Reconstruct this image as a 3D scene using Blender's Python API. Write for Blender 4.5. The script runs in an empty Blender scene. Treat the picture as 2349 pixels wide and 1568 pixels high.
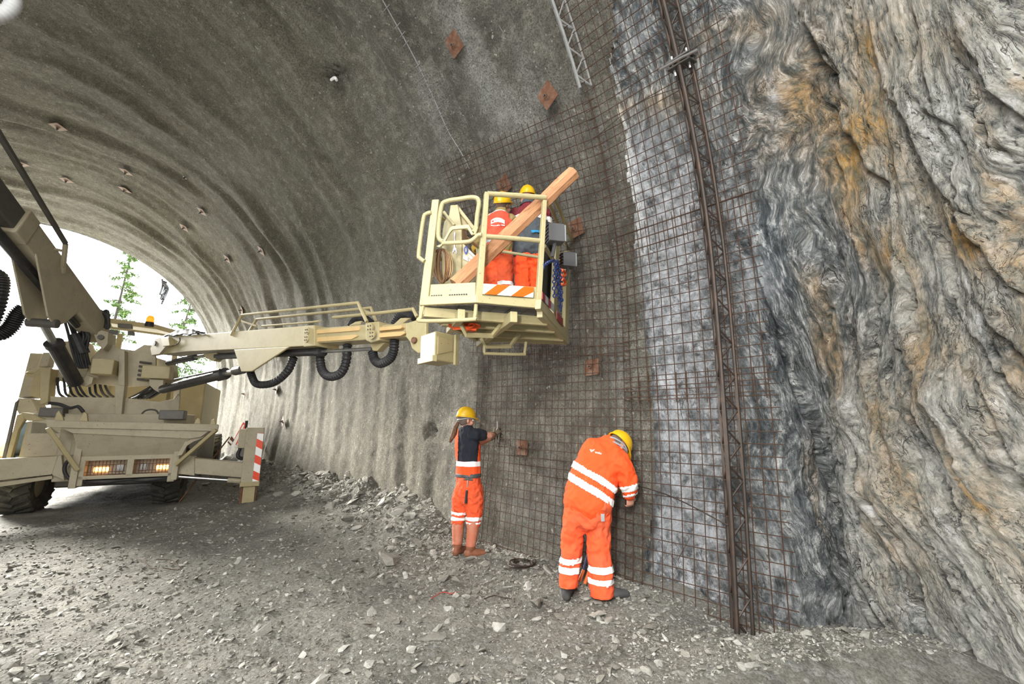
import bpy, math, random
import numpy as np
from mathutils import Vector, Matrix, noise as mnoise
from mathutils.bvhtree import BVHTree

# ------------------------------------------------------------------ camera, sky, lights, exposure
SC = bpy.context.scene
COL = SC.collection
CAM_H, FPX = 1.65, 994.0
PITCH = math.atan(186 / FPX)
CAMP = np.array([0.0, 0.0, CAM_H])
cam_d = bpy.data.cameras.new('camera')
cam_d.sensor_width = 36.0
cam_d.lens = FPX * 36.0 / 2349.0
cam_d.clip_start, cam_d.clip_end = 0.05, 400
cam = bpy.data.objects.new('camera', cam_d)
COL.objects.link(cam)
cam.location = CAMP
cam.rotation_euler = (math.pi / 2 + PITCH, 0, -math.pi / 4)
SC.camera = cam

world = bpy.data.worlds.new('sky')
SC.world = world
world.use_nodes = True
bg = world.node_tree.nodes['Background']
bg.inputs['Color'].default_value = (0.93, 0.97, 1.0, 1)
bg.inputs['Strength'].default_value = 11.0

def area_light(name, loc, target, size, power, color=(1, 1, 1)):
    l = bpy.data.lights.new(name, 'AREA')
    l.shape = 'DISK'; l.size = size; l.energy = power; l.color = color
    o = bpy.data.objects.new(name, l); COL.objects.link(o)
    o.location = loc
    o.rotation_euler = (Vector(target) - Vector(loc)).to_track_quat('-Z', 'Y').to_euler()
    return o
# the photographer's flash, held high to the left of the lens, and an added, unseen fill light behind the photographer to soften falloff
area_light('camera_flash', (-0.45, 0.35, 2.25), (3.2, 3.4, 2.2), 0.25, 105, (1.0, 0.97, 0.93))
area_light('added_fill_light', (-3.2, -1.2, 4.6), (3.0, 3.4, 1.8), 1.1, 290, (1.0, 0.95, 0.88))

sun_d = bpy.data.lights.new('hazy_sun', 'SUN'); sun_d.energy = 22.0; sun_d.angle = math.radians(16); sun_d.color = (1.0, 0.96, 0.86)
sun_o = bpy.data.objects.new('hazy_sun', sun_d); COL.objects.link(sun_o); sun_o.location = (-10, 40, 20)
sun_o.rotation_euler = Vector((0.27, -1.0, -0.42)).to_track_quat('-Z', 'Y').to_euler()

SC.view_settings.view_transform = 'Standard'
SC.view_settings.look = 'None'
SC.view_settings.gamma = 1.0
SC.view_settings.use_curve_mapping = False
SC.view_settings.exposure = -0.12

# ------------------------------------------------------------------ measuring helpers
def ray(u, v):
    r = u - 1174.5; up = 784 - v
    fw = FPX * math.cos(PITCH) - up * math.sin(PITCH)
    uz = FPX * math.sin(PITCH) + up * math.cos(PITCH)
    c = math.sqrt(0.5)
    return np.array([(r + fw) * c, (fw - r) * c, uz])
def hp(u, v, d):                       # point at horizontal distance d from the camera
    r = ray(u, v); return CAMP + r * d / math.hypot(r[0], r[1])
def at_z(u, v, z):
    r = ray(u, v); return CAMP + r * (z - CAM_H) / r[2]
def at_y(u, v, y):
    r = ray(u, v); return CAMP + r * y / r[1]
def project(P):
    P = np.asarray(P, float); q = P - CAMP; c = math.sqrt(0.5)
    right = (q[..., 0] - q[..., 1]) * c; fwd = (q[..., 0] + q[..., 1]) * c
    z = fwd * math.cos(PITCH) + q[..., 2] * math.sin(PITCH)
    up = -fwd * math.sin(PITCH) + q[..., 2] * math.cos(PITCH)
    z = np.where(z < 0.05, 0.05, z)
    return 1174.5 + FPX * right / z, 784 - FPX * up / z, z
VCX, VCZ, VR = -1.5, 2.9, 5.7          # vault: a circle above the springing, near-vertical walls below
def prof(z):
    z = np.asarray(z, float)
    return np.where(z > VCZ, VCX + np.sqrt(np.maximum(VR ** 2 - (z - VCZ) ** 2, 0)), VCX + VR - 0.022 * (VCZ - z) ** 2)
def hit_vault(u, v, inset=0.0):
    r = ray(u, v); lo, hi = 0.5, 0.5
    r = r / np.linalg.norm(r)
    def out(t):
        P = CAMP + r * t
        if P[2] > VCZ: return math.hypot(P[0] - VCX, P[2] - VCZ) > VR - inset
        return P[0] > prof(P[2]) - inset
    t = 0.5
    while not out(t) and t < 60: t += 0.1
    lo, hi = t - 0.1, t
    for _ in range(30):
        m = (lo + hi) / 2
        if out(m): hi = m
        else: lo = m
    return CAMP + r * hi
def vault_normal(P):                   # pointing into the tunnel
    if P[2] > VCZ:
        n = np.array([VCX - P[0], 0, VCZ - P[2]])
    else:
        n = np.array([-1.0, 0, 0])
    return n / np.linalg.norm(n)

# ------------------------------------------------------------------ numpy noise
RS = np.random.RandomState(7)
_perm = RS.permutation(512).astype(np.int64)
_perm = np.concatenate([_perm, _perm, _perm])
_grad = RS.normal(size=(512, 3)); _grad /= np.linalg.norm(_grad, axis=1)[:, None]
def pnoise(x, y, z):
    x, y, z = np.broadcast_arrays(np.asarray(x, float), np.asarray(y, float), np.asarray(z, float))
    xi, yi, zi = np.floor(x).astype(np.int64), np.floor(y).astype(np.int64), np.floor(z).astype(np.int64)
    xf, yf, zf = x - xi, y - yi, z - zi
    s = lambda t: t * t * t * (t * (t * 6 - 15) + 10)
    u, v, w = s(xf), s(yf), s(zf)
    tot = 0
    for i in (0, 1):
        for j in (0, 1):
            for k in (0, 1):
                h = _perm[_perm[_perm[(xi + i) & 511] + ((yi + j) & 511)] + ((zi + k) & 511)] & 511
                g = _grad[h]
                d = g[..., 0] * (xf - i) + g[..., 1] * (yf - j) + g[..., 2] * (zf - k)
                tot = tot + d * (u if i else 1 - u) * (v if j else 1 - v) * (w if k else 1 - w)
    return tot * 1.6
def fbm(x, y, z, o=4, rough=0.5):
    t, a, f, s = 0, 1.0, 1.0, 0
    for k in range(o):
        t = t + a * pnoise(x * f + 17 * k, y * f + 5 * k, z * f); s += a; a *= rough; f *= 2.03
    return t / s
def sstep(a, b, x):
    t = np.clip((x - a) / (b - a), 0, 1); return t * t * (3 - 2 * t)
def interp_px(y, pts):
    return np.interp(y, [p[1] for p in pts], [p[0] for p in pts])

# ------------------------------------------------------------------ materials
def new_mat(name):
    m = bpy.data.materials.new(name); m.use_nodes = True
    nt = m.node_tree; b = nt.nodes['Principled BSDF']
    return m, nt, b
def nd(nt, kind, **kw):
    n = nt.nodes.new(kind)
    for k, v in kw.items():
        if k in n.inputs: n.inputs[k].default_value = v
        else: setattr(n, k, v)
    return n
def ramp(nt, src, stops):
    r = nt.nodes.new('ShaderNodeValToRGB')
    el = r.color_ramp.elements
    while len(el) > 1: el.remove(el[-1])
    el[0].position, el[0].color = stops[0][0], (*stops[0][1], 1)
    for p, c in stops[1:]:
        e = el.new(p); e.color = (*c, 1)
    nt.links.new(src, r.inputs[0]); return r.outputs[0]
def noise_tex(nt, vec, scale, detail=4, rough=0.55, dist=0.0):
    n = nt.nodes.new('ShaderNodeTexNoise')
    n.inputs['Scale'].default_value = scale; n.inputs['Detail'].default_value = detail
    n.inputs['Roughness'].default_value = rough; n.inputs['Distortion'].default_value = dist
    if vec is not None: nt.links.new(vec, n.inputs['Vector'])
    return n.outputs['Fac']
def mixc(nt, fac, a, b, mode='MIX'):
    m = nt.nodes.new('ShaderNodeMix'); m.data_type = 'RGBA'; m.blend_type = mode
    for s, v in ((0, fac), (6, a), (7, b)):
        if isinstance(v, (int, float)): m.inputs[s].default_value = v
        elif isinstance(v, tuple): m.inputs[s].default_value = (*v, 1)
        else: nt.links.new(v, m.inputs[s])
    return m.outputs[2]
def mth(nt, op, a, b=0.0, clamp=False):
    m = nt.nodes.new('ShaderNodeMath'); m.operation = op; m.use_clamp = clamp
    for i, v in enumerate((a, b)):
        if isinstance(v, (int, float)): m.inputs[i].default_value = v
        else: nt.links.new(v, m.inputs[i])
    return m.outputs[0]
def bump(nt, b, h, strength, dist):
    n = nt.nodes.new('ShaderNodeBump'); n.inputs['Strength'].default_value = strength; n.inputs['Distance'].default_value = dist
    nt.links.new(h, n.inputs['Height']); nt.links.new(n.outputs[0], b.inputs['Normal'])
def geo_pos(nt):
    return nt.nodes.new('ShaderNodeNewGeometry').outputs['Position']
def attr(nt, name, out='Color'):
    a = nt.nodes.new('ShaderNodeAttribute'); a.attribute_name = name; return a.outputs[out]

def paint(name, c, dirt, dirt_amt=0.35, scale=6, rough=0.5, metal=0.0, bmp=0.0, speck=0.0):
    """painted / plain surface with wear and dirt patches"""
    m, nt, b = new_mat(name)
    p = nt.nodes.new('ShaderNodeTexCoord').outputs['Object']
    n1 = noise_tex(nt, p, scale, 6, 0.65, 0.4)
    f = ramp(nt, n1, [(0.45, (0, 0, 0)), (0.75, (1, 1, 1))])
    f = mth(nt, 'MULTIPLY', f, dirt_amt)
    col = mixc(nt, f, c, dirt)
    n2 = noise_tex(nt, p, scale * 0.35, 3)
    col = mixc(nt, mth(nt, 'MULTIPLY', n2, 0.25), col, tuple(min(1, x * 1.25) for x in c))
    if speck > 0:
        n3 = noise_tex(nt, p, scale * 9, 2, 0.6)
        s = ramp(nt, n3, [(0.68, (0, 0, 0)), (0.73, (1, 1, 1))])
        col = mixc(nt, mth(nt, 'MULTIPLY', s, speck), col, tuple(x * 0.25 for x in dirt))
    nt.links.new(col, b.inputs['Base Color'])
    b.inputs['Roughness'].default_value = rough; b.inputs['Metallic'].default_value = metal
    if bmp: bump(nt, b, noise_tex(nt, p, scale * 6, 4), bmp, 0.01)
    return m

M = {}
M['cream'] = paint('cream_paint', (0.37, 0.31, 0.165), (0.22, 0.165, 0.08), 0.38, 5, 0.5, speck=0.7)
M['cream2'] = paint('cream_paint_basket', (0.385, 0.335, 0.18), (0.24, 0.18, 0.085), 0.4, 7, 0.45, speck=0.8)
M['cream_dull'] = paint('dusty_cream_paint', (0.39, 0.345, 0.25), (0.22, 0.18, 0.12), 0.45, 4, 0.65, speck=0.8)
M['black_metal'] = paint('black_cylinder_paint', (0.018, 0.018, 0.02), (0.10, 0.09, 0.07), 0.4, 8, 0.45)
M['rubber'] = paint('black_rubber', (0.015, 0.015, 0.017), (0.07, 0.065, 0.055), 0.3, 10, 0.6)
M['tyre'] = paint('dusty_tyre_rubber', (0.035, 0.034, 0.03), (0.16, 0.15, 0.12), 0.8, 5, 0.85, bmp=0.3)
M['steel'] = paint('bare_steel', (0.45, 0.45, 0.45), (0.2, 0.18, 0.15), 0.4, 12, 0.3, 0.9)
M['darksteel'] = paint('dark_steel', (0.10, 0.095, 0.09), (0.2, 0.16, 0.11), 0.4, 9, 0.55, 0.4)
M['rebar'] = paint('rusty_rebar', (0.05, 0.025, 0.013), (0.11, 0.042, 0.017), 0.6, 14, 0.75, 0.2)
M['girder'] = paint('dark_rusty_girder', (0.040, 0.030, 0.024), (0.13, 0.065, 0.035), 0.5, 9, 0.55, 0.4)
M['girder_grey'] = paint('cement_covered_girder', (0.24, 0.24, 0.235), (0.15, 0.14, 0.12), 0.5, 9, 0.85, bmp=0.6)
M['rustplate'] = paint('rusty_plate', (0.13, 0.052, 0.026), (0.30, 0.24, 0.18), 0.75, 9, 0.8, 0.1, bmp=0.3)
M['greyplate'] = paint('pinkish_grey_plate', (0.34, 0.27, 0.23), (0.45, 0.2, 0.17), 0.5, 9, 0.8)  # lighter warm grey with pinkish patches, for the far plates
M['orange'] = paint('orange_workwear', (0.86, 0.082, 0.010), (0.60, 0.10, 0.035), 0.30, 7, 0.85)
M['orange_dusty'] = paint('dusty_orange_workwear', (0.78, 0.095, 0.025), (0.55, 0.18, 0.10), 0.45, 5, 0.9)
M['orange_pale'] = paint('faded_red_vest', (0.60, 0.075, 0.035), (0.50, 0.17, 0.11), 0.4, 6, 0.9)
M['reflect'] = paint('white_reflective_tape', (0.93, 0.93, 0.92), (0.62, 0.62, 0.60), 0.15, 14, 0.45)
M['white'] = paint('white_print', (0.85, 0.85, 0.84), (0.6, 0.6, 0.6), 0.15, 12, 0.6)
M['bright_orange'] = paint('orange_sticker', (0.85, 0.10, 0.002), (0.7, 0.12, 0.02), 0.1, 12, 0.4)
M['red_sticker'] = paint('red_sticker', (0.80, 0.06, 0.015), (0.6, 0.1, 0.04), 0.2, 12, 0.4)
M['darkred'] = paint('dark_red_sticker', (0.28, 0.015, 0.02), (0.2, 0.05, 0.05), 0.3, 12, 0.4)
M['navy'] = paint('navy_shirt', (0.007, 0.010, 0.018), (0.03, 0.035, 0.04), 0.35, 7, 0.9)
M['slate'] = paint('dark_grey_cloth', (0.055, 0.065, 0.075), (0.12, 0.12, 0.12), 0.5, 7, 0.9)
M['maroon'] = paint('maroon_cloth', (0.17, 0.014, 0.022), (0.10, 0.03, 0.03), 0.4, 7, 0.9)
M['olive'] = paint('dusty_olive_cloth', (0.25, 0.18, 0.06), (0.33, 0.27, 0.16), 0.5, 9, 0.9)
M['teal'] = paint('blue_cloth', (0.02, 0.22, 0.42), (0.05, 0.2, 0.3), 0.3, 9, 0.9)
M['helmet'] = paint('yellow_helmet', (0.68, 0.40, 0.008), (0.36, 0.20, 0.015), 0.40, 9, 0.35, speck=0.6)
M['skin'] = paint('skin', (0.52, 0.26, 0.18), (0.48, 0.19, 0.13), 0.4, 12, 0.55)
M['hair'] = paint('brown_hair', (0.10, 0.045, 0.02), (0.22, 0.10, 0.05), 0.5, 20, 0.6, bmp=0.6)
M['greyhair'] = paint('short_grey_brown_hair', (0.12, 0.085, 0.07), (0.25, 0.2, 0.17), 0.5, 30, 0.8, bmp=0.6)
M['glove'] = paint('dirty_work_glove', (0.10, 0.08, 0.05), (0.22, 0.18, 0.10), 0.5, 12, 0.9)
M['yglove'] = paint('yellow_work_glove', (0.45, 0.28, 0.03), (0.18, 0.11, 0.04), 0.5, 12, 0.9)
M['boot'] = paint('muddy_salmon_boot', (0.50, 0.16, 0.09), (0.50, 0.38, 0.30), 0.8, 5, 0.7)
M['bootfoot'] = paint('brown_boot_foot', (0.22, 0.075, 0.035), (0.30, 0.16, 0.10), 0.5, 8, 0.6)
M['shoe'] = paint('dusty_black_shoe', (0.045, 0.045, 0.045), (0.17, 0.16, 0.14), 0.5, 8, 0.8)
M['belt'] = paint('dark_grey_belt', (0.05, 0.055, 0.06), (0.2, 0.21, 0.22), 0.4, 10, 0.6)
M['strapgrey'] = paint('grey_strap', (0.30, 0.33, 0.36), (0.2, 0.2, 0.2), 0.4, 10, 0.5)
M['flood'] = paint('grey_lamp_housing', (0.10, 0.10, 0.105), (0.10, 0.10, 0.10), 0.4, 10, 0.5, 0.3)
M['chain'] = paint('blue_chain', (0.02, 0.04, 0.15), (0.15, 0.16, 0.2), 0.5, 30, 0.35, 0.5)
M['darkchain'] = paint('dark_chain', (0.05, 0.05, 0.05), (0.3, 0.3, 0.3), 0.5, 30, 0.35, 0.7)
M['redhook'] = paint('orange_hook', (0.75, 0.10, 0.02), (0.4, 0.08, 0.03), 0.3, 10, 0.45)
M['blue_handle'] = paint('dark_blue_handle', (0.02, 0.035, 0.10), (0.1, 0.1, 0.12), 0.3, 10, 0.5)
M['grip'] = paint('orange_grip', (0.60, 0.14, 0.03), (0.4, 0.12, 0.05), 0.4, 10, 0.6)
M['labelblue'] = paint('blue_sign', (0.02, 0.05, 0.30), (0.1, 0.12, 0.3), 0.2, 10, 0.5)
M['labelgrey'] = paint('grey_label', (0.42, 0.42, 0.42), (0.3, 0.3, 0.3), 0.3, 20, 0.5)
M['grating'] = paint('dark_grating', (0.07, 0.065, 0.055), (0.2, 0.17, 0.12), 0.4, 10, 0.6)
M['wirecoil'] = paint('brown_binding_wire', (0.30, 0.19, 0.085), (0.16, 0.09, 0.04), 0.5, 20, 0.5, 0.4)
M['bark'] = paint('spruce_bark', (0.03, 0.022, 0.016), (0.015, 0.012, 0.01), 0.4, 6, 0.9)
M['needle'] = paint('spruce_needles', (0.05, 0.10, 0.014), (0.13, 0.15, 0.022), 0.5, 2, 0.8)
M['log'] = paint('sawn_logs', (0.55, 0.38, 0.17), (0.35, 0.22, 0.10), 0.4, 5, 0.8)
M['wirered'] = paint('red_wire', (0.45, 0.04, 0.03), (0.3, 0.08, 0.05), 0.3, 10, 0.5)

def emis(name, c, s):
    m, nt, b = new_mat(name)
    b.inputs['Base Color'].default_value = (*c, 1)
    b.inputs['Emission Color'].default_value = (*c, 1); b.inputs['Emission Strength'].default_value = s
    return m
M['lamp_glow'] = emis('lit_warm_lamp', (1.0, 0.42, 0.10), 9.0)
M['beacon'] = emis('amber_beacon', (1.0, 0.33, 0.02), 1.2)
def glass(name):
    m, nt, b = new_mat(name)
    b.inputs['Base Color'].default_value = (0.5, 0.52, 0.55, 1); b.inputs['Roughness'].default_value = 0.12
    b.inputs['Metallic'].default_value = 0.6
    return m
M['lens'] = glass('lamp_lens')
def visor_mat():
    m, nt, b = new_mat('cab_glass')
    b.inputs['Base Color'].default_value = (0.05, 0.06, 0.06, 1); b.inputs['Roughness'].default_value = 0.06
    b.inputs['Transmission Weight'].default_value = 0.6
    return m
M['cabglass'] = visor_mat()

def wood_mat():
    m, nt, b = new_mat('peeled_log_wood')
    tc = nt.nodes.new('ShaderNodeTexCoord').outputs['UV']
    mp = nt.nodes.new('ShaderNodeMapping'); mp.inputs['Scale'].default_value = (2.5, 14, 1)
    nt.links.new(tc, mp.inputs[0])
    n = noise_tex(nt, mp.outputs[0], 1.6, 7, 0.65, 0.7)
    col = ramp(nt, n, [(0.28, (0.23, 0.11, 0.05)), (0.42, (0.42, 0.19, 0.09)), (0.6, (0.52, 0.27, 0.13)), (0.8, (0.64, 0.41, 0.23))])
    n2 = noise_tex(nt, tc, 9, 4)
    k = ramp(nt, n2, [(0.55, (0, 0, 0)), (0.66, (1, 1, 1))])
    col = mixc(nt, mth(nt, 'MULTIPLY', k, 0.75), col, (0.20, 0.09, 0.04))
    nt.links.new(col, b.inputs['Base Color']); b.inputs['Roughness'].default_value = 0.75
    bump(nt, b, n, 0.4, 0.01)
    return m
M['wood'] = wood_mat()

def shotcrete_mat():
    m, nt, b = new_mat('sprayed_concrete')
    p = geo_pos(nt)
    msk = attr(nt, 'mask')
    sep = nt.nodes.new('ShaderNodeSeparateColor'); nt.links.new(msk, sep.inputs[0])
    wet_shade, light, rib = sep.outputs[0], sep.outputs[1], sep.outputs[2]
    n1 = noise_tex(nt, p, 1.2, 5, 0.6)
    base = ramp(nt, n1, [(0.3, (0.25, 0.23, 0.175)), (0.55, (0.34, 0.315, 0.245)), (0.75, (0.43, 0.40, 0.32))])
    dark = ramp(nt, noise_tex(nt, p, 2.2, 6, 0.6, 0.3), [(0.38, (0.11, 0.104, 0.086)), (0.52, (0.25, 0.235, 0.195)), (0.66, (0.40, 0.38, 0.33))])
    col = mixc(nt, wet_shade, base, dark)
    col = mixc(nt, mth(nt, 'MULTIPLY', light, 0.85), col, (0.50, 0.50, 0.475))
    g = noise_tex(nt, p, 48, 4, 0.75)
    col = mixc(nt, mth(nt, 'MULTIPLY', ramp(nt, g, [(0.38, (1, 1, 1)), (0.56, (0, 0, 0))]), 0.75), col, (0.055, 0.05, 0.042))
    md = noise_tex(nt, p, 7, 7, 0.72, 0.3)
    col = mixc(nt, mth(nt, 'MULTIPLY', ramp(nt, md, [(0.40, (1, 1, 1)), (0.56, (0, 0, 0))]), 0.32), col, (0.10, 0.09, 0.07))
    col = mixc(nt, mth(nt, 'MULTIPLY', ramp(nt, md, [(0.52, (0, 0, 0)), (0.68, (1, 1, 1))]), 0.35), col, (0.58, 0.55, 0.46))
    sp = noise_tex(nt, p, 18, 2, 0.5)
    col = mixc(nt, mth(nt, 'MULTIPLY', ramp(nt, sp, [(0.68, (0, 0, 0)), (0.72, (1, 1, 1))]), 0.7), col, (0.66, 0.64, 0.58))
    nt.links.new(col, b.inputs['Base Color']); b.inputs['Roughness'].default_value = 0.9
    h = mth(nt, 'ADD', noise_tex(nt, p, 28, 5, 0.65), mth(nt, 'MULTIPLY', g, 0.8))
    bump(nt, b, h, 1.0, 0.07)
    return m
M['shotcrete'] = shotcrete_mat()

def rock_mat():
    m, nt, b = new_mat('folded_gneiss')
    p = geo_pos(nt)
    sep = nt.nodes.new('ShaderNodeSeparateColor'); nt.links.new(attr(nt, 'mask'), sep.inputs[0])
    ochre, dark, dust = sep.outputs[0], sep.outputs[1], sep.outputs[2]
    fuv = attr(nt, 'fuv', 'Vector')
    def stretched(sx, sy, detail, rough=0.6, dist=0.5):
        mp = nt.nodes.new('ShaderNodeMapping'); mp.inputs['Scale'].default_value = (sx, sy, 1); nt.links.new(fuv, mp.inputs[0])
        return noise_tex(nt, mp.outputs[0], 1.0, detail, rough, dist)
    b1 = stretched(7, 1.4, 7, 0.66, 1.2)
    b2 = stretched(44, 13, 7, 0.72, 0.8)
    b3 = stretched(13, 6, 9, 0.74, 0.5)
    b4 = noise_tex(nt, p, 40, 5, 0.75, 0.3)
    v = mth(nt, 'ADD', mth(nt, 'MULTIPLY', b1, 0.30), mth(nt, 'MULTIPLY', b2, 0.28))
    v = mth(nt, 'ADD', v, mth(nt, 'MULTIPLY', b3, 0.43))
    light_c = ramp(nt, v, [(0.39, (0.035, 0.04, 0.04)), (0.445, (0.22, 0.222, 0.21)), (0.495, (0.46, 0.455, 0.41)), (0.54, (0.64, 0.635, 0.58)), (0.60, (0.88, 0.89, 0.90))])
    dark_c = ramp(nt, v, [(0.40, (0.012, 0.018, 0.022)), (0.475, (0.075, 0.092, 0.10)), (0.52, (0.20, 0.22, 0.228)), (0.56, (0.52, 0.53, 0.525)), (0.61, (0.85, 0.85, 0.82))])
    col = mixc(nt, dark, light_c, dark_c)
    oc = ramp(nt, b3, [(0.3, (0.11, 0.08, 0.022)), (0.44, (0.27, 0.195, 0.06)), (0.54, (0.58, 0.31, 0.075)), (0.68, (0.70, 0.52, 0.25))])
    of = mth(nt, 'MULTIPLY', ochre, ramp(nt, mth(nt, 'ADD', mth(nt, 'MULTIPLY', b1, 0.5), mth(nt, 'MULTIPLY', b3, 0.5)), [(0.36, (0.15, 0.15, 0.15)), (0.55, (1, 1, 1))]), True)
    col = mixc(nt, of, col, oc)
    du = ramp(nt, noise_tex(nt, p, 7, 9, 0.78, 0.3), [(0.39, (0.04, 0.044, 0.047)), (0.46, (0.19, 0.195, 0.197)), (0.52, (0.44, 0.445, 0.455)), (0.58, (0.88, 0.89, 0.92))])
    col = mixc(nt, dust, col, du)
    wh = mth(nt, 'MULTIPLY', attr(nt, 'quartz', 'Fac'), ramp(nt, noise_tex(nt, p, 9, 8, 0.75, 0.2), [(0.40, (0.05, 0.05, 0.05)), (0.60, (1, 1, 1))]), True)
    col = mixc(nt, wh, col, (0.80, 0.82, 0.86))
    col = mixc(nt, mth(nt, 'MULTIPLY', ramp(nt, b4, [(0.3, (1, 1, 1)), (0.45, (0, 0, 0))]), 0.5), col, (0.05, 0.05, 0.05))
    # hairline joints along and across the foliation, coloured dark
    jn = None
    for sx, sy, w_, det in ((3.4, 1.1, 0.006, 5), (9, 3.6, 0.009, 5), (6, 9, 0.006, 5)):
        a_ = mth(nt, 'ABSOLUTE', mth(nt, 'SUBTRACT', stretched(sx, sy, det, 0.6, 0.6), 0.5))
        k_ = ramp(nt, a_, [(0.0, (1, 1, 1)), (w_, (0, 0, 0))])
        jn = k_ if jn is None else mth(nt, 'MAXIMUM', jn, k_)
    gate = ramp(nt, noise_tex(nt, p, 2.5, 3), [(0.44, (0, 0, 0)), (0.56, (1, 1, 1))])
    jn = mth(nt, 'MULTIPLY', jn, gate)
    col = mixc(nt, mth(nt, 'MULTIPLY', jn, 0.75), col, (0.018, 0.018, 0.016))
    nt.links.new(col, b.inputs['Base Color'])
    b.inputs['Roughness'].default_value = 0.72
    h = mth(nt, 'ADD', mth(nt, 'MULTIPLY', b2, 0.7), mth(nt, 'ADD', mth(nt, 'MULTIPLY', b3, 0.9), mth(nt, 'MULTIPLY', b4, 0.35)))
    h = mth(nt, 'SUBTRACT', h, mth(nt, 'MULTIPLY', jn, 0.5))
    bump(nt, b, h, 1.0, 0.055)
    return m
M['rock'] = rock_mat()

def ground_mat():
    m, nt, b = new_mat('muck_floor')
    p = geo_pos(nt)
    n1 = noise_tex(nt, p, 1.3, 5, 0.6)
    col = ramp(nt, n1, [(0.32, (0.125, 0.117, 0.096)), (0.52, (0.215, 0.202, 0.168)), (0.7, (0.33, 0.314, 0.265))])
    v = nt.nodes.new('ShaderNodeTexVoronoi'); v.inputs['Scale'].default_value = 26; nt.links.new(p, v.inputs['Vector'])
    vs = nt.nodes.new('ShaderNodeSeparateColor'); nt.links.new(v.outputs['Color'], vs.inputs[0])
    col = mixc(nt, mth(nt, 'MULTIPLY', ramp(nt, vs.outputs[0], [(0.55, (0, 0, 0)), (1, (1, 1, 1))]), 0.55), col, (0.33, 0.33, 0.31))
    n2 = noise_tex(nt, p, 60, 5, 0.7)
    col = mixc(nt, mth(nt, 'MULTIPLY', ramp(nt, n2, [(0.4, (1, 1, 1)), (0.55, (0, 0, 0))]), 0.55), col, (0.05, 0.048, 0.042))
    nt.links.new(col, b.inputs['Base Color']); b.inputs['Roughness'].default_value = 0.85
    h = mth(nt, 'ADD', noise_tex(nt, p, 22, 6, 0.7), mth(nt, 'MULTIPLY', v.outputs['Distance'], -0.4))
    bump(nt, b, h, 1.0, 0.04)
    return m
M['ground'] = ground_mat()

def stone_mat(name, cs):
    m, nt, b = new_mat(name)
    p = geo_pos(nt)
    oi = nt.nodes.new('ShaderNodeObjectInfo').outputs['Random']
    isl = nt.nodes.new('ShaderNodeNewGeometry').outputs['Random Per Island']
    k = mth(nt, 'FRACT', mth(nt, 'ADD', oi, isl))
    mp = nt.nodes.new('ShaderNodeMapping'); mp.inputs['Scale'].default_value = (1, 2.6, 5); mp.inputs['Rotation'].default_value = (0.4, 0.3, 0.7)
    nt.links.new(p, mp.inputs[0])
    n = noise_tex(nt, mp.outputs[0], 10, 6, 0.65, 0.4)
    v = mth(nt, 'ADD', mth(nt, 'MULTIPLY', k, 0.55), mth(nt, 'MULTIPLY', n, 0.5))
    col = ramp(nt, v, cs)
    nt.links.new(col, b.inputs['Base Color']); b.inputs['Roughness'].default_value = 0.7
    bump(nt, b, noise_tex(nt, p, 45, 5, 0.7), 0.5, 0.02)
    return m
M['stone'] = stone_mat('grey_gneiss_stone', [(0.15, (0.085, 0.08, 0.067)), (0.5, (0.215, 0.202, 0.17)), (0.78, (0.40, 0.388, 0.345)), (0.97, (0.76, 0.76, 0.73))])
M['outside'] = paint('sunlit_gravel', (0.45, 0.43, 0.37), (0.33, 0.31, 0.26), 0.4, 1, 0.9)

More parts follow.
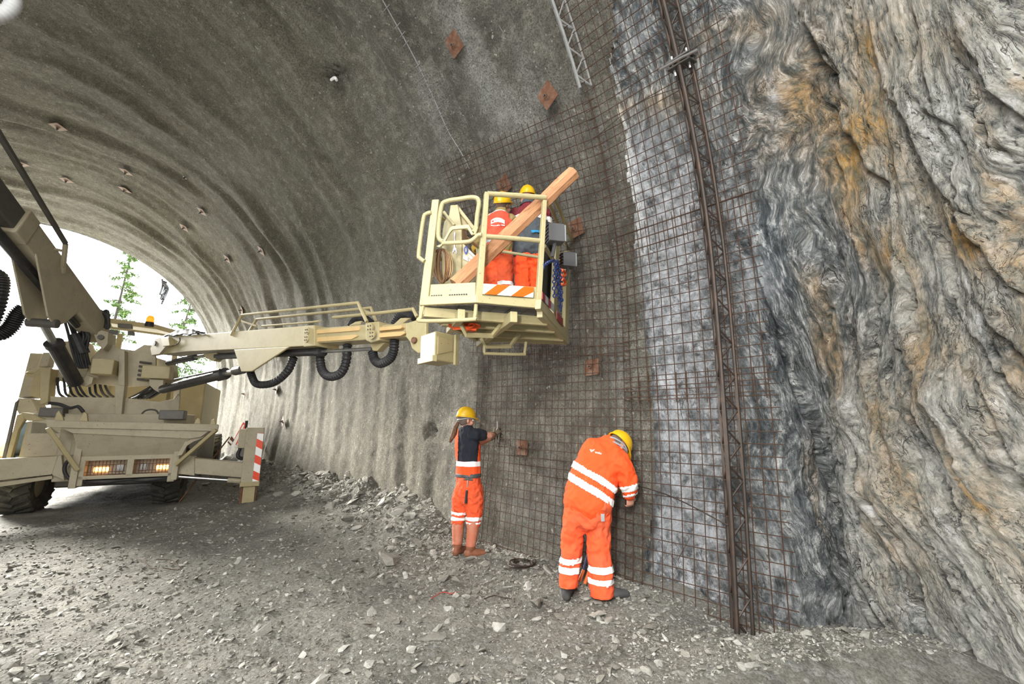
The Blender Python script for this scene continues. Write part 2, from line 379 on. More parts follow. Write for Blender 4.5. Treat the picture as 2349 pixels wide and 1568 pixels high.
# ------------------------------------------------------------------ mesh builder and object helpers
ORG = {}
def nrm(v):
    v = np.asarray(v, float); return v / (np.linalg.norm(v) + 1e-12)
def perp(t, hint=(0, 0, 1)):
    t = nrm(t); h = np.asarray(hint, float)
    s = np.cross(t, h)
    if np.linalg.norm(s) < 1e-4: s = np.cross(t, (1, 0, 0)) if abs(t[0]) < 0.9 else np.cross(t, (0, 1, 0))
    s = nrm(s); return s, nrm(np.cross(s, t))
class MB:
    def __init__(self): self.v, self.f, self.m, self.uv = [], [], [], None
    def add(self, vs, fs, mi=0):
        o = len(self.v); self.v += [tuple(map(float, p)) for p in vs]
        self.f += [tuple(o + i for i in f) for f in fs]; self.m += [mi] * len(fs); return self
    def box(self, c, h, ax=None, mi=0):
        c = np.asarray(c, float)
        ax = np.eye(3) if ax is None else np.array(ax, float)
        vs = [c + ax[0] * h[0] * i + ax[1] * h[1] * j + ax[2] * h[2] * k for i in (-1, 1) for j in (-1, 1) for k in (-1, 1)]
        return self.add(vs, [(0, 1, 3, 2), (4, 6, 7, 5), (0, 4, 5, 1), (2, 3, 7, 6), (0, 2, 6, 4), (1, 5, 7, 3)], mi)
    def bar(self, p, q, w, h, up=(0, 0, 1), mi=0):
        p, q = np.asarray(p, float), np.asarray(q, float)
        s, u = perp(q - p, up); t = nrm(q - p)
        return self.box((p + q) / 2, (np.linalg.norm(q - p) / 2, w / 2, h / 2), (t, s, u), mi)
    def tube(self, pts, r, n=8, closed=False, mi=0, cap=True):
        P = [np.asarray(p, float) for p in pts]; L = len(P)
        rs = r if isinstance(r, (list, tuple, np.ndarray)) else [r] * L
        T = []
        for i in range(L):
            a = P[(i - 1) % L] if closed or i > 0 else P[i]
            b = P[(i + 1) % L] if closed or i < L - 1 else P[i]
            T.append(nrm(b - a))
        s, u = perp(T[0]); vs, fs = [], []
        for i in range(L):
            s = nrm(s - T[i] * np.dot(s, T[i])); u = np.cross(T[i], s)
            for k in range(n):
                a = 2 * math.pi * k / n
                vs.append(P[i] + rs[i] * (math.cos(a) * s + math.sin(a) * u))
        for i in range(L if closed else L - 1):
            j = (i + 1) % L
            for k in range(n):
                k2 = (k + 1) % n
                fs.append((i * n + k, i * n + k2, j * n + k2, j * n + k))
        if cap and not closed:
            fs.append(tuple(reversed(range(n)))); fs.append(tuple(range((L - 1) * n, L * n)))
        return self.add(vs, fs, mi)
    def cyl(self, p, q, r, n=16, mi=0): return self.tube([p, q], r, n, mi=mi)
    def prism(self, poly, depth, mi=0):
        poly = [np.asarray(p, float) for p in poly]; d = np.asarray(depth, float); n = len(poly)
        nm = np.zeros(3)
        for i in range(n): nm += np.cross(poly[i], poly[(i + 1) % n])
        if np.dot(nm, d) > 0: poly = poly[::-1]
        vs = poly + [p + d for p in poly]
        fs = [tuple(range(n)), tuple(range(2 * n - 1, n - 1, -1))]
        for i in range(n):
            j = (i + 1) % n; fs.append((j, i, n + i, n + j))
        return self.add(vs, fs, mi)
    def build(self, name, mat, parent=None, bevel=0.0, smooth=False, label=None, seg=2):
        o = link_mesh(name, self.v, self.f, mat, parent, smooth)
        if any(self.m): o.data.polygons.foreach_set('material_index', self.m)
        if bevel:
            b = o.modifiers.new('edge', 'BEVEL'); b.width = bevel; b.segments = seg; b.limit_method = 'ANGLE'; b.angle_limit = 0.6
        if label: o['label'] = label
        return o
def root_origin(parent):
    return np.zeros(3) if parent is None else ORG[parent.name]
def link_mesh(name, v, f, mat, parent=None, smooth=False, origin=None):
    me = bpy.data.meshes.new(name)
    org = root_origin(parent) if origin is None else np.asarray(origin, float)
    va = np.asarray(v, float) - org
    me.from_pydata(va.tolist(), [], [tuple(int(i) for i in q) for q in f]) if not isinstance(f, np.ndarray) else fast_mesh(me, va, f)
    for x in (mat if isinstance(mat, (list, tuple)) else [mat]): me.materials.append(x)
    if smooth: me.polygons.foreach_set('use_smooth', [True] * len(me.polygons))
    me.update()
    o = bpy.data.objects.new(name, me); COL.objects.link(o)
    if parent is not None: o.parent = parent
    else: o.location = org
    ORG[o.name] = org
    return o
def fast_mesh(me, v, f):
    n, k = f.shape
    me.vertices.add(len(v)); me.vertices.foreach_set('co', np.asarray(v, np.float32).ravel())
    me.loops.add(n * k); me.loops.foreach_set('vertex_index', f.astype(np.int32).ravel())
    me.polygons.add(n); me.polygons.foreach_set('loop_start', np.arange(0, n * k, k, dtype=np.int32))
    me.update(calc_edges=True); me.validate()
def tag(o, label=None, cat=None, group=None, kind=None):
    if label: o['label'] = label
    if cat: o['category'] = cat
    if group: o['group'] = group
    if kind: o['kind'] = kind
    return o
def thing(name, label, cat, loc, group=None):
    o = bpy.data.objects.new(name, None); COL.objects.link(o)
    o.location = tuple(map(float, loc)); o.empty_display_size = 0.1
    ORG[o.name] = np.asarray(loc, float)
    return tag(o, label, cat, group)
def part_empty(name, parent):
    o = bpy.data.objects.new(name, None); COL.objects.link(o); o.parent = parent; ORG[o.name] = ORG[parent.name]
    return o
def single(mb, name, mat, label, cat, group=None, loc=None, **kw):
    v = np.asarray(mb.v); loc = v.mean(0) * (1, 1, 0) + (0, 0, v[:, 2].min()) if loc is None else loc
    t = thing(name, label, cat, loc, group); ob = None
    bpy.data.objects.remove(t)
    o = link_mesh(name, mb.v, mb.f, mat, None, kw.get('smooth', False), origin=loc)
    if any(mb.m): o.data.polygons.foreach_set('material_index', mb.m)
    if kw.get('bevel'):
        b = o.modifiers.new('edge', 'BEVEL'); b.width = kw['bevel']; b.segments = 2; b.limit_method = 'ANGLE'
    return tag(o, label, cat, group)
def grid_faces(nu, nv):
    i = np.arange(nu - 1)[:, None] * nv + np.arange(nv - 1)[None, :]
    return np.stack([i, i + 1, i + nv + 1, i + nv], -1).reshape(-1, 4)
def set_color(me, name, rgb):
    a = me.color_attributes.new(name, 'FLOAT_COLOR', 'POINT')
    c = np.ones((len(rgb), 4), np.float32); c[:, :3] = rgb
    a.data.foreach_set('color', c.ravel())
def curve_pts(pts, n=40, closed=False):           # Catmull-Rom through points
    P = [np.asarray(p, float) for p in pts]; L = len(P); out = []
    segs = L if closed else L - 1
    per = max(2, n // segs)
    for i in range(segs):
        if closed: a, b, c, d = P[(i - 1) % L], P[i], P[(i + 1) % L], P[(i + 2) % L]
        else: a, b, c, d = P[max(i - 1, 0)], P[i], P[i + 1], P[min(i + 2, L - 1)]
        for k in range(per):
            t = k / per
            out.append(0.5 * ((2 * b) + (-a + c) * t + (2 * a - 5 * b + 4 * c - d) * t * t + (-a + 3 * b - 3 * c + d) * t ** 3))
    if not closed: out.append(P[-1])
    return out

# ------------------------------------------------------------------ setting: sprayed concrete vault
def floor_h(x, y):
    x, y = np.asarray(x, float), np.asarray(y, float)
    h = 0.05 * fbm(x * 0.7, y * 0.7, 0.3, 3) + 0.035 * fbm(x * 2.6, y * 2.6, 1.7, 4) + 0.014 * fbm(x * 9, y * 9, 4.1, 3)
    heap = sstep(4.9, 6.3, y) * (0.42 * np.exp(-np.maximum(4.25 - x, 0) ** 2 / 0.42) + 0.15 * np.exp(-np.maximum(4.2 - x, 0) ** 2 / 2.0))
    heap = heap * (1 + 0.55 * fbm(x * 1.7, y * 1.7, 7.0, 3))
    foot = 0.15 * np.exp(-np.maximum(4.0 - x, 0) ** 2 / 0.35) * (1 - sstep(4.9, 6.3, y)) * sstep(1.2, 2.2, y)
    mx, my = x - 3.95, y - 0.55
    mound = 0.26 * np.exp(-(((mx + my) * 0.707) ** 2 / 0.20 + ((mx - my) * 0.707) ** 2 / 1.6))
    return h + heap + foot + mound * (1 + 0.35 * fbm(x * 5, y * 5, 2, 3))

ys = np.concatenate([np.arange(-7, 1.9, 0.6), np.arange(1.9, 8, 0.03), np.arange(8, 22.01, 0.075)])
vis_from = 2.05                                   # the lining ends in a ragged edge near here
s_low = np.arange(-0.35, VCZ, 0.04)
arc = np.concatenate([np.linspace(0, 1.9, 300), np.linspace(1.9, math.pi, 60)[1:]])
sec_x = np.concatenate([prof(s_low), VCX + VR * np.cos(arc), np.array([VCX - VR] * 12)])
sec_z = np.concatenate([s_low, VCZ + VR * np.sin(arc), np.linspace(VCZ, -0.3, 13)[1:]])
n_in = np.stack([np.where(sec_z > VCZ, VCX - sec_x, np.sign(VCX - sec_x)), np.where(sec_z > VCZ, VCZ - sec_z, 0)], 1)
n_in /= np.linalg.norm(n_in, axis=1)[:, None]
YY, SX = np.meshgrid(ys, sec_x, indexing='ij'); _, SZ = np.meshgrid(ys, sec_z, indexing='ij')
NX = np.broadcast_to(n_in[:, 0], YY.shape); NZ = np.broadcast_to(n_in[:, 1], YY.shape)
arcl = np.concatenate([[0], np.cumsum(np.hypot(np.diff(sec_x), np.diff(sec_z)))])
AL = np.broadcast_to(arcl, YY.shape)
wob = 0.75 * fbm(YY * 0.35, AL * 0.25, 3.3, 3)
ribw = sstep(2.9, 5.4, YY)
ph = (YY + wob) * 2 * math.pi
ribs = 0.062 * np.sin(ph / 1.15) + 0.030 * np.sin(ph / 0.53 + 1.3) + 0.040 * np.sin(ph / 2.3 + 0.6)
disp = ribw * ribs * (0.42 + 0.58 * sstep(2.6, 4.6, np.minimum(AL, arcl[-1] - AL))) * np.clip(0.62 + 1.3 * fbm(YY * 0.45, AL * 0.4, 9, 2), 0.1, 1.5) + 0.035 * fbm(YY * 1.1, AL * 0.45, 1.0, 4) * (0.4 + 0.6 * ribw)
disp += 0.014 * fbm(YY * 4, AL * 3, 5, 3) + 0.012 * fbm(YY * 11, AL * 11, 6, 3, 0.7)
ridge_w = 0.075 * (1 + 0.35 * fbm(YY * 3, AL * 5, 2.2, 3))
gy = 2.46 + 0.03 * fbm(AL * 2.2, 0 * AL, 4.4, 3)
disp += 0.055 * np.exp(-((YY - gy) / ridge_w) ** 2) * (1 + 0.5 * fbm(YY * 14, AL * 14, 1.2, 3)) * (1 - sstep(6.1, 6.6, AL))
PX, PY, PZ_ = project(np.stack([SX, YY, SZ], -1))
# newer, thinner layers: each step of the lining is set back towards the face
l1 = interp_px(PY, [(860, -40), (905, 60), (975, 190), (1030, 310), (1068, 390), (1080, 500), (1085, 1300)])
l2 = interp_px(PY, [(1010, -40), (1075, 60), (1130, 160), (1180, 260), (1192, 300), (1195, 1300)])
front = (PZ_ > 0.3) & (YY < 9)
fade = 1 - sstep(430, 640, PY)
d1 = sstep(-9, 9, PX - l1 + 6 * fbm(YY * 6, AL * 6, 3, 2)) * front * fade
d2 = sstep(-5, 5, PX - l2 + 14 * fbm(YY * 5, AL * 5, 8, 3)) * front * fade
disp -= 0.08 * d1 + 0.08 * d2
disp += 0.06 * np.exp(-((PX - l2 + 12) / 18) ** 2) * front * fade * (0.6 + fbm(YY * 5, AL * 5, 8, 3))
# ragged blown-out ring of an old anchor hole
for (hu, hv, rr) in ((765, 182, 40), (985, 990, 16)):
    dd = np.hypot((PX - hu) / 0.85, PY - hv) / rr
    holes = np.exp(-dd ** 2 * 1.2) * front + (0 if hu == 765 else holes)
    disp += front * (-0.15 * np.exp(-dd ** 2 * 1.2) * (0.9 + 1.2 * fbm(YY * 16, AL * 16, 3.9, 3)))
lin = np.stack([SX + NX * disp, YY, SZ + NZ * disp], -1)
wet_shade = np.clip(sstep(7.2, 4.4, YY + 0.5 * fbm(YY, AL * 0.6, 3, 3)), 0, 1) * 0.92
wet_shade = np.where(front, wet_shade, np.clip(wet_shade, 0, 0.6))
wet_shade = np.clip(wet_shade * (0.88 + 0.3 * fbm(YY * 1.3, AL * 0.35, 11, 3)), 0, 1)
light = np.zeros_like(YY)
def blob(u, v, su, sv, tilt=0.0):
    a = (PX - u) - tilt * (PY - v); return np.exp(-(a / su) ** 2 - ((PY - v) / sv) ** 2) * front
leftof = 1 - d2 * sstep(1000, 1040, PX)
wet_shade = np.clip(wet_shade + 0.6 * holes, 0, 1)  # anchor-hole recesses get painted shade, mixed into the wet tone
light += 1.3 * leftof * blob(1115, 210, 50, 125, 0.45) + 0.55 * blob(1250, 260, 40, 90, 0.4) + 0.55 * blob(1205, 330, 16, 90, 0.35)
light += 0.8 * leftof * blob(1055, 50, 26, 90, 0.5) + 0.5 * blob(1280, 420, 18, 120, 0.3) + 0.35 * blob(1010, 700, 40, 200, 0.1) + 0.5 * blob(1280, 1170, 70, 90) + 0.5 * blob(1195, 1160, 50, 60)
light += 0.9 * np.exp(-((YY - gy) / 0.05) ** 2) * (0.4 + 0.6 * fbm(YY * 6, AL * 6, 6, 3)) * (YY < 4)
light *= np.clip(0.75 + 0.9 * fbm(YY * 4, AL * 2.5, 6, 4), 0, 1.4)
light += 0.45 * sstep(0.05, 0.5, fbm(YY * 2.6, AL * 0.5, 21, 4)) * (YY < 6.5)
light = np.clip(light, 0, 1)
mask = np.stack([wet_shade, light, ribw], -1)
# ragged edge of the lining on the rock side (measured along the wall)
edge_px = [(1392, -60), (1398, 40), (1402, 90), (1390, 130), (1405, 210), (1420, 300), (1432, 420), (1450, 520), (1468, 640), (1475, 720), (1495, 820), (1502, 920), (1506, 1010), (1510, 1100), (1500, 1190), (1490, 1260), (1480, 1400)]
keep = (YY > 2.0)
du = np.gradient(lin, axis=0); dv = np.gradient(lin, axis=1)
VN = np.cross(dv, du); VN /= np.linalg.norm(VN, axis=-1)[..., None] + 1e-12
if (VN[..., 0] * NX + VN[..., 2] * NZ).mean() < 0: VN = -VN
jag = interp_px(PY, edge_px) + 16 * fbm(YY * 7, AL * 7, 13, 4) + 8 * fbm(YY * 25, AL * 25, 3, 2)
raw_rock_side = front & (YY < 2.7) & (SZ < 8.4) & (PX > jag)
def lining_part(name, i0, i1):
    v = lin[:, i0:i1].reshape(-1, 3); nu, nv = len(ys), i1 - i0
    f = grid_faces(nu, nv)
    drop = raw_rock_side[:, i0:i1].reshape(-1)[f].any(1) | (YY[:, i0:i1].reshape(-1)[f].max(1) < 1.6)
    f = f[~drop]
    a_, b_, c_ = v[f[0, 0]], v[f[0, 1]], v[f[0, 2]]
    k0 = f[0, 0]; want = VN[:, i0:i1].reshape(-1, 3)[k0]
    if np.cross(b_ - a_, c_ - a_) @ want < 0: f = f[:, ::-1].copy()
    o = link_mesh(name, v, f, M['shotcrete'], None, True)
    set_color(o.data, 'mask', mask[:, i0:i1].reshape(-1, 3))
    o.data.normals_split_custom_set_from_vertices(VN[:, i0:i1].reshape(-1, 3).tolist())
    return tag(o, kind='structure')
i_spring = len(s_low) + 130
i_left = len(s_low) + len(arc) - 14
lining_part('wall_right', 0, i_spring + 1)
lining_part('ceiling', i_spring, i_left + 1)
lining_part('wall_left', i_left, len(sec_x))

# ------------------------------------------------------------------ setting: bare rock behind the mesh and the tunnel face
def path(ctrl, n):
    P = np.array(curve_pts([np.array([*c, 0.0]) for c in ctrl], 400))
    L = np.concatenate([[0], np.cumsum(np.linalg.norm(np.diff(P, axis=0), axis=1))])
    t = np.linspace(0, 1, n) * L[-1]
    return np.stack([np.interp(t, L, P[:, k]) for k in (0, 1)], 1), t
NS, NZR = 470, 640
sharp = [(4.36, 3.1), (4.36, 2.4), (4.37, 1.8), (4.42, 1.3), (4.66, 0.98), (4.97, 0.78), (4.72, 0.5), (4.35, 0.12), (3.95, -0.35), (3.55, -0.95), (3.2, -1.7), (2.9, -2.6)]
blunt = [(4.36, 3.1), (4.36, 2.4), (4.34, 1.8), (4.30, 1.35), (4.25, 1.02), (4.2, 0.72), (4.12, 0.42), (4.0, 0.1), (3.8, -0.32), (3.5, -0.9), (3.2, -1.65), (2.9, -2.6)]
pa, ts = path(sharp, NS); pb, _ = path(blunt, NS)
zr = np.linspace(-0.3, 8.6, NZR)
S, Z = np.meshgrid(np.linspace(0, ts[-1], NS), zr, indexing='ij')
w = sstep(1.0, 3.4, Z)
BX = pa[:, 0][:, None] * (1 - w) + pb[:, 0][:, None] * w
BY = pa[:, 1][:, None] * (1 - w) + pb[:, 1][:, None] * w
drop_in = (VCX + VR) - prof(np.minimum(Z, 8.2))
k_arch = 1 - 0.75 * sstep(2.6, 4.6, S)
BX = BX - drop_in * k_arch
BX = BX + 0.06 + 0.16 * sstep(2.12, 2.5, BY)
base = np.stack([BX, BY, Z], -1)
ds = np.gradient(base, axis=0); dz = np.gradient(base, axis=1)
RN = np.cross(ds, dz); RN /= np.linalg.norm(RN, axis=-1)[..., None] + 1e-12
if (RN[..., 0]).mean() > 0: RN = -RN
RPX, RPY, RPZ = project(base)
# foliation: steep bands leaning down to the right in the photograph, folded by a slow warp
wx = 0.55 * fbm(S * 0.8, Z * 0.8, 1.0, 3) + 0.16 * fbm(S * 2.4, Z * 2.4, 4.0, 3)
wz = 0.5 * fbm(S * 0.7 + 9, Z * 0.7, 2.0, 3)
lean = 0.20 + 0.30 * sstep(1900, 2300, RPX) + 0.10 * sstep(700, 1200, RPY)
F = S + lean * Z + wx * (0.55 + 0.3 * np.exp(-((RPX - 1780) / 170) ** 2 - ((RPY - 250) / 300) ** 2))
A = Z - 0.3 * S + wz
rel = 0.09 * fbm(S * 0.9, Z * 0.7, 3.0, 3) + 0.075 * fbm(F * 3.2, A * 0.9, 5.0, 4)
slab = fbm(F * 5.5, A * 1.1, 8.0, 4, 0.55)
rel += 0.045 * (np.floor(slab * 7) / 7 * 0.7 + slab * 0.3) * 1.8
rel += 0.022 * fbm(F * 15, A * 4.5, 2.0, 4, 0.6) + 0.010 * fbm(F * 38, A * 14, 6.0, 3, 0.6)
near_face = sstep(1760, 1960, RPX)
rel *= 0.55 + 0.75 * near_face
cracks = [  # (polyline in the frame, half-width px, step m, depth m)
    ([(1845, -20), (1852, 60), (1895, 150), (1925, 175), (1930, 260), (1950, 310), (1990, 345), (2010, 400), (2045, 425), (2060, 520), (2068, 600), (2065, 680), (2075, 760), (2100, 820), (2140, 920), (2200, 1010), (2215, 1060)], 5, 0.075, 0.09),
    ([(1725, 560), (1740, 640), (1785, 760), (1810, 840), (1850, 950), (1880, 1000), (1915, 1110), (1950, 1210), (1975, 1270), (1972, 1340), (1975, 1420)], 5, 0.085, 0.07),
    ([(2195, -20), (2200, 60), (2215, 100), (2250, 150), (2268, 215), (2320, 250), (2360, 280)], 4, 0.06, 0.06),
    ([(2075, 250), (2110, 310), (2135, 370), (2170, 430), (2200, 470), (2230, 530), (2290, 610), (2349, 660), (2400, 690)], 5, 0.06, 0.06),
    ([(2215, 600), (2240, 680), (2290, 740), (2349, 800), (2400, 850)], 4, 0.05, 0.06),
    ([(2160, 1260), (2190, 1330), (2230, 1430), (2250, 1520), (2270, 1600)], 4, 0.05, 0.06),
    ([(2180, 1120), (2215, 1200), (2260, 1290), (2310, 1370)], 3, 0.035, 0.04),
    ([(1975, 740), (2000, 850), (2015, 930), (2025, 1010), (2030, 1100)], 3, 0.03, 0.04),
    ([(1925, 1010), (1960, 1080), (1985, 1140), (2005, 1230), (2020, 1330), (2045, 1370)], 3, 0.035, 0.05),
    ([(1930, 370), (1955, 430), (1945, 480), (1965, 530)], 3, 0.03, 0.03),
    ([(1900, 120), (1945, 180), (1945, 260), (1925, 310)], 4, 0.05, 0.05),
    ([(2110, 1300), (2130, 1400), (2140, 1500), (2150, 1600)], 3, 0.02, 0.04),
    ([(2250, 780), (2300, 850), (2349, 890)], 4, 0.04, 0.05),
    ([(2120, 110), (2100, 200), (2130, 260), (2190, 290), (2230, 340)], 3, 0.03, 0.04),
    ([(2230, 850), (2262, 900), (2320, 1010), (2360, 1080)], 3, 0.03, 0.04)]
# cleavage joints everywhere on the face: long thin seams following the foliation
for (fr, amp, wd, dep) in ((2.1, 0.16, 0.030, 0.075), (4.3, 0.09, 0.045, 0.045)):
    q = F * fr + amp * fr * fbm(S * 2.1, Z * 1.6, 12 + fr, 4) + 0.25 * fbm(S * 6, Z * 6, fr, 3)
    fr_ = q - np.floor(q)
    on = sstep(-0.15, 0.25, fbm(S * 1.1, Z * 0.9, 31 + fr, 3))
    saw = (fr_ - 0.5) * dep * 0.9
    rel += near_face * on * (saw - dep * np.exp(-(np.minimum(fr_, 1 - fr_) / wd) ** 2))
wob_px = 10 * fbm(S * 6, Z * 6, 1.5, 4)
for pts, hw, stp, dep in cracks:
    P = np.array(pts, float); best = np.full(S.shape, 1e9); side = np.zeros(S.shape); 
    qx, qy = RPX + wob_px, RPY + wob_px * 0.5
    for a, b in zip(P[:-1], P[1:]):
        d = b - a; t = np.clip(((qx - a[0]) * d[0] + (qy - a[1]) * d[1]) / (d @ d), 0, 1)
        ex, ey = qx - a[0] - t * d[0], qy - a[1] - t * d[1]
        dd = np.hypot(ex, ey); m = dd < best
        best = np.where(m, dd, best); side = np.where(m, np.sign(d[0] * ey - d[1] * ex) * -1, side)
    rel += 1.5 * stp * np.where(side > 0, np.exp(-best / 120), 0) - 1.8 * dep * np.exp(-(best / (hw * 1.25)) ** 2)
RK = base + RN * rel[..., None]
# colour regions that belong to the rock itself
def rb(u, v, su, sv, tilt=0.0):
    return np.exp(-(((RPX - u) - tilt * (RPY - v)) / su) ** 2 - ((RPY - v) / sv) ** 2)
band = fbm(F * 2.6, A * 0.6, 15, 4)
ochre = 0.6 * rb(2010, 190, 60, 150, 0.2) + 0.75 * rb(2000, 300, 30, 90) + 0.9 * rb(2055, 560, 28, 70) + 0.45 * rb(1860, 160, 80, 150) + 0.45 * rb(1780, 270, 80, 130)
ochre += 0.55 * rb(1500, 240, 110, 40, -2.0) + 0.5 * rb(1700, 60, 90, 60, -1.5) + 0.5 * rb(2180, 500, 40, 120, 0.5) + 0.75 * rb(2250, 560, 50, 60, 0.6) + 0.6 * rb(2060, 1010, 40, 190, 0.35)
ochre += 0.5 * rb(2230, 860, 50, 180, 0.6) + 0.5 * rb(2290, 1190, 70, 140, 0.4) + 0.55 * rb(1930, 330, 70, 110, 0.2) + 0.4 * rb(2100, 1250, 40, 120, 0.4) + 0.5 * rb(1885, 780, 16, 60) + 0.5 * rb(2320, 600, 60, 40, 1.0) + 0.35 * rb(2130, 80, 130, 90)
ochre += 0.6 * near_face * sstep(0.08, 0.40, band) + 0.10 * near_face
ochre = np.clip(ochre * (0.75 + 0.9 * fbm(S * 3, Z * 3, 18, 4)), 0, 1)
edge_dark = interp_px(RPY, [(1905, -50), (1915, 150), (1960, 330), (2000, 450), (2030, 620), (2040, 760), (1990, 830), (1900, 950), (1950, 1150), (1975, 1300), (1975, 1600)])
dark = sstep(60, -60, RPX - edge_dark + 60 * fbm(S * 2, Z * 2, 22, 4)) 
dark = np.maximum(dark, 0.95 * rb(2320, 790, 60, 60, 0.6)); dark = np.maximum(dark, 0.6 * near_face * sstep(0.15, 0.4, fbm(F * 2.3, A * 0.5, 41, 4)))
dark = np.clip(dark * (0.9 + 0.3 * fbm(S * 1.5, Z * 1.5, 33, 3)), 0, 1)
dust = sstep(1760, 1600, RPX + 50 * fbm(S * 2.5, Z * 2.5, 26, 4)) * sstep(180, 480, RPY)
wedge = np.clip(rb(1875, 1230, 85, 240, 0.12) * 1.3, 0, 1)
dark = np.maximum(dark, wedge)
dust = np.clip(dust * (0.8 + 0.7 * fbm(S * 1.6, Z * 1.1, 29, 4)) + 0.55 * rb(1800, 1250, 50, 140) + 0.3 * rb(1730, 640, 40, 60) + 0.5 * sstep(1200, 1440, RPY) * sstep(2040, 1980, RPX), 0, 1) * (1 - 0.75 * wedge)
rf = grid_faces(NS, NZR)
rock = link_mesh('wall_face', RK.reshape(-1, 3), rf, M['rock'], None, True)
set_color(rock.data, 'mask', np.stack([ochre, dark, dust], -1).reshape(-1, 3))
qz = 0.9 * rb(1540, 600, 70, 260, 0.15) + 0.7 * rb(1480, 380, 50, 90) + 0.9 * rb(1560, 1010, 60, 220, 0.05) + 0.5 * rb(1530, 1230, 80, 90) + 0.8 * rb(1735, 640, 30, 50) + 0.8 * rb(1775, 225, 12, 45, 0.1) + 0.5 * rb(1460, 90, 40, 60)
qz = np.clip(qz * (0.8 + 1.0 * fbm(S * 3.2, Z * 2.2, 51, 4)), 0, 1)
qa = rock.data.attributes.new('quartz', 'FLOAT', 'POINT'); qa.data.foreach_set('value', qz.astype(np.float32).ravel())
fa = rock.data.attributes.new('fuv', 'FLOAT_VECTOR', 'POINT')
fa.data.foreach_set('vector', np.stack([F, A, 0 * F], -1).astype(np.float32).ravel())
tag(rock, kind='structure')
if sum((rock.data.polygons[i].normal.x) for i in range(0, len(rock.data.polygons), 997)) > 0: rock.data.flip_normals()
# the rest of the tunnel face, behind the photographer
mb = MB()
for i in range(12):
    x0, x1 = 2.95 - i * 0.9, 2.95 - (i + 1) * 0.9
    y0, y1 = -2.55 - 0.25 * math.sin(i), -2.55 - 0.25 * math.sin(i + 1)
    mb.add([(x0, y0, -0.3), (x1, y1, -0.3), (x1, y1, 9), (x0, y0, 9)], [(0, 1, 2, 3)])
tag(mb.build('wall_back', M['shotcrete']), kind='structure')

# ------------------------------------------------------------------ setting: floor and the ground outside
fx = np.concatenate([np.arange(-7.4, -1.2, 0.12), np.arange(-1.2, 5.4, 0.03)])
fy = np.concatenate([np.arange(-3, -0.4, 0.12), np.arange(-0.4, 9, 0.03), np.arange(9, 23.0, 0.08)])
GX, GY = np.meshgrid(fx, fy, indexing='ij')
GZ = floor_h(GX, GY)
fl = link_mesh('floor', np.stack([GX, GY, GZ], -1).reshape(-1, 3), grid_faces(len(fx), len(fy))[:, ::-1].copy(), M['ground'], None, True)
if fl.data.polygons[0].normal.z < 0: fl.data.flip_normals()
tag(fl, kind='structure')
mb = MB(); mb.add([(-60, 22.6, -0.15), (60, 22.6, -0.15), (60, 120, -0.15), (-60, 120, -0.15)], [(0, 1, 2, 3)])
tag(mb.build('ground_outside', M['outside']), kind='structure')
# rim of the portal: the end of the lining, 0.35 m thick
mb = MB(); a = np.linspace(-0.02, math.pi + 0.02, 60)
ring = [(VCX + (VR) * math.cos(t), VCZ + (VR) * math.sin(t)) for t in a]; ring2 = [(VCX + (VR + 0.4) * math.cos(t), VCZ + (VR + 0.4) * math.sin(t)) for t in a]
ring = [(VCX + VR - 0.15, -0.3)] + ring + [(VCX - VR, -0.3)]; ring2 = [(VCX + VR + 0.25, -0.3)] + ring2 + [(VCX - VR - 0.4, -0.3)]
nr = len(ring); vs = [(x, 22.0, z) for x, z in ring] + [(x, 22.0, z) for x, z in ring2] + [(x, 21.6, z) for x, z in ring2]
mb.add(vs, [(i, i + 1, nr + i + 1, nr + i) for i in range(nr - 1)] + [(nr + i, nr + i + 1, 2 * nr + i + 1, 2 * nr + i) for i in range(nr - 1)])
tag(mb.build('trim_portal', M['shotcrete']), kind='structure')

# spruces beyond the portal
def spruce(u, d, height, seed, label, base_z=-0.15, spread=1.0, bend=0.0):
    rnd = random.Random(seed); P = hp(u, 960, d); P[2] = base_z
    t = thing('spruce', label, 'tree', P, 'spruces beyond the portal')
    k = MB(); top = P + np.array([bend, 0, height])
    k.tube([P, P + np.array([bend * 0.3, 0, height * 0.5]), top], [0.13, 0.08, 0.015], 7); k.build('trunk', M['bark'], t)
    br, fo = MB(), MB()
    n = int(height * 6)
    for i in range(n):
        h = 0.18 + 0.8 * (i + rnd.random()) / n
        c = P + (top - P) * h; a = rnd.random() * 6.283
        L = spread * (1 - h) * 2.0 * (0.6 + 0.6 * rnd.random()) + 0.25
        dr = np.array([math.cos(a), math.sin(a), -0.22]); e = c + dr * L
        br.tube([c, (c + e) / 2 + np.array([0, 0, 0.05]), e], [0.022, 0.014, 0.005], 4, cap=False)
        for j in range(int(18 + 34 * L)):
            q = c + (e - c) * (0.2 + 0.8 * rnd.random()) + np.array([rnd.gauss(0, .07), rnd.gauss(0, .07), rnd.gauss(-.05, .05)])
            s = np.array([rnd.gauss(0, 1), rnd.gauss(0, 1), rnd.gauss(-0.4, .5)]); s = nrm(s) * (0.13 + 0.14 * rnd.random())
            p2, _ = perp(s); p2 = p2 * 0.045
            fo.add([q - s * 0.3 - p2, q - s * 0.3 + p2, q + s, q + np.array([0, 0, .03])], [(0, 1, 2), (0, 1, 3), (1, 2, 3), (0, 3, 2)])
    br.build('branches', M['bark'], t)['kind'] = 'stuff'; fo.build('needles', M['needle'], t)['kind'] = 'stuff'
spruce(212, 33, 13.0, 1, 'tall sparse spruce outside the portal, left of the shorter dense one', bend=0.5)
spruce(365, 31, 10.6, 2, 'shorter spruce with leaning trunk outside the portal behind the amber beacon', spread=1.3, bend=0.9)
spruce(446, 38, 3.9, 3, 'low bushy spruce at the foot of the portal beside the tunnel wall', spread=1.4)
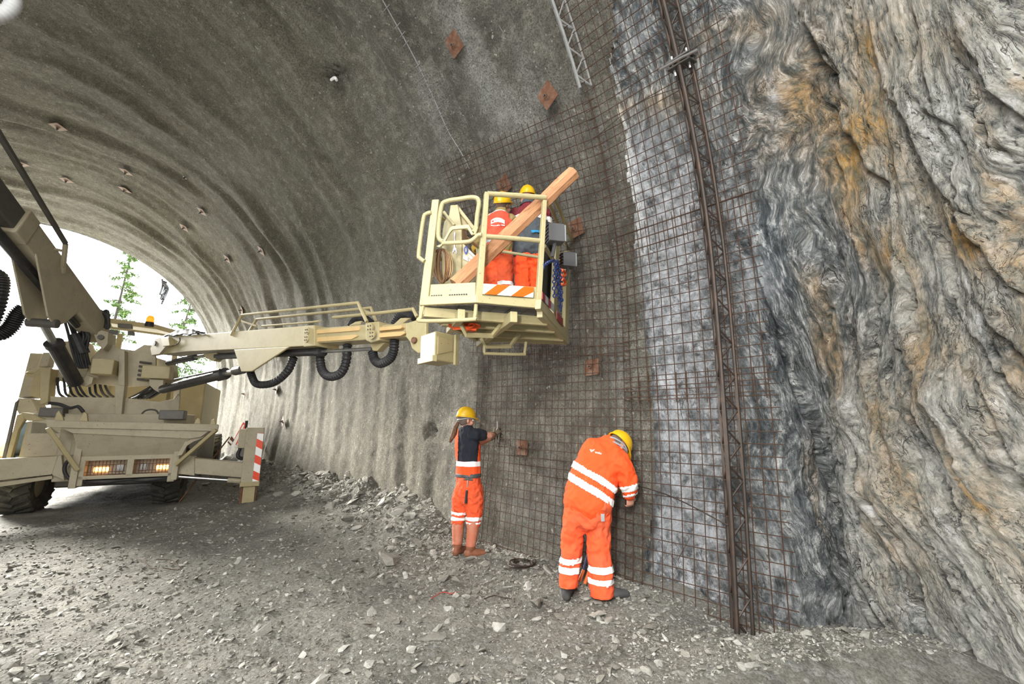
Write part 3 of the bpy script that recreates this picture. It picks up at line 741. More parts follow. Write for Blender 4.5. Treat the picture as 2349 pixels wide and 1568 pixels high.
# log stack seen past the cab
for i in range(7):
    r, c = divmod(i, 3) if i < 6 else (2, 0)
    p = hp(4, 1000, 27.0); p[2] = 0.15 + 0.30 * r
    dv_ = np.array([0.707, -0.707, 0]); fw_ = np.array([0.707, 0.707, 0])
    q = p + fw_ * (0.34 * c + 0.17 * (r % 2))
    o = single(MB().tube([q - dv_ * 2.6, q + dv_ * 0.25], 0.15, 10), 'log', M['log'], 'pale sawn log in the stack outside the portal behind the cab', 'log', 'logs stacked outside the portal')

# ------------------------------------------------------------------ things fixed to the wall
def wall_pt(Y, s, inset):
    if s < VCZ: return np.array([float(prof(s)) - inset, Y, s])
    a = (s - VCZ) / VR
    return np.array([VCX + (VR - inset) * math.cos(a), Y, VCZ + (VR - inset) * math.sin(a)])
rnd = random.Random(11)
def mesh_sheet(label, y0, y1, s0, s1, inset, tilt=0.0, step=0.1, seed=0, r=0.0043):
    r_ = random.Random(seed)
    c = wall_pt((y0 + y1) / 2, s0, inset)
    t = thing('reinforcing_mesh', label, 'steel mesh', c, 'reinforcing mesh sheets on the wall')
    nv, nh = int(round((y1 - y0) / step)), int(round((s1 - s0) / step))
    bow = lambda Y, s: 0.018 * mnoise.noise(Vector((Y * 1.3, s * 1.1, seed))) 
    sk = lambda Y: tilt * (Y - y0)
    for i in range(nv + 1):
        Y = y0 + (y1 - y0) * i / nv + r_.gauss(0, 0.004)
        ss = np.linspace(s0 - 0.05 - r_.random() * 0.03, s1 + 0.05 + r_.random() * 0.03, max(8, int((s1 - s0) / 0.22)))
        MB().tube([wall_pt(Y, s + sk(Y), inset + bow(Y, s)) for s in ss], r, 5).build('vertical_wire', M['rebar'], t)
    for j in range(nh + 1):
        s = s0 + (s1 - s0) * j / nh + r_.gauss(0, 0.004)
        yy = np.linspace(y0 - 0.06 - r_.random() * 0.02, y1 + 0.06 + r_.random() * 0.02, 12)
        MB().tube([wall_pt(Y, s + sk(Y), inset + 2 * r + bow(Y, s)) for Y in yy], r, 5).build('horizontal_wire', M['rebar'], t)
    return t
mesh_sheet('rusty mesh sheet on the grey concrete behind the two standing workers, reaching the floor', 2.42, 4.82, 0.12, 2.50, 0.075, 0.02, seed=1)
mesh_sheet('rusty mesh sheet on the grey concrete behind and above the work basket', 2.40, 4.95, 2.36, 5.30, 0.085, 0.13, seed=2)
mesh_sheet('lowest rusty mesh sheet over white streaked rock at the foot of the lattice girder', 1.06, 2.36, 0.08, 2.08, 0.045, 0.0, seed=3)
mesh_sheet('middle rusty mesh sheet over the rock, overlapping sheets above and below it', 1.08, 2.36, 1.92, 3.72, 0.055, 0.0, seed=4)
mesh_sheet('uppermost rusty mesh sheet over dark rock around the girder joint', 1.04, 2.42, 3.52, 6.9, 0.05, 0.0, seed=5)
# short loose end of mesh left in the older lining
t = thing('mesh_edge', 'pale ladder-like edge of an old mesh sticking out of the concrete above the basket', 'steel mesh', hit_vault(1000, 230, 0.02))
lad = [(858, -40), (880, 0), (925, 80), (962, 150), (985, 200), (1008, 250), (1030, 300), (1060, 350), (1080, 388)]
LP = [hit_vault(u, v, 0.045) for u, v in lad]
cp = curve_pts(LP, 64)
MB().tube([p + vault_normal(p) * 0.02 for p in cp], 0.008, 5).build('long_wire', M['girder_grey'], t)
for i in range(4, len(cp) - 1, 2):
    if rnd.random() < 0.2: continue
    p = cp[i]; nn = vault_normal(p); tt = nrm(cp[i + 1] - cp[i - 1]); sd = np.cross(nn, tt)
    MB().tube([p + nn * 0.035 - sd * (0.04 + 0.05 * rnd.random()), p + nn * 0.035 + sd * (0.05 + 0.04 * rnd.random())], 0.006, 5).build('cross_stub', M['girder_grey'], t)

def lattice_girder(label, Y, s0, s1, inset, mat, r=0.017, joint=None):
    t = thing('lattice_girder', label, 'girder', wall_pt(Y, s0, inset))
    ss = np.arange(s0, s1, 0.12)
    offs = [(-0.075, 0.0), (0.075, 0.0), (0.0, 0.12)]
    for k, (oy, oi) in enumerate(offs):
        MB().tube([wall_pt(Y + oy, s, inset + oi) for s in ss], r if k < 2 else r * 1.25, 8).build('chord_bar', mat, t)
    n = int((s1 - s0) / 0.145)
    for a, b in ((0, 2), (1, 2), (0, 1)):
        for i in range(n):
            sa, sb = s0 + (s1 - s0) * i / n, s0 + (s1 - s0) * (i + 1) / n
            if i % 2: p, q = offs[b], offs[a]
            else: p, q = offs[a], offs[b]
            if (a, b) == (0, 1) and i % 4: continue
            P, Q = wall_pt(Y + p[0], sa, inset + p[1]), wall_pt(Y + q[0], sb, inset + q[1])
            nn = vault_normal(P) * 0.012
            MB().tube([P, P * 0.85 + Q * 0.15 + nn, P * 0.15 + Q * 0.85 + nn, Q], 0.008, 5).build('lacing_bar', mat, t)
    if joint:
        for dsj in (-0.03, 0.03):
            P = wall_pt(Y, joint + dsj, inset + 0.05); nn = vault_normal(P); tt = np.array([0, 1, 0]); al = np.cross(nn, tt)
            MB().box(P, (0.11, 0.10, 0.008), (tt, nn, al)).build('end_plate', M['darksteel'], t, bevel=0.003)
        for oy in (-0.07, 0.07):
            P = wall_pt(Y + oy, joint, inset + 0.06); al = nrm(wall_pt(Y, joint + 0.1, inset) - wall_pt(Y, joint - 0.1, inset))
            MB().cyl(P - al * 0.09, P + al * 0.09, 0.014, 8).build('joint_bolt', M['steel'], t)
        P = wall_pt(Y, joint - 0.03, inset + 0.19); tt = np.array([0, 1, 0.0])
        MB().tube([P - tt * 0.2, P - tt * 0.05 + np.array([0, 0, 0.02]), P + tt * 0.16 + np.array([0, 0, 0.03])], 0.014, 8).build('tie_rod', M['steel'], t)
    return t
lattice_girder('dark rusty lattice girder standing free in front of the meshed rock', 1.38, 0.0, 6.6, 0.08, M['girder'], joint=5.12)
lattice_girder('cement-covered upper end of the lattice girder half buried in grey concrete', 2.44, 5.45, 7.4, 0.02, M['girder_grey'], r=0.012)
# slack binding wires on the mesh
def wire(name, label, pts, r, mat, cat='wire', group=None):
    return single(MB().tube(curve_pts(pts, 24), r, 5), name, mat, label, cat, group)
wire('tie_rod', 'thin dark rod slung across the mesh from the bent worker to the girder', [wall_pt(2.35, 1.06, 0.10), wall_pt(1.9, 0.98, 0.12), wall_pt(1.42, 0.82, 0.16)], 0.0065, M['girder'], 'rod')
wire('binding_wire', 'thin wire running up the mesh to the girder below its joint', [hit_vault(1355, 325, 0.10), hit_vault(1460, 240, 0.11), hit_vault(1560, 200, 0.16)], 0.004, M['girder'])
wire('binding_wire', 'short crooked wire lying over the lowest mesh sheet', [hit_vault(1555, 1285, 0.09), hit_vault(1570, 1255, 0.10), hit_vault(1580, 1235, 0.09), hit_vault(1574, 1225, 0.09)], 0.003, M['girder'])
wire('binding_wire', 'wire end hanging from the upper concrete, beside the large rusty plate', [hit_vault(1145, 60, 0.03), hit_vault(1155, 75, 0.05), hit_vault(1152, 80, 0.04), hit_vault(1160, 90, 0.03)], 0.003, M['girder_grey'])

def anchor_plate(u, v, size, rot, mat, label, group=None, lift=0.035, nut=0.03):
    P = hit_vault(u, v, lift); nn = vault_normal(P)
    a0 = np.array([0, 1.0, 0]); b0 = np.cross(nn, a0)
    if rot is None:        # hung on its corner: one diagonal points up the arch
        best = min(np.linspace(0, math.pi, 90), key=lambda t_: abs(project(P + 0.1 * (a0 * math.cos(t_) + b0 * math.sin(t_)))[0] - u))
        rot = best - math.pi / 4
    a, b = a0 * math.cos(rot) + b0 * math.sin(rot), -a0 * math.sin(rot) + b0 * math.cos(rot)
    tl = nrm(nn + np.array([0, rnd.gauss(0, .06), rnd.gauss(0, .06)])); a = nrm(a - tl * np.dot(a, tl)); b = np.cross(tl, a)
    t = thing('anchor_plate', label, 'anchor plate', P, group)
    MB().box(P, (size / 2, size / 2, 0.006), (a, b, tl)).build('plate', mat, t, bevel=0.003)
    k = MB()
    for i in range(3): k.tube([P, P + tl * 0.01 * (i + 1)], size * (0.24 - 0.05 * i), 14)
    k.build('dome_washer', mat, t)
    MB().tube([P, P + tl * (0.02 + nut)], 0.024, 6).build('nut', M['darksteel'] if mat is M['greyplate'] else mat, t)
    MB().tube([P, P + tl * (0.05 + nut)], 0.012, 8).build('bolt_end', M['darksteel'], t)
for u, v, s, rot, lab in (
        (1042, 101, 0.24, None, 'rusty diamond plate at the top of the concrete, highest of all'),
        (1256, 219, 0.23, None, 'rusty diamond plate just above the upper edge of the mesh'),
        (1156, 424, 0.22, 0.2, 'dark rusty plate behind the mesh directly over the first basket worker'),
        (1321, 523, 0.21, 0.1, 'dark rusty plate behind the mesh right beside the basket'),
        (1357, 842, 0.19, 0.05, 'rusty plate behind the mesh below the basket'),
        (1198, 1026, 0.19, 0.0, 'square rusty plate behind the mesh between the two standing workers')):
    anchor_plate(u, v, s, rot, M['rustplate'], lab)
far = [(133, 291, 'grey plate on the vault, nearest to the boom railing'), (48, 376, 'small plate on the vault partly behind the boom railing'),
       (152, 413, 'plate on the vault straight above the portal opening'), (289, 394, 'upper plate of the stacked pair over the portal'),
       (286, 435, 'lower plate of the stacked pair over the portal'), (463, 485, 'pinkish diamond plate on the haunch, upper one of two'),
       (422, 522, 'pinkish diamond plate on the haunch, lower one of two'), (599, 575, 'narrow edge-on plate on the haunch, farther from the portal'),
       (521, 594, 'narrow edge-on plate on the haunch, nearer to the portal'), (554, 711, 'plate on the side wall just above the boom railing'),
       (560, 903, 'small plate on the bright side wall under the lift cylinder'), (634, 893, 'plate on the bright side wall under the first hose loop'),
       (649, 966, 'plate on the bright side wall below the hose loops'), (603, 1024, 'plate on the bright side wall right beside the striped support leg')]
for u, v, lab in far:
    anchor_plate(u, v, 0.24, 0.785 + rnd.gauss(0, .1), M['greyplate'], lab, lift=0.06, nut=0.05)
anchor_plate(424, 407, 0.09, 0.3, M['darksteel'], 'small dark bolt head on the vault without a square plate', lift=0.03)
o = single(MB().tube(curve_pts([hit_vault(760, 183, 0.0), hit_vault(768, 178, 0.10), hit_vault(772, 184, 0.14)], 12), 0.022, 10), 'anchor_pipe', M['white'], 'white pipe end poking from the ragged hole in the vault', 'pipe')
MBp = MB()
for k in range(7):
    a, b = hit_vault(372 + k * 1.5, 640 + rnd.random() * 14, 0.15), hit_vault(388 + rnd.random() * 4, 655 + k * 2, -0.05)
    MBp.tube(curve_pts([a, (a + b) / 2 + np.array([rnd.gauss(0, .05), 0, -.1 - .1 * rnd.random()]), a + np.array([0, 0, -0.5 - 0.4 * rnd.random()])], 10), 0.035, 5)
single(MBp, 'torn_membrane', M['rubber'], 'black torn membrane hanging from the portal edge near the trees', 'membrane')
# coloured hose end at the upper corner
o = single(MB().tube(curve_pts([at_y(-25, -30, 5.2), at_y(24, -10, 5.2), at_y(30, 12, 5.2), at_y(12, 32, 5.2), at_y(-20, 42, 5.2)], 40), [0.055 * (1 + 0.08 * math.sin(i * 2.2)) for i in range(41)], 10), 'ventilation_hose', M['labelgrey'], 'grey corrugated hose loop hanging at the upper corner of the vault', 'hose', smooth=True)

# ------------------------------------------------------------------ loose stones and gravel
def hull_stone(seed, flat):
    import bmesh
    r_ = random.Random(seed); bm = bmesh.new()
    for i in range(13):
        v = Vector((r_.gauss(0, 1), r_.gauss(0, 1), r_.gauss(0, 1))).normalized() * (0.75 + 0.35 * r_.random())
        bm.verts.new((v.x, v.y * (0.5 + 0.36 * ((seed * 7) % 5) / 5), v.z * flat))
    bmesh.ops.convex_hull(bm, input=bm.verts)
    bmesh.ops.delete(bm, geom=[v for v in bm.verts if not v.link_faces], context='VERTS')
    bm.normal_update(); bm.verts.index_update()
    vs = np.array([v.co[:] for v in bm.verts]); fs = [tuple(v.index for v in f.verts) for f in bm.faces]
    bm.free(); return vs, fs
variants = [hull_stone(i, (0.2, 0.3, 0.42, 0.25, 0.55, 0.22, 0.36, 0.45, 0.2, 0.32)[i % 10]) for i in range(20)]
vmesh = []
for vs, fs in variants:
    me = bpy.data.meshes.new('stone'); me.from_pydata(vs.tolist(), [], fs); me.materials.append(M['stone']); me.update(); vmesh.append(me)
R2 = np.random.RandomState(5)
cand = []
def scatter(n, gen, smin, smax, pw):
    for _ in range(n):
        x, y = gen()
        s = smin * (smax / smin) ** (R2.rand() ** pw)
        cand.append((x, y, s))
def in_view():
    while True:
        u, v = R2.uniform(-60, 2200), 1130 + 520 * R2.rand() ** 0.8
        P = at_z(u, v, 0.0)
        if P[0] < 4.0 and P[1] < 15 and P[0] > -3: return P[0], P[1]
def near_wall():
    y = R2.uniform(5.0, 16); return 4.35 - abs(R2.normal(0, 0.55)), y
def near_feet():
    y = R2.uniform(1.8, 5.6); return 4.0 - abs(R2.normal(0, 0.7)), y
def by_face():
    a = R2.uniform(-1.2, 1.0); return 3.75 + a * 0.55 + R2.normal(0, 0.25), 0.55 + a * 0.9 + R2.normal(0, 0.3)
scatter(1500, in_view, 0.014, 0.065, 2.2)
scatter(700, near_wall, 0.03, 0.17, 1.7)
scatter(450, near_feet, 0.018, 0.095, 2.2)
scatter(200, by_face, 0.012, 0.045, 2.0)
def corner():
    while True:
        P = at_z(R2.uniform(1450, 2360), R2.uniform(1400, 1640), 0.12)
        if P[1] > 1.5 and P[0] > 4.0: continue
        if P[0] > np.interp(P[1], [-2.6, -1.7, -0.95, -0.35, 0.12, 0.5, 0.78, 1.5], [2.9, 3.2, 3.55, 3.95, 4.3, 4.6, 4.75, 4.2]) - 0.02: continue
        return P[0], P[1]
scatter(300, corner, 0.010, 0.035, 2.2)
scatter(6000, corner, 0.004, 0.016, 1.5)
scatter(9000, in_view, 0.006, 0.020, 1.6)
scatter(6000, near_feet, 0.006, 0.022, 1.6)
scatter(5200, near_wall, 0.010, 0.05, 1.7)
scatter(5000, by_face, 0.005, 0.018, 1.5)
scatter(9000, lambda: (R2.uniform(-3, 4.1), R2.uniform(4, 15)), 0.012, 0.045, 1.7)
big = [(260, 1452, 0.085), (605, 1441, 0.10), (285, 1515, 0.075), (852, 1398, 0.10), (408, 1403, 0.045), (1000, 1460, 0.11), (1235, 1385, 0.13), (1370, 1420, 0.09), (735, 1553, 0.08), (30, 1520, 0.07),
       (890, 1285, 0.20), (1075, 1290, 0.14), (790, 1472, 0.06), (1020, 1325, 0.10), (85, 1545, 0.07), (1160, 1345, 0.09), (620, 1500, 0.06)]
bigl = ['pale block lying alone near the lower edge', 'pale flat slab in the middle of the open floor', 'tan layered block lying at the lower edge', 'white chipped slab in front of the binding wires', 'small white cube-like stone lying alone on dark muck',
        'long grey block in front of the wire coil', 'largest grey slab in front of the bent worker', 'grey wedge beside the right shoe of the bent worker', 'pale stone at the bottom edge below the slab', 'grey block in the bottom corner under the machine side',
        'long flat slab at the foot of the rubble bank', 'light grey block right under the ponytailed worker', 'thin bright flake on the open floor', 'grey stone just left of the wire coil', 'dull rounded stone at the bottom edge', 'grey block right below the wire coil', 'low grey stone between pale slab and lower edge']
for (u, v, s), lab in zip(big, bigl):
    P = at_z(u, v, 0.03); z = float(floor_h(P[0], P[1])); k = R2.randint(20)
    o = bpy.data.objects.new('stone', vmesh[k]); COL.objects.link(o)
    o.location = (P[0], P[1], z + s * 0.15); o.scale = (s, s, s); o.rotation_euler = (R2.normal(0, .25), R2.normal(0, .25), R2.uniform(0, 6.28))
    tag(o, lab, 'stone')
C_ = np.array(cand); px_, py_, pz_ = project(np.stack([C_[:, 0], C_[:, 1], 0 * C_[:, 0]], 1))
seen = (px_ > -20) & (px_ < 2370) & (py_ < 1590) & (pz_ > 0.5)
blocked = ((np.abs(C_[:, 0] - 0.67) < 1.7) & (C_[:, 1] > 11)) | (np.hypot(C_[:, 0] - 2.79, C_[:, 1] - 10.28) < 0.35)
clear = np.ones(len(C_), bool)
for fxx, fyy in ((3.75, 4.68), (3.9, 4.55), (3.6, 2.95), (3.86, 2.7)): clear &= ~((np.hypot(C_[:, 0] - fxx, C_[:, 1] - fyy) < 0.22) & (C_[:, 2] > 0.03))
C_ = C_[seen & ~blocked & clear]; pz_ = pz_[seen & ~blocked & clear]
order = np.argsort(-C_[:, 2] / pz_)
hz = floor_h(C_[:, 0], C_[:, 1])
for i in order[:283]:
    x, y, s = C_[i]; k = R2.randint(20); o = bpy.data.objects.new('stone', vmesh[k]); COL.objects.link(o)
    o.location = (x, y, hz[i] + s * 0.12); o.scale = (s, s, s); o.rotation_euler = (R2.normal(0, .3), R2.normal(0, .3), R2.uniform(0, 6.28))
    if y > 5.0 and x > 2.9: tag(o, 'angular grey stone in the rubble bank along the concrete wall', 'stone', 'stones in the rubble bank')
    elif x > 3.0: tag(o, 'grey broken stone on the floor near the foot of the wall', 'stone', 'stones near the wall')
    else: tag(o, 'grey flaky stone lying loose on the open muck floor', 'stone', 'stones on the open floor')
gv, gf = [], []; off = 0
rest = order[283:]
for i in rest:
    x, y, s = C_[i]; vs, fs = variants[R2.randint(20)]
    a, b_, c_ = R2.uniform(0, 6.28), R2.normal(0, .35), R2.normal(0, .35)
    Rm = np.array(Matrix.Rotation(a, 3, 'Z') @ Matrix.Rotation(b_, 3, 'X') @ Matrix.Rotation(c_, 3, 'Y'))
    gv.append(vs @ Rm.T * s + (x, y, hz[i] + s * 0.15)); gf += [tuple(off + q for q in f) for f in fs]; off += len(vs)
gr = link_mesh('gravel', np.concatenate(gv), gf, M['stone'], None)
tag(gr, 'grey broken gravel strewn over the tunnel floor', 'gravel', kind='stuff')

# wire coil and scraps on the floor
P0 = at_z(1197, 1312, 0.05); z0 = float(floor_h(P0[0], P0[1])) + 0.03
pts = []
for i in range(150):
    a = i / 150 * 6.283 * 6
    rr = 0.125 + 0.022 * math.sin(a * 0.37 + 1) + 0.010 * math.sin(a * 1.7)
    pts.append((P0[0] + rr * math.cos(a) + 0.02 * math.sin(a * .21), P0[1] + rr * math.sin(a), z0 + 0.02 * math.sin(a * 0.53) + 0.012 * (i / 150)))
single(MB().tube(pts, 0.0055, 5), 'wire_coil', M['girder'], 'dark coil of binding wire lying on the rubble between the standing workers', 'wire coil')
for k, (uv, lab) in enumerate((([(310, 1275), (330, 1283), (345, 1292), (360, 1296)], 'rusty bent wire lying on the open floor, shorter one'), ([(360, 1276), (395, 1280), (412, 1290), (408, 1297), (375, 1294)], 'rusty hooked wire lying on the open floor, longer one'),
        ([(1110, 1365), (1135, 1358), (1150, 1362), (1175, 1368), (1180, 1375)], 'thin dark cable scrap in front of the wire coil'))):
    pp = [at_z(u, v, 0.04) for u, v in uv]; pp = [np.array([p[0], p[1], float(floor_h(p[0], p[1])) + 0.02]) for p in pp]
    wire('wire_scrap', lab, pp, 0.005, M['rebar'] if k < 2 else M['girder'])
pp = [at_z(u, v, 0.03) for u, v in ((990, 1362), (1015, 1350), (1035, 1352), (1050, 1348))]
wire('red_cord', 'thin red cord scrap on the floor beside the wall rubble', [np.array([p[0], p[1], float(floor_h(p[0], p[1])) + 0.02]) for p in pp], 0.004, M['wirered'], 'cord')

# ------------------------------------------------------------------ the work platform machine
M0 = np.array([0.67, 12.72, 0.0]); MD = nrm(np.array([2.2, -0.68, 0])); MN = np.array([MD[1], -MD[0], 0.0])   # right in view, towards the camera
UP = np.array([0, 0, 1.0])
def W(x, y, z): return M0 + MD * x + MN * y + UP * z
AX = (MD, MN, UP)
def mpx(u, v, y):                     # sight line met with the machine's upright plane at y
    r = ray(u, v); t = (y - (CAMP - M0) @ MN) / (r @ MN); return CAMP + r * t
def c1(x, y): return (x * 0.4464, y * 0.4464 + 480)
def c3(x, y): return (x * 0.32355 + 320, y * 0.32355 + 660)
def c5(x, y): return (x * 0.3189, y * 0.3189 + 680)
def c7(x, y): return (x * 0.3189, y * 0.3189 + 280)
rig = thing('platform_machine', 'cream two-boom work platform machine parked near the portal, basket raised at the meshed wall', 'machine', W(0.3, 0, 0))
def MBX(b, x0, x1, y0, y1, z0, z1):
    return b.box(W((x0 + x1) / 2, (y0 + y1) / 2, (z0 + z1) / 2), ((x1 - x0) / 2, (y1 - y0) / 2, (z1 - z0) / 2), AX)
def mbox(name, x0, x1, y0, y1, z0, z1, mat='cream_dull', parent=None, bevel=0.015, label=None):
    return MBX(MB(), x0, x1, y0, y1, z0, z1).build(name, M[mat], parent or rig, bevel=bevel, label=label)
def plate_poly(name, pts, y, depth, mat='cream_dull', parent=None, bevel=0.008):
    return MB().prism([mpx(*p, y) for p in pts], MN * -depth).build(name, M[mat], parent or rig, bevel=bevel)
# chassis and wheels
mbox('added_side_block', -1.3, -0.62, -4.9, -0.35, 0.38, 1.5, 'darksteel', bevel=0.03)  # added dark boxes, blocking the bright floor behind the wheels
mbox('added_side_block', 0.9, 1.3, -4.9, -0.35, 0.38, 1.5, 'darksteel', bevel=0.03)
mbox('deck', -0.9, 1.4, 0.1, 1.1, 1.45, 1.83, 'cream_dull')
mbox('chassis', -0.62, 0.9, -6.2, 0.55, 0.42, 1.10, 'darksteel', bevel=0.03)
for sx, y, lx in ((-1.05, 0.35, 1), (1.16, 0.35, 1), (-1.05, -5.7, 0), (1.16, -5.7, 0)):
    wz = 0.56
    c = W(sx, y, wz); g = float(floor_h(c[0], c[1])); c[2] = g + 0.54
    wpart = part_empty('wheel', rig); R, hw = 0.55, 0.24
    prof_t = [(0.30, -0.20), (0.46, -hw), (0.52, -hw + 0.01), (R - 0.015, -hw + 0.05), (R - 0.015, hw - 0.05), (0.52, hw - 0.01), (0.46, hw), (0.30, 0.20)]
    b = MB(); n = 36
    vs = [c + MD * w_ + (MN * math.cos(2 * math.pi * k / n) + UP * math.sin(2 * math.pi * k / n)) * r_ for k in range(n) for r_, w_ in prof_t]
    q = len(prof_t)
    b.add(vs, [(k * q + i, k * q + (i + 1) % q, ((k + 1) % n) * q + (i + 1) % q, ((k + 1) % n) * q + i) for k in range(n) for i in range(q)])
    b.build('tyre', M['tyre'], wpart, smooth=False)
    b = MB()
    for k in range(22):
        a = 2 * math.pi * k / 22
        rd = MN * math.cos(a) + UP * math.sin(a); tg = -MN * math.sin(a) + UP * math.cos(a)
        for s_ in (-1, 1):
            ax1 = nrm(MD * s_ + tg * 0.45)
            b.box(c + rd * (R - 0.01) + MD * s_ * 0.115 + tg * (0.03 * s_), (0.125, 0.034, 0.030), (ax1, nrm(np.cross(rd, ax1)), rd))
    o = b.build('tread_lugs', M['tyre'], wpart, bevel=0.006); o['kind'] = 'stuff'
    b = MB().tube([c - MD * 0.14, c + MD * 0.14], 0.30, 24); b.build('rim', M['cream_dull'], wpart)
# front lip with the sloping deflector plate and frame for the lamps
lip = part_empty('front_frame', rig)
MB().prism([mpx(*c1(*q), 1.9) for q in ((238, 1085), (1118, 1104), (1122, 1112), (1116, 1140), (240, 1120))], MN * -0.12).build('upper_lip', M['cream_dull'], lip, bevel=0.01)
for tri in (((280, 1082), (288, 1050), (302, 1032), (322, 1068), (326, 1084)), ((405, 1086), (412, 1072), (432, 1040), (446, 1050), (450, 1088)), ((998, 1100), (1006, 1080), (1016, 1070), (1026, 1076), (1030, 1102)), ((1080, 1106), (1086, 1082), (1102, 1074), (1108, 1108))):
    MB().prism([mpx(*c1(*q), 1.88) for q in tri], MN * -0.06).build('lifting_ear', M['cream'], lip, bevel=0.006)
A_, B_ = [mpx(*c1(*q), 1.86) for q in ((300, 1118), (1075, 1138), (1030, 1170), (970, 1178), (372, 1150))], None
MB().prism(A_, MN * -0.1).build('lip_flange', M['cream_dull'], lip, bevel=0.008)
p_top = [mpx(*c1(*q), 1.84) for q in ((375, 1150), (975, 1175))]; p_bot = [mpx(*c1(*q), 1.62) for q in ((412, 1275), (925, 1268))]
b = MB(); off_ = MN * -0.05
b.add([p_top[0], p_top[1], p_bot[1], p_bot[0], p_top[0] + off_, p_top[1] + off_, p_bot[1] + off_, p_bot[0] + off_], [(3, 2, 1, 0), (4, 5, 6, 7), (0, 1, 5, 4), (1, 2, 6, 5), (2, 3, 7, 6), (3, 0, 4, 7)])
b.build('deflector_plate', M['cream_dull'], lip)
sl = [mpx(*c1(*q), 1.80) for q in ((960, 1178), (1060, 1150), (1040, 1175), (990, 1195), (960, 1215), (935, 1262), (905, 1268))]
MB().prism(sl, MN * -0.06).build('side_gusset', M['cream_dull'], lip, bevel=0.006)
for a, e in (((245, 1122), (398, 1340)), ((1112, 1132), (905, 1312))):
    MB().bar(mpx(*c1(*a), 1.93), mpx(*c1(*e), 1.72), 0.09, 0.06).build('diagonal_brace', M['cream'], lip, bevel=0.006)
# lamp frame
lamp = part_empty('lamp_frame', rig)
x0, x1, z0, z1 = 0.0, 1.385, 0.60, 1.03
def fr(xa, xb, za, zb, nm='frame_bar', y0=1.5, y1=1.66): MBX(MB(), xa, xb, y0, y1, za, zb).build(nm, M['cream_dull'], lamp, bevel=0.008)
tl = -0.03
fr(-0.02, 1.40, 0.98, 1.06); fr(-0.02, 1.40, 0.655, 0.72); fr(-0.02, 0.10, 0.55, 1.0); fr(0.68, 0.78, 0.69, 1.0); fr(1.31, 1.42, 0.55, 1.0)
MBX(MB(), 0.08, 1.34, 1.28, 1.32, 0.69, 1.0).build('lamp_recess_back', M['rustplate'], lamp)
for xa in (0.10, 0.78):
    MBX(MB(), xa, xa + 0.56, 1.31, 1.60, 0.70, 0.72).build('recess_floor', M['rustplate'], lamp)
for xa, xb, lit in ((0.16, 0.40, True), (0.47, 0.62, False), (0.82, 0.97, False), (1.07, 1.29, True)):
    b = MBX(MB(), xa, xb, 1.36, 1.46, 0.745, 0.905 if not lit else 0.865)
    hl = b.build('headlamp', M['darksteel'], lamp, bevel=0.01)
    # the glowing (or dark) lens sits proud of its housing
    q = MBX(MB(), xa + 0.015, xb - 0.015, 1.46, 1.475, 0.76, (0.89 if not lit else 0.85))
    o = q.build('lens', M['lamp_glow'] if lit else M['lens'], lamp, bevel=0.006, label='lit warm headlamp lens' if lit else None)
for xa in (0.10, 0.78):
    for i in range(11):
        xx = xa + 0.03 + i * 0.05
        MB().tube([W(xx, 1.62, 0.70), W(xx, 1.62, 1.0)], 0.006, 6).build('guard_bar', M['rustplate'], lamp)
    for zz in (0.78, 0.9):
        MB().tube([W(xa, 1.625, zz), W(xa + 0.56, 1.625, zz)], 0.006, 6).build('guard_bar', M['rustplate'], lamp)
fr(-0.07, 0.03, 0.52, 1.35, 'corner_post', 1.5, 1.7); fr(1.36, 1.46, 0.58, 1.25, 'corner_post', 1.5, 1.68)
MB().tube([W(0.05, 1.5, 0.60), W(0.7, 1.5, 0.585), W(1.38, 1.5, 0.60)], 0.05, 12).build('bottom_pipe', M['darksteel'], lamp)
hb = MB(); hb.tube(curve_pts([W(0.1, 1.62, 0.62), W(0.4, 1.68, 0.59), W(0.7, 1.66, 0.62), W(1.0, 1.68, 0.59), W(1.3, 1.62, 0.62)], 30), 0.018, 8); hb.build('bottom_hose', M['rubber'], lamp)
MB().tube(curve_pts([mpx(*c1(*q), 1.6) for q in ((350, 1290), (332, 1320), (335, 1355), (360, 1385), (390, 1388))], 24), 0.028, 10).build('looped_hose', M['rubber'], lamp)
mbox('front_cross_box', -0.38, 1.44, 0.9, 1.46, 0.62, 1.55, 'cream_dull', bevel=0.02)
mbox('oval_hole_bracket', -0.17, 0.02, 1.46, 1.56, 1.08, 1.36, 'cream_dull')
# outriggers
outr = part_empty('outrigger', rig)
def rpoly(nm, pts, y, dep, mat='cream_dull', par=None): return MB().prism([mpx(*c1(*q), y) for q in pts], MN * -dep).build(nm, M[mat], par, bevel=0.01)
rpoly('beam_sleeve', ((905, 1264), (1000, 1272), (1000, 1368), (905, 1358)), 1.56, 0.3, par=outr)
rpoly('outer_beam', ((1000, 1278), (1248, 1302), (1248, 1378), (1000, 1358)), 1.54, 0.26, par=outr)
MB().cyl(mpx(*c1(905, 1372), 1.5), mpx(*c1(1225, 1395), 1.5), 0.03, 12).build('cylinder_rod', M['steel'], outr)
MB().cyl(mpx(*c1(1170, 1390), 1.5), mpx(*c1(1235, 1396), 1.5), 0.05, 12).build('cylinder_end', M['cream_dull'], outr)
legc = mpx(577, 1060, 1.5) - M0; lx = legc @ MD
mbox('leg_column', lx - 0.155, lx + 0.175, 1.28, 1.62, 0.40, 1.56, 'cream_dull', outr, 0.015)
mbox('leg_head', lx - 0.28, lx - 0.15, 1.30, 1.58, 1.14, 1.53, 'cream_dull', outr, 0.012)
mbox('leg_collar', lx - 0.165, lx + 0.185, 1.27, 1.63, 0.37, 0.46, 'cream', outr, 0.012)
mbox('leg_ram', lx - 0.10, lx + 0.12, 1.32, 1.58, -0.06, 0.40, 'cream', outr, 0.01)
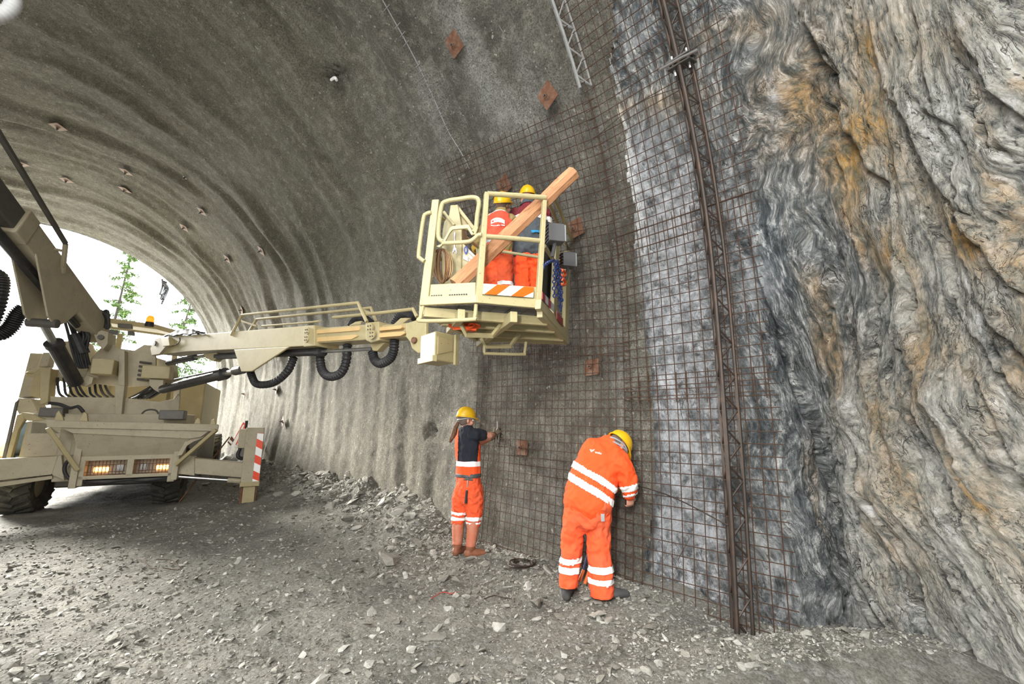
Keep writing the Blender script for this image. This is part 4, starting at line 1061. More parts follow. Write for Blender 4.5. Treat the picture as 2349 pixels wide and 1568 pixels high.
mbox('rust_strip', lx - 0.15, lx - 0.105, 1.34, 1.56, -0.06, 0.40, 'rustplate', outr, 0.005)
mbox('rust_strip', lx + 0.125, lx + 0.15, 1.34, 1.56, -0.02, 0.40, 'rustplate', outr, 0.005)
mbox('foot_plate', lx - 0.17, lx + 0.18, 1.26, 1.64, -0.10, -0.03, 'darksteel', outr, 0.01)
st = MB(); st2 = MB()      # warning stripes on the leg's edge face
xs, xe, zb, zt = lx + 0.055, lx + 0.172, 0.47, 1.44
stripes = MB()
nst = 6; hstep = (zt - zb) / nst
for i in range(-1, nst + 1):
    za, zc = zb + i * hstep, zb + (i + 1) * hstep; sk_ = 0.055
    poly = [(xs, za + sk_), (xe, za - sk_ * 0.2), (xe, zc - sk_ * 0.2), (xs, zc + sk_)]
    poly = [(x_, min(max(z_, zb), zt)) for x_, z_ in poly]
    if max(p[1] for p in poly) - min(p[1] for p in poly) < 0.01: continue
    MB().prism([W(x_, 1.626, z_) for x_, z_ in poly], MN * -0.004).build('warning_stripe', M['red_sticker'] if i % 2 == 0 else M['reflect'], outr)
MB().tube(curve_pts([W(lx - 0.22, 1.5, 1.15), W(lx - 0.26, 1.55, 1.02), W(lx - 0.22, 1.55, 0.94), W(lx - 0.13, 1.5, 0.93)], 20), 0.035, 10).build('leg_hose', M['rubber'], outr)
MB().box(W(lx - 0.20, 1.45, 1.06), (0.07, 0.08, 0.10), AX).build('valve_block', M['darksteel'], outr, bevel=0.01)
outl = part_empty('outrigger', rig)
rpoly('beam_sleeve', ((265, 1268), (315, 1262), (330, 1392), (268, 1365)), 1.55, 0.3, par=outl)
rpoly('outer_beam', ((-330, 1310), (0, 1282), (298, 1266), (266, 1362), (0, 1392), (-330, 1420)), 1.56, 0.28, par=outl)
rpoly('lower_beam', ((-330, 1432), (0, 1400), (268, 1366), (268, 1385), (0, 1425), (-330, 1460)), 1.5, 0.12, par=outl)
xl = (mpx(*c1(-300, 1350), 1.5) - M0) @ MD
mbox('leg_column', xl - 0.3, xl, 1.28, 1.62, 0.40, 1.5, 'cream_dull', outl)
mbox('leg_ram', xl - 0.26, xl - 0.05, 1.32, 1.58, -0.06, 0.42, 'cream', outl)
# cab-side body at the view's left, with its sloped panel and side window
cab = part_empty('side_body', rig)
cz = lambda pts, y, dep, nm, mat='cream_dull': MB().prism([mpx(*c5(*q), y) for q in pts], MN * -dep).build(nm, M[mat], cab, bevel=0.012)
cz(((210, 895), (330, 905), (450, 990), (440, 1145), (150, 1155)), 1.1, 0.25, 'front_panel')
cz(((150, 830), (240, 845), (330, 885), (210, 895), (175, 880)), 1.12, 0.5, 'top_edge', 'cream')
cz(((120, 850), (160, 838), (178, 885), (165, 900), (130, 960), (75, 1160), (40, 1160)), 0.9, 0.12, 'pillar', 'cream')
cz(((168, 905), (200, 900), (150, 1155), (78, 1162), (95, 1080), (130, 960)), 0.8, 0.05, 'side_window', 'cabglass')
cz(((196, 898), (222, 895), (160, 1155), (132, 1158)), 1.05, 0.10, 'pillar', 'cream')
cz(((105, 760), (130, 740), (40, 1165), (10, 1170)), 0.6, 0.06, 'handrail', 'darksteel')
cz(((215, 405), (305, 408), (230, 720), (130, 728)), 0.2, 0.6, 'rear_cabinet', 'cream_dull')
cz(((130, 728), (225, 735), (270, 830), (150, 870), (110, 800)), 0.3, 0.5, 'step_box', 'cream_dull')
cz(((290, 505), (365, 515), (345, 760), (285, 780)), 0.9, 0.3, 'support_post', 'cream')
cz(((310, 400), (365, 402), (345, 500), (270, 505)), 0.75, 0.25, 'upper_block', 'cream_dull')
cz(((240, 545), (292, 510), (285, 730), (215, 715)), 0.5, 0.12, 'ladder_side', 'cream')
MB().tube(curve_pts([mpx(*c5(*q), 0.3) for q in ((250, 550), (205, 545), (192, 552), (205, 562), (250, 565))], 24), 0.02, 8).build('grab_handle', M['cream'], cab)
cz(((285, 795), (455, 800), (450, 865), (270, 860)), 1.2, 0.25, 'tool_box', 'darksteel')
MB().tube(curve_pts([mpx(*c5(*q), 1.3) for q in ((350, 765), (430, 775), (500, 800), (560, 790), (600, 830))], 30), 0.03, 8).build('black_hose', M['rubber'], cab)
mbox('battery_box', 1.02, 1.42, 1.2, 1.55, 1.72, 1.90, 'darksteel', cab)
mbox('rear_body', -1.35, 1.3, -5.0, -1.6, 0.40, 2.72, 'cream', cab, 0.03)
# boom turret: bulkhead plates
tur = part_empty('boom_console', rig)
def tp(nm, pts, y, dep, mat='cream_dull'): return MB().prism([mpx(*c1(*q), y) for q in pts], MN * -dep).build(nm, M[mat], tur, bevel=0.008)
tp('lower_panel', ((258, 958), (300, 962), (590, 968), (590, 948), (605, 950), (596, 1058), (262, 1050)), 0.95, 0.10)
tp('lower_panel', ((622, 970), (640, 968), (820, 988), (890, 975), (912, 945), (925, 960), (915, 1062), (622, 1062)), 0.9, 0.10)
tp('centre_post', ((592, 900), (640, 905), (622, 1068), (590, 1066)), 1.05, 0.22)
tp('upper_plate', ((556, 672), (600, 712), (690, 725), (740, 695), (785, 698), (800, 760), (800, 905), (640, 912), (480, 895), (430, 880), (470, 760)), 0.70, 0.10)
tp('centre_rib', ((612, 722), (640, 724), (640, 905), (606, 905)), 0.95, 0.25)
tp('side_plate', ((270, 820), (480, 830), (470, 890), (280, 880)), 0.55, 0.08)
tp('side_plate', ((800, 760), (900, 790), (925, 905), (800, 905)), 0.55, 0.08)
tp('end_post', ((895, 900), (925, 905), (912, 1060), (888, 1050)), 0.7, 0.15)
tp('upper_bracket', ((310, 680), (380, 672), (470, 690), (520, 800), (420, 840), (300, 800)), 0.45, 0.08)
for q0, q1, nm in (((478, 768), (580, 850), 'valve_box'), ((735, 800), (872, 872), 'valve_box')):
    a, b2 = mpx(*c1(*q0), 1.15) - M0, mpx(*c1(*q1), 1.15) - M0
    mbox(nm, min(a @ MD, b2 @ MD), max(a @ MD, b2 @ MD), 0.85, 1.2, min(a[2], b2[2]), max(a[2], b2[2]), 'cream', tur, 0.015)
tp('cylinder_lug', ((410, 905), (418, 880), (445, 850), (480, 862), (470, 895), (440, 910)), 1.10, 0.18)
tp('cylinder_lug', ((765, 870), (840, 875), (835, 920), (815, 940), (790, 925), (770, 905)), 1.10, 0.18)
for k in range(9):
    a = 290 + 32 * k + rnd.random() * 8
    pts = [mpx(*c1(*q), 0.55 + 0.12 * rnd.random()) for q in ((a, 850 + rnd.random() * 15), (a - 14 + 20 * rnd.random(), 900), (a + 10, 945), (a + 35, 965))]
    MB().tube(curve_pts(pts, 14), 0.022, 7).build('hydraulic_hose', M['rubber'], tur)
for k in range(8):
    a = 690 + 15 * k
    pts = [mpx(*c1(*q), 0.55 + 0.15 * rnd.random()) for q in ((a + 110, 895), (a + 50, 925 + 6 * rnd.random()), (a, 955 + 8 * rnd.random()), (a - 30, 972))]
    MB().tube(curve_pts(pts, 14), 0.02, 7).build('hydraulic_hose', M['rubber'], tur)
for k in range(5):
    z_ = 2.55 + 0.09 * k
    MB().tube([W(0.42, 0.75, z_), W(0.62, 0.78, z_ - 0.02)], 0.022, 8).build('pipe_fitting', M['darksteel'], tur)
MB().tube(curve_pts([mpx(*c1(*q), 0.9) for q in ((725, 1055), (745, 1035), (775, 1028), (805, 1035), (818, 1062))], 20), 0.018, 7).build('hose_loop', M['darksteel'], tur)
# roof canopy with beacon
can = part_empty('roof_canopy', rig)
def cp_(nm, pts, y, dep, mat='cream'): return MB().prism([mpx(*c1(*q), y) for q in pts], MN * -dep).build(nm, M[mat], can, bevel=0.01)
cp_('roof_edge', ((545, 556), (800, 590), (905, 620), (900, 642), (800, 615), (545, 582)), -1.0, 0.9)
cp_('lower_rail', ((545, 598), (850, 640), (850, 650), (545, 610)), -1.0, 0.06)
cp_('roof_lamp', ((604, 585), (676, 590), (676, 612), (604, 605)), -0.95, 0.12, 'darksteel')
cp_('roof_lamp', ((655, 625), (688, 628), (688, 648), (655, 645)), -0.95, 0.10, 'flood')
cp_('roof_lamp', ((560, 615), (605, 622), (600, 645), (552, 640)), -0.95, 0.10, 'flood')
bp_ = mpx(*c1(768, 592), -1.0)
MB().tube([bp_ - UP * 0.05, bp_ + UP * 0.06], 0.09, 14).build('beacon_base', M['rubber'], can)
MB().tube([bp_ + UP * 0.06, bp_ + UP * 0.16, bp_ + UP * 0.21, bp_ + UP * 0.23], [0.08, 0.08, 0.06, 0.02], 14).build('beacon_lens', M['beacon'], can, smooth=True, label='amber beacon lens')
for xx in (-0.65, 0.5):
    MBX(MB(), xx, xx + 0.1, -1.7, -1.6, 2.1, 3.85).build('canopy_post', M['cream'], can, bevel=0.01)

# ---------------------------------------------------------------- right boom, carried towards the wall
boom = part_empty('right_boom', rig)
BP0 = mpx(366, 790, 0.75)
BP1 = hp(966, 757, 4.95)
bd = BP1 - BP0; bh = nrm(bd * (1, 1, 0)); bside = np.array([bh[1], -bh[0], 0])
if bside @ (CAMP - BP0) < 0: bside = -bside
def bpx(u, v, off=0.0):               # sight line met with the upright plane of the boom's near side
    r = ray(u, v); o = BP0 + bside * off; t = ((o - CAMP) @ bside) / (r @ bside); return CAMP + r * t
def b3(pts, off=0.0): return [bpx(*c3(*q), off) for q in pts]
def bprism(nm, pts, off, dep, mat='cream', bevel=0.01): return MB().prism(b3(pts, off), -bside * dep).build(nm, M[mat], boom, bevel=bevel)
bprism('outer_section', ((150, 352), (200, 346), (1180, 268), (1180, 412), (330, 452), (150, 472)), 0.17, 0.34)
bprism('inner_section', ((1175, 292), (1690, 252), (1690, 362), (1175, 398)), 0.135, 0.27)
bprism('tip_section', ((1640, 270), (1910, 246), (1910, 346), (1640, 366)), 0.10, 0.20)
bprism('section_collar', ((1160, 268), (1238, 262), (1240, 410), (1162, 418)), 0.19, 0.38)
bprism('section_collar', ((1602, 246), (1695, 236), (1700, 370), (1640, 388), (1604, 372)), 0.155, 0.31)
for pts in (((1240, 298), (1555, 272), (1562, 286), (1555, 302), (1240, 326)), ((1240, 352), (1530, 332), (1550, 340), (1500, 365), (1240, 384)), ((1700, 278), (1855, 264), (1862, 278), (1850, 290), (1700, 304)), ((1700, 320), (1870, 306), (1885, 320), (1850, 340), (1700, 352))):
    bprism('greasy_slide_rail', pts, 0.15, 0.06, 'log', 0.004)
for cx_, cy_ in ((1193, 308), (1190, 360), (1640, 284), (1655, 332)):
    P = bpx(*c3(cx_, cy_), 0.19); MB().cyl(P, P + bside * 0.02, 0.055, 18).build('pad_cover', M['cream'], boom)
    for k in range(4):
        a = 0.8 + k * math.pi / 2; q = P + bside * 0.018 + (bh * math.cos(a) + UP * math.sin(a)) * 0.03
        MB().cyl(q, q + bside * 0.012, 0.008, 6).build('cover_bolt', M['darksteel'], boom)
bprism('gusset_plate', ((668, 436), (1068, 414), (795, 592), (720, 594)), 0.185, 0.03)
bprism('gusset_plate', ((668, 436), (1068, 414), (795, 592), (720, 594)), -0.10, 0.03)
bprism('pivot_lug', ((90, 400), (110, 360), (150, 348), (205, 352), (190, 410), (140, 470), (85, 480), (75, 430)), 0.22, 0.08, 'cream_dull')
bprism('root_box', ((150, 355), (205, 350), (215, 410), (165, 415)), 0.24, 0.08)
P = bpx(*c3(122, 395), 0.2); MB().cyl(P - bside * 0.5, P + bside * 0.04, 0.05, 16).build('pivot_pin', M['darksteel'], boom)
def btube(nm, pts, r, off, mat, sm=True, n=12): return MB().tube(b3(pts, off), r, n).build(nm, M[mat], boom, smooth=False)
cyl2 = part_empty('lift_cylinder', rig)
def cy(nm, pts, r, off, mat): return MB().tube(b3(pts, off), r, 16).build(nm, M[mat], cyl2)
cy('barrel', ((168, 718), (600, 610)), 0.085, 0.06, 'black_metal'); cy('gland', ((560, 620), (608, 607)), 0.10, 0.06, 'black_metal')
cy('rod', ((600, 610), (700, 583)), 0.045, 0.06, 'steel'); cy('rod_eye', ((680, 588), (735, 575)), 0.075, 0.06, 'darksteel')
cy('feed_pipe', ((250, 650), (570, 580)), 0.018, 0.16, 'black_metal')
btube('extension_barrel', ((548, 486), (680, 478), (1285, 452)), 0.055, 0.02, 'black_metal')
btube('extension_rod', ((1280, 452), (1650, 432)), 0.024, 0.02, 'steel')
btube('rod_gland', ((1268, 455), (1300, 450)), 0.075, 0.02, 'black_metal')
btube('tilt_barrel', ((205, 532), (395, 492)), 0.055, 0.03, 'black_metal'); btube('tilt_rod', ((395, 492), (470, 480)), 0.03, 0.03, 'steel')
bprism('cylinder_bracket', ((450, 470), (545, 455), (560, 480), (520, 520), (470, 500)), 0.06, 0.12, 'cream')
bprism('cylinder_bracket', ((1635, 395), (1740, 385), (1680, 448), (1650, 445)), 0.05, 0.10, 'cream')
for nm, pts, off, r in (('safety_rail', ((650, 335), (725, 192), (1550, 106), (1612, 240)), 0.17, 0.022), ('safety_rail', ((780, 305), (832, 222), (1642, 142), (1680, 240)), -0.18, 0.022),
                        ('rail_tie', ((725, 235), (830, 270)), 0.0, 0.018), ('lower_rail', ((870, 270), (1200, 245), (1280, 236)), 0.0, 0.016), ('rail_tube', ((1372, 210), (1700, 178), (1940, 150), (1968, 205)), 0.0, 0.022), ('rail_tie', ((1560, 150), (1650, 185)), 0.0, 0.018)):
    MB().tube(b3(pts, off), r, 8).build(nm, M['cream'], boom)
def corrugated(nm, pts, r, parent, mat='rubber', n=70):
    c = curve_pts(pts, n); L = len(c)
    return MB().tube(c, [r * (1.0 if (i % 3) else 0.80) for i in range(L)], 12).build(nm, M[mat], parent)
corrugated('hose_loop', b3(((782, 560), (795, 620), (835, 682), (950, 672), (1050, 590), (1095, 490)), -0.05), 0.058, boom, n=90)
corrugated('hose_loop', b3(((1280, 490), (1290, 570), (1320, 615), (1370, 628), (1430, 600), (1465, 520), (1475, 400)), -0.02), 0.060, boom, n=80)
corrugated('hose_loop', b3(((1652, 450), (1668, 510), (1710, 535), (1770, 505), (1800, 450), (1808, 370)), 0.0), 0.058, boom, n=70)
corrugated('hose_arc', b3(((1492, 268), (1520, 225), (1560, 212), (1610, 222), (1645, 250)), -0.12), 0.045, boom, n=60)
corrugated('hose_arc', b3(((1800, 258), (1840, 200), (1890, 185), (1935, 200), (1950, 215)), -0.10), 0.045, boom, n=60)
bprism('hose_bracket', ((1795, 262), (1850, 212), (1920, 212), (1850, 262)), 0.02, 0.03, 'cream')
bprism('hose_bracket', ((1480, 268), (1530, 238), (1575, 232), (1560, 262)), 0.02, 0.03, 'cream')
b = MB(); rr = random.Random(3); cloth = []
for i in range(14):
    for j in range(6):
        u_ = 178 + 285 * i / 13; top = np.interp(u_, (178, 240, 320, 380, 465), (345, 318, 296, 305, 332)); lo = 350 - 20 * i / 13
        p = bpx(*c3(u_, lo + (top - lo) * min(1, 0.25 + math.sin(math.pi * j / 5))), 0.2 - 0.08 * j); cloth.append(p + np.array([0, 0, rr.gauss(0, .012)]))
b.add(cloth, [tuple(q) for q in grid_faces(14, 6)]); o = b.build('cable_cover', M['rubber'], boom); sm_ = o.modifiers.new('t', 'SOLIDIFY'); sm_.thickness = 0.02
MB().tube(curve_pts(b3(((285, 352), (285, 380), (250, 405), (220, 412)), 0.2), 14), 0.008, 6).build('cable', M['rubber'], boom)
# wrist joint and rotator under the basket
wr = part_empty('basket_wrist', rig)
def wp(nm, pts, off, dep, mat='cream2'): return MB().prism(b3(pts, off), -bside * dep).build(nm, M[mat], wr, bevel=0.012)
wp('wrist_plate', ((1888, 250), (1960, 228), (2030, 220), (2030, 380), (2000, 455), (1975, 465), (1930, 430), (1915, 380), (1888, 350)), 0.15, 0.05)
wp('wrist_plate', ((1888, 250), (1960, 228), (2030, 220), (2030, 380), (2000, 455), (1975, 465), (1930, 430), (1915, 380), (1888, 350)), -0.08, 0.05)
P = bpx(*c3(1950, 372), 0.16); MB().cyl(P - bside * 0.3, P + bside * 0.02, 0.035, 14).build('wrist_pin', M['rustplate'], wr)

# ---------------------------------------------------------------- the basket
def c2(x, y): return (x * 0.31884 + 920, y * 0.31884 + 360)
def cr3(x, y): return (x * 0.1594 + 940, y * 0.1594 + 430)
ZF = 2.60
KA, KB, KC, KD = [at_z(*c2(*q), ZF) for q in ((150, 1056), (556, 1040), (996, 1078), (1192, 1290))]
KE = KA + (KD - KC) * 0.95
KD = KD.copy()
CEN = (KA + KB + KC + KD + KE) / 5
bas = part_empty('basket', rig)
def vpl(q, P, Q, off=0.0):            # sight line met with the upright plane through two basket corners, off = towards the camera
    t_ = nrm((Q - P) * (1, 1, 0)); nn = np.array([t_[1], -t_[0], 0])
    if nn @ (CEN - P) > 0: nn = -nn
    r = ray(*q); o = P + nn * off; t = ((o - CAMP) @ nn) / (r @ nn); return CAMP + r * t
def out_n(P, Q):
    t_ = nrm((Q - P) * (1, 1, 0)); nn = np.array([t_[1], -t_[0], 0])
    return -nn if nn @ (CEN - P) > 0 else nn
nAB, nBC, nCD = out_n(KA, KB), out_n(KB, KC), out_n(KC, KD)
def bpr(nm, pts, P, Q, off, dep, mat='cream2', bevel=0.005, cr=c2, par=None, label=None):
    n_ = out_n(P, Q); return MB().prism([vpl(cr(*q), P, Q, off) for q in pts], -n_ * dep).build(nm, M[mat], par or bas, bevel=bevel, label=label)
def btb(nm, pts, P, Q, off, r, mat='cream2', cr=c2, smoothpts=0, n=10, par=None):
    L = [vpl(cr(*q), P, Q, off) for q in pts]
    if smoothpts: L = curve_pts(L, smoothpts)
    return MB().tube(L, r, n).build(nm, M[mat], par or bas)
# posts
bpr('corner_post', ((222, 305), (272, 303), (192, 1056), (130, 1060)), KA, KB, 0.02, 0.06)
bpr('corner_post', ((604, 246), (636, 250), (586, 1038), (535, 1040)), KB, KC, 0.02, 0.05)
bpr('corner_post', ((1024, 305), (1052, 308), (1010, 1085), (972, 1080)), KB, KC, 0.02, 0.045)
# toe panels
bpr('toe_panel', ((196, 916), (536, 900), (534, 1040), (140, 1062)), KA, KB, 0.0, 0.02)
bpr('toe_panel', ((588, 908), (974, 934), (1006, 1086), (545, 1044)), KB, KC, 0.0, 0.02)
for xa, xb in ((215, 300), (345, 495)):
    for i in range(int((xb - xa) / 17)):
        x_ = xa + 17 * i; y_ = 998 - (x_ - 215) * 0.045
        bpr('drain_slot', ((x_, y_ - 5), (x_ + 12, y_ - 5.5), (x_ + 12, y_ + 5), (x_, y_ + 5)), KA, KB, 0.003, 0.004, 'rubber', 0)
bpr('base_rail', ((545, 992), (1010, 1022), (1006, 1088), (545, 1046)), KB, KC, 0.03, 0.05)
bpr('base_rail', ((190, 1000), (545, 990), (545, 1046), (130, 1066)), KA, KB, 0.03, 0.05)
# striped warning sticker on the front toe panel
def lerp2(a, b, t): return (a[0] + (b[0] - a[0]) * t, a[1] + (b[1] - a[1]) * t)
TL_, TR_, BL_, BR_ = (594, 910), (955, 936), (588, 984), (950, 1010)
bpr('warning_sticker', (TL_, TR_, BR_, BL_), KB, KC, 0.038, 0.004, 'reflect', 0)
for ta, tb in ((0.27, 0.52), (0.80, 1.045)):
    sh = -0.24
    q = [lerp2(TL_, TR_, min(1, ta)), lerp2(TL_, TR_, min(1, tb)), lerp2(BL_, BR_, min(1, tb + sh)), lerp2(BL_, BR_, max(0, ta + sh))]
    if tb > 1: q = [lerp2(TL_, TR_, ta), TR_, lerp2(TR_, BR_, 0.45), lerp2(BL_, BR_, tb + sh), lerp2(BL_, BR_, ta + sh)]
    bpr('orange_stripe', q, KB, KC, 0.041, 0.003, 'bright_orange', 0)
# rails of the front bay
btb('top_rail', ((622, 264), (830, 276), (1040, 292)), KB, KC, 0.0, 0.022)
btb('mid_rail', ((604, 570), (800, 584), (1000, 602)), KB, KC, 0.0, 0.020)
# the gate in the left bay
gate = [(300, 610), (268, 560), (290, 360), (330, 318), (430, 300), (520, 290), (560, 318), (548, 420), (540, 500), (520, 540)]
btb('gate_frame', gate, KA, KB, 0.02, 0.019, smoothpts=50)
btb('gate_frame', ((296, 620), (420, 614), (490, 606), (528, 585), (552, 562), (580, 556)), KA, KB, 0.03, 0.017, smoothpts=30)
bpr('gate_plate', ((250, 640), (285, 625), (335, 540), (350, 505), (370, 494), (486, 482), (524, 555), (505, 560), (476, 512), (372, 520), (350, 545), (310, 620), (275, 650)), KA, KB, 0.03, 0.02)
btb('gate_latch', ((528, 560), (548, 505)), KA, KB, 0.03, 0.012)
btb('entry_handle', ((216, 398), (180, 410), (160, 450), (128, 690), (140, 730), (168, 750)), KA, KB, 0.03, 0.017, smoothpts=40)
# side bay running back towards the wall
btb('top_rail', ((1036, 292), (1082, 302), (1128, 352), (1274, 722), (1250, 742)), KC, KD, 0.03, 0.021, smoothpts=40)
btb('side_rail', ((1062, 330), (1136, 492)), KC, KD, -0.03, 0.019); btb('side_rail', ((1160, 565), (1206, 668)), KC, KD, -0.03, 0.017)
btb('rail_stub', ((1140, 550), (1205, 548)), KC, KD, 0.0, 0.015); btb('rail_stub', ((1148, 692), (1206, 678)), KC, KD, 0.0, 0.013)
btb('mid_rail', ((1032, 640), (1112, 768)), KC, KD, 0.02, 0.018)
bpr('side_post', ((1120, 560), (1148, 560), (1118, 1150), (1098, 1130)), KC, KD, 0.02, 0.04)
bpr('side_post', ((1194, 672), (1222, 676), (1204, 1300), (1180, 1290)), KC, KD, 0.02, 0.04)
bpr('rubber_curtain', ((1040, 590), (1116, 560), (1100, 1045), (1012, 960)), KC, KD, -0.05, 0.02, 'rubber')
bpr('base_rail', ((1010, 1022), (1196, 1240), (1194, 1312), (1004, 1090)), KC, KD, 0.03, 0.05)
for i in range(4):
    a, b2 = i / 4, (i + 1) / 4
    p = lambda t, k: (1018 + 82 * t, (968 if k else 1022) + 92 * t)
    bpr('side_sticker', (p(a, 1), p(b2, 1), p(b2, 0), p(a, 0)), KC, KD, 0.04, 0.004, 'darkred' if i % 2 == 0 else 'labelgrey', 0)
for i in range(2):
    p = lambda t, k: (1122 + 44 * t, (1108 if k else 1165) + 55 * t)
    a, b2 = i / 2, (i + 1) / 2
    bpr('side_sticker', (p(a, 1), p(b2, 1), p(b2, 0), p(a, 0)), KC, KD, 0.04, 0.004, 'darkred', 0)
for (x_, y_, sc) in ((1108, 556, 1.0), (1200, 745, 0.92)):
    P = vpl(c2(x_, y_), KC, KD, 0.09); t_ = nrm(KD - KC)
    axx = (nrm(t_ * 0.5 + nCD * 0.85), nrm(np.cross(UP, nrm(t_ * 0.5 + nCD * 0.85))), UP)
    fb = MB().box(P, (0.075 * sc, 0.055, 0.085 * sc), axx)
    for k in range(5): fb.box(P + axx[2] * (-0.07 + 0.035 * k) * sc + axx[0] * -0.08 * sc, (0.012, 0.05, 0.006), axx)
    fb.build('floodlight', M['flood'], bas, bevel=0.006)
    MB().box(P + axx[0] * 0.08 * sc, (0.008, 0.05, 0.078 * sc), axx).build('floodlight_glass', M['lens'], bas)
    MB().bar(P - UP * 0.07, P - UP * 0.22 - axx[0] * 0.03, 0.03, 0.02, (1, 0, 0)).build('floodlight_bracket', M['flood'], bas, bevel=0.003)
# back rails and posts
for P in (KE, KA * 0.5 + KE * 0.5):
    MB().bar(P + UP * 0.0, P + UP * 1.0, 0.05, 0.05, (1, 0, 0)).build('back_post', M['cream2'], bas, bevel=0.005)
for z_ in (0.55, 0.98):
    MB().tube([(KA * 0.85 + KE * 0.15) + UP * z_ * 0.9, KE + UP * z_, KD + UP * z_ * 0.9], 0.018, 8).build('back_rail', M['cream2'], bas)
MB().prism([KA, KE, KE + UP * 0.15, KA + UP * 0.15], nrm(KB - KA) * 0.01).build('toe_panel', M['cream2'], bas)
MB().prism([KE, KD, KD + UP * 0.15, KE + UP * 0.15], nrm(KC - KD) * 0.01).build('toe_panel', M['cream2'], bas)
# floor: grating with channels under it
fpoly = [KA, KB, KC, KD, KE]
gb = MB(); xd, yd = nrm((KC - KB) * (1, 1, 0)), nrm((KD - KC) * (1, 1, 0))
yd = nrm(yd - xd * (yd @ xd))
def inside_floor(P):
    s0 = None
    for i in range(5):
        a, b2 = fpoly[i], fpoly[(i + 1) % 5]; c = (b2[0] - a[0]) * (P[1] - a[1]) - (b2[1] - a[1]) * (P[0] - a[0])
        if s0 is None: s0 = c > 0
        elif (c > 0) != s0: return False
    return True
for axis, other, stp, hw in ((xd, yd, 0.030, 0.003), (yd, xd, 0.14, 0.004)):
    for i in range(-70, 90):
        line = [KB + other * i * stp + axis * t for t in np.linspace(-1.5, 2.5, 400)]
        ins = [p for p in line if inside_floor(p)]
        if len(ins) > 3: gb.bar(ins[0] - UP * 0.012, ins[-1] - UP * 0.012, hw * 2, 0.022)
gb.build('floor_grating', M['grating'], bas)['kind'] = 'stuff'
def clipped(axis, other, o_, dz, hgt, w_, nm):
    line = [KB + other * o_ + axis * t for t in np.linspace(-1.5, 2.5, 600)]; ins = [p for p in line if inside_floor(p)]
    if len(ins) > 3: MB().bar(ins[0] - UP * dz, ins[-1] - UP * dz, w_, hgt).build(nm, M['cream2'], bas, bevel=0.005)
for o_ in (0.22, 0.50, 0.86, 1.2): clipped(xd, yd, o_, 0.065, 0.08, 0.05, 'floor_channel')
for o_ in (-0.12, 0.30): clipped(yd, xd, o_, 0.10, 0.09, 0.06, 'floor_bearer')
for P, Q in ((KC, KD), (KD, KE), (KE, KA)): MB().bar(P - UP * 0.045, Q - UP * 0.045, 0.05, 0.09).build('edge_channel', M['cream2'], bas, bevel=0.005)
# step loops under the floor
btb('step_loop', ((160, 1070), (142, 1150), (150, 1178), (500, 1168), (530, 1150), (540, 1060)), KA, KB, 0.0, 0.016, smoothpts=40)
PB2, PC2 = KB + yd * 0.30, KC + yd * 0.30
btb('hanger_frame', ((425, 1190), (470, 1280), (655, 1285), (738, 1185)), PB2, PC2, 0.0, 0.022, n=4)
PB3, PC3 = KB + yd * 0.75, KC + yd * 0.75
btb('hanger_frame', ((578, 1300), (612, 1362), (785, 1360), (850, 1270)), PB3, PC3, 0.0, 0.022, n=4)
btb('step_loop', ((600, 1350), (600, 1405), (620, 1412), (870, 1418), (888, 1405), (900, 1330)), PB3, PC3, 0.0, 0.015, smoothpts=40)
# rotator box that carries the basket on the boom's wrist
fc = [hp(*c3(1992, 380), 4.50), hp(*c3(2098, 380), 4.22), hp(*c3(2238, 420), 4.42)]
fc.append(fc[0] + fc[2] - fc[1])
zb_ = hp(*c3(2092, 512), 4.22)[2]; zt_ = ZF - 0.06
MB().prism([np.array([p[0], p[1], zb_]) for p in fc], UP * (zt_ - zb_)).build('rotator_box', M['cream2'], wr, bevel=0.012)
P_, Q_ = fc[1], fc[2]; n_ = np.cross(Q_ - P_, UP); n_ = nrm(n_ * np.sign(n_ @ (CAMP - P_)))
mid = lambda t, z: P_ * (1 - t) * (1, 1, 0) + Q_ * t * (1, 1, 0) + UP * z
MB().prism([mid(0.1, zt_ - 0.05), mid(0.86, zt_ - 0.05), mid(0.86, zb_ + 0.12), mid(0.1, zb_ + 0.06)], n_ * 0.008).build('cover_plate', M['cream'], wr, bevel=0.003)
MB().bar(mid(0.98, zb_ - 0.02) + n_ * 0.02, mid(0.98, zt_) + n_ * 0.02, 0.05, 0.03, n_).build('box_flange', M['cream2'], wr, bevel=0.004)
MB().bar(fc[0] * (1, 1, 0) + UP * (zb_ + 0.02), fc[1] * (1, 1, 0) + UP * (zb_ + 0.02), 0.05, 0.06).build('box_flange', M['cream2'], wr, bevel=0.004)
for k in range(5):
    pts = [vpl(c2(330 + 230 * rnd.random(), 1195 + 55 * rnd.random()), PB2, PC2, -0.1 * rnd.random()) for _ in range(5)]
    MB().tube(curve_pts(pts, 30), 0.010, 6).build('orange_cable', M['redhook'], wr)
# control cabinet inside the basket
cab2 = lambda nm, pts, off, dep, mat='cream2', bv=0.008: bpr(nm, pts, KA, KB, off, dep, mat, bv, cr3)
cab2('cabinet_column', ((582, 250), (690, 240), (745, 560), (750, 840), (735, 1400), (440, 1400), (465, 640), (490, 490), (560, 395)), -0.28, 0.20)
cab2('cabinet_wing', ((748, 780), (950, 980), (970, 1400), (735, 1400)), -0.30, 0.16)
cab2('cabinet_arm', ((690, 245), (945, 575), (905, 610), (690, 330)), -0.30, 0.06, 'cream')
cab2('cabinet_gusset', ((690, 330), (905, 610), (780, 600), (690, 500)), -0.34, 0.04, 'cream')
btb('cabinet_handle', ((490, 350), (560, 450), (640, 545)), KA, KB, -0.22, 0.014, cr=cr3)
cab2('round_sign', [(808 + 26 * math.cos(a), 898 + 58 * math.sin(a)) for a in np.linspace(0, 6.283, 20)[:-1]], -0.29, 0.01, 'labelblue', 0)
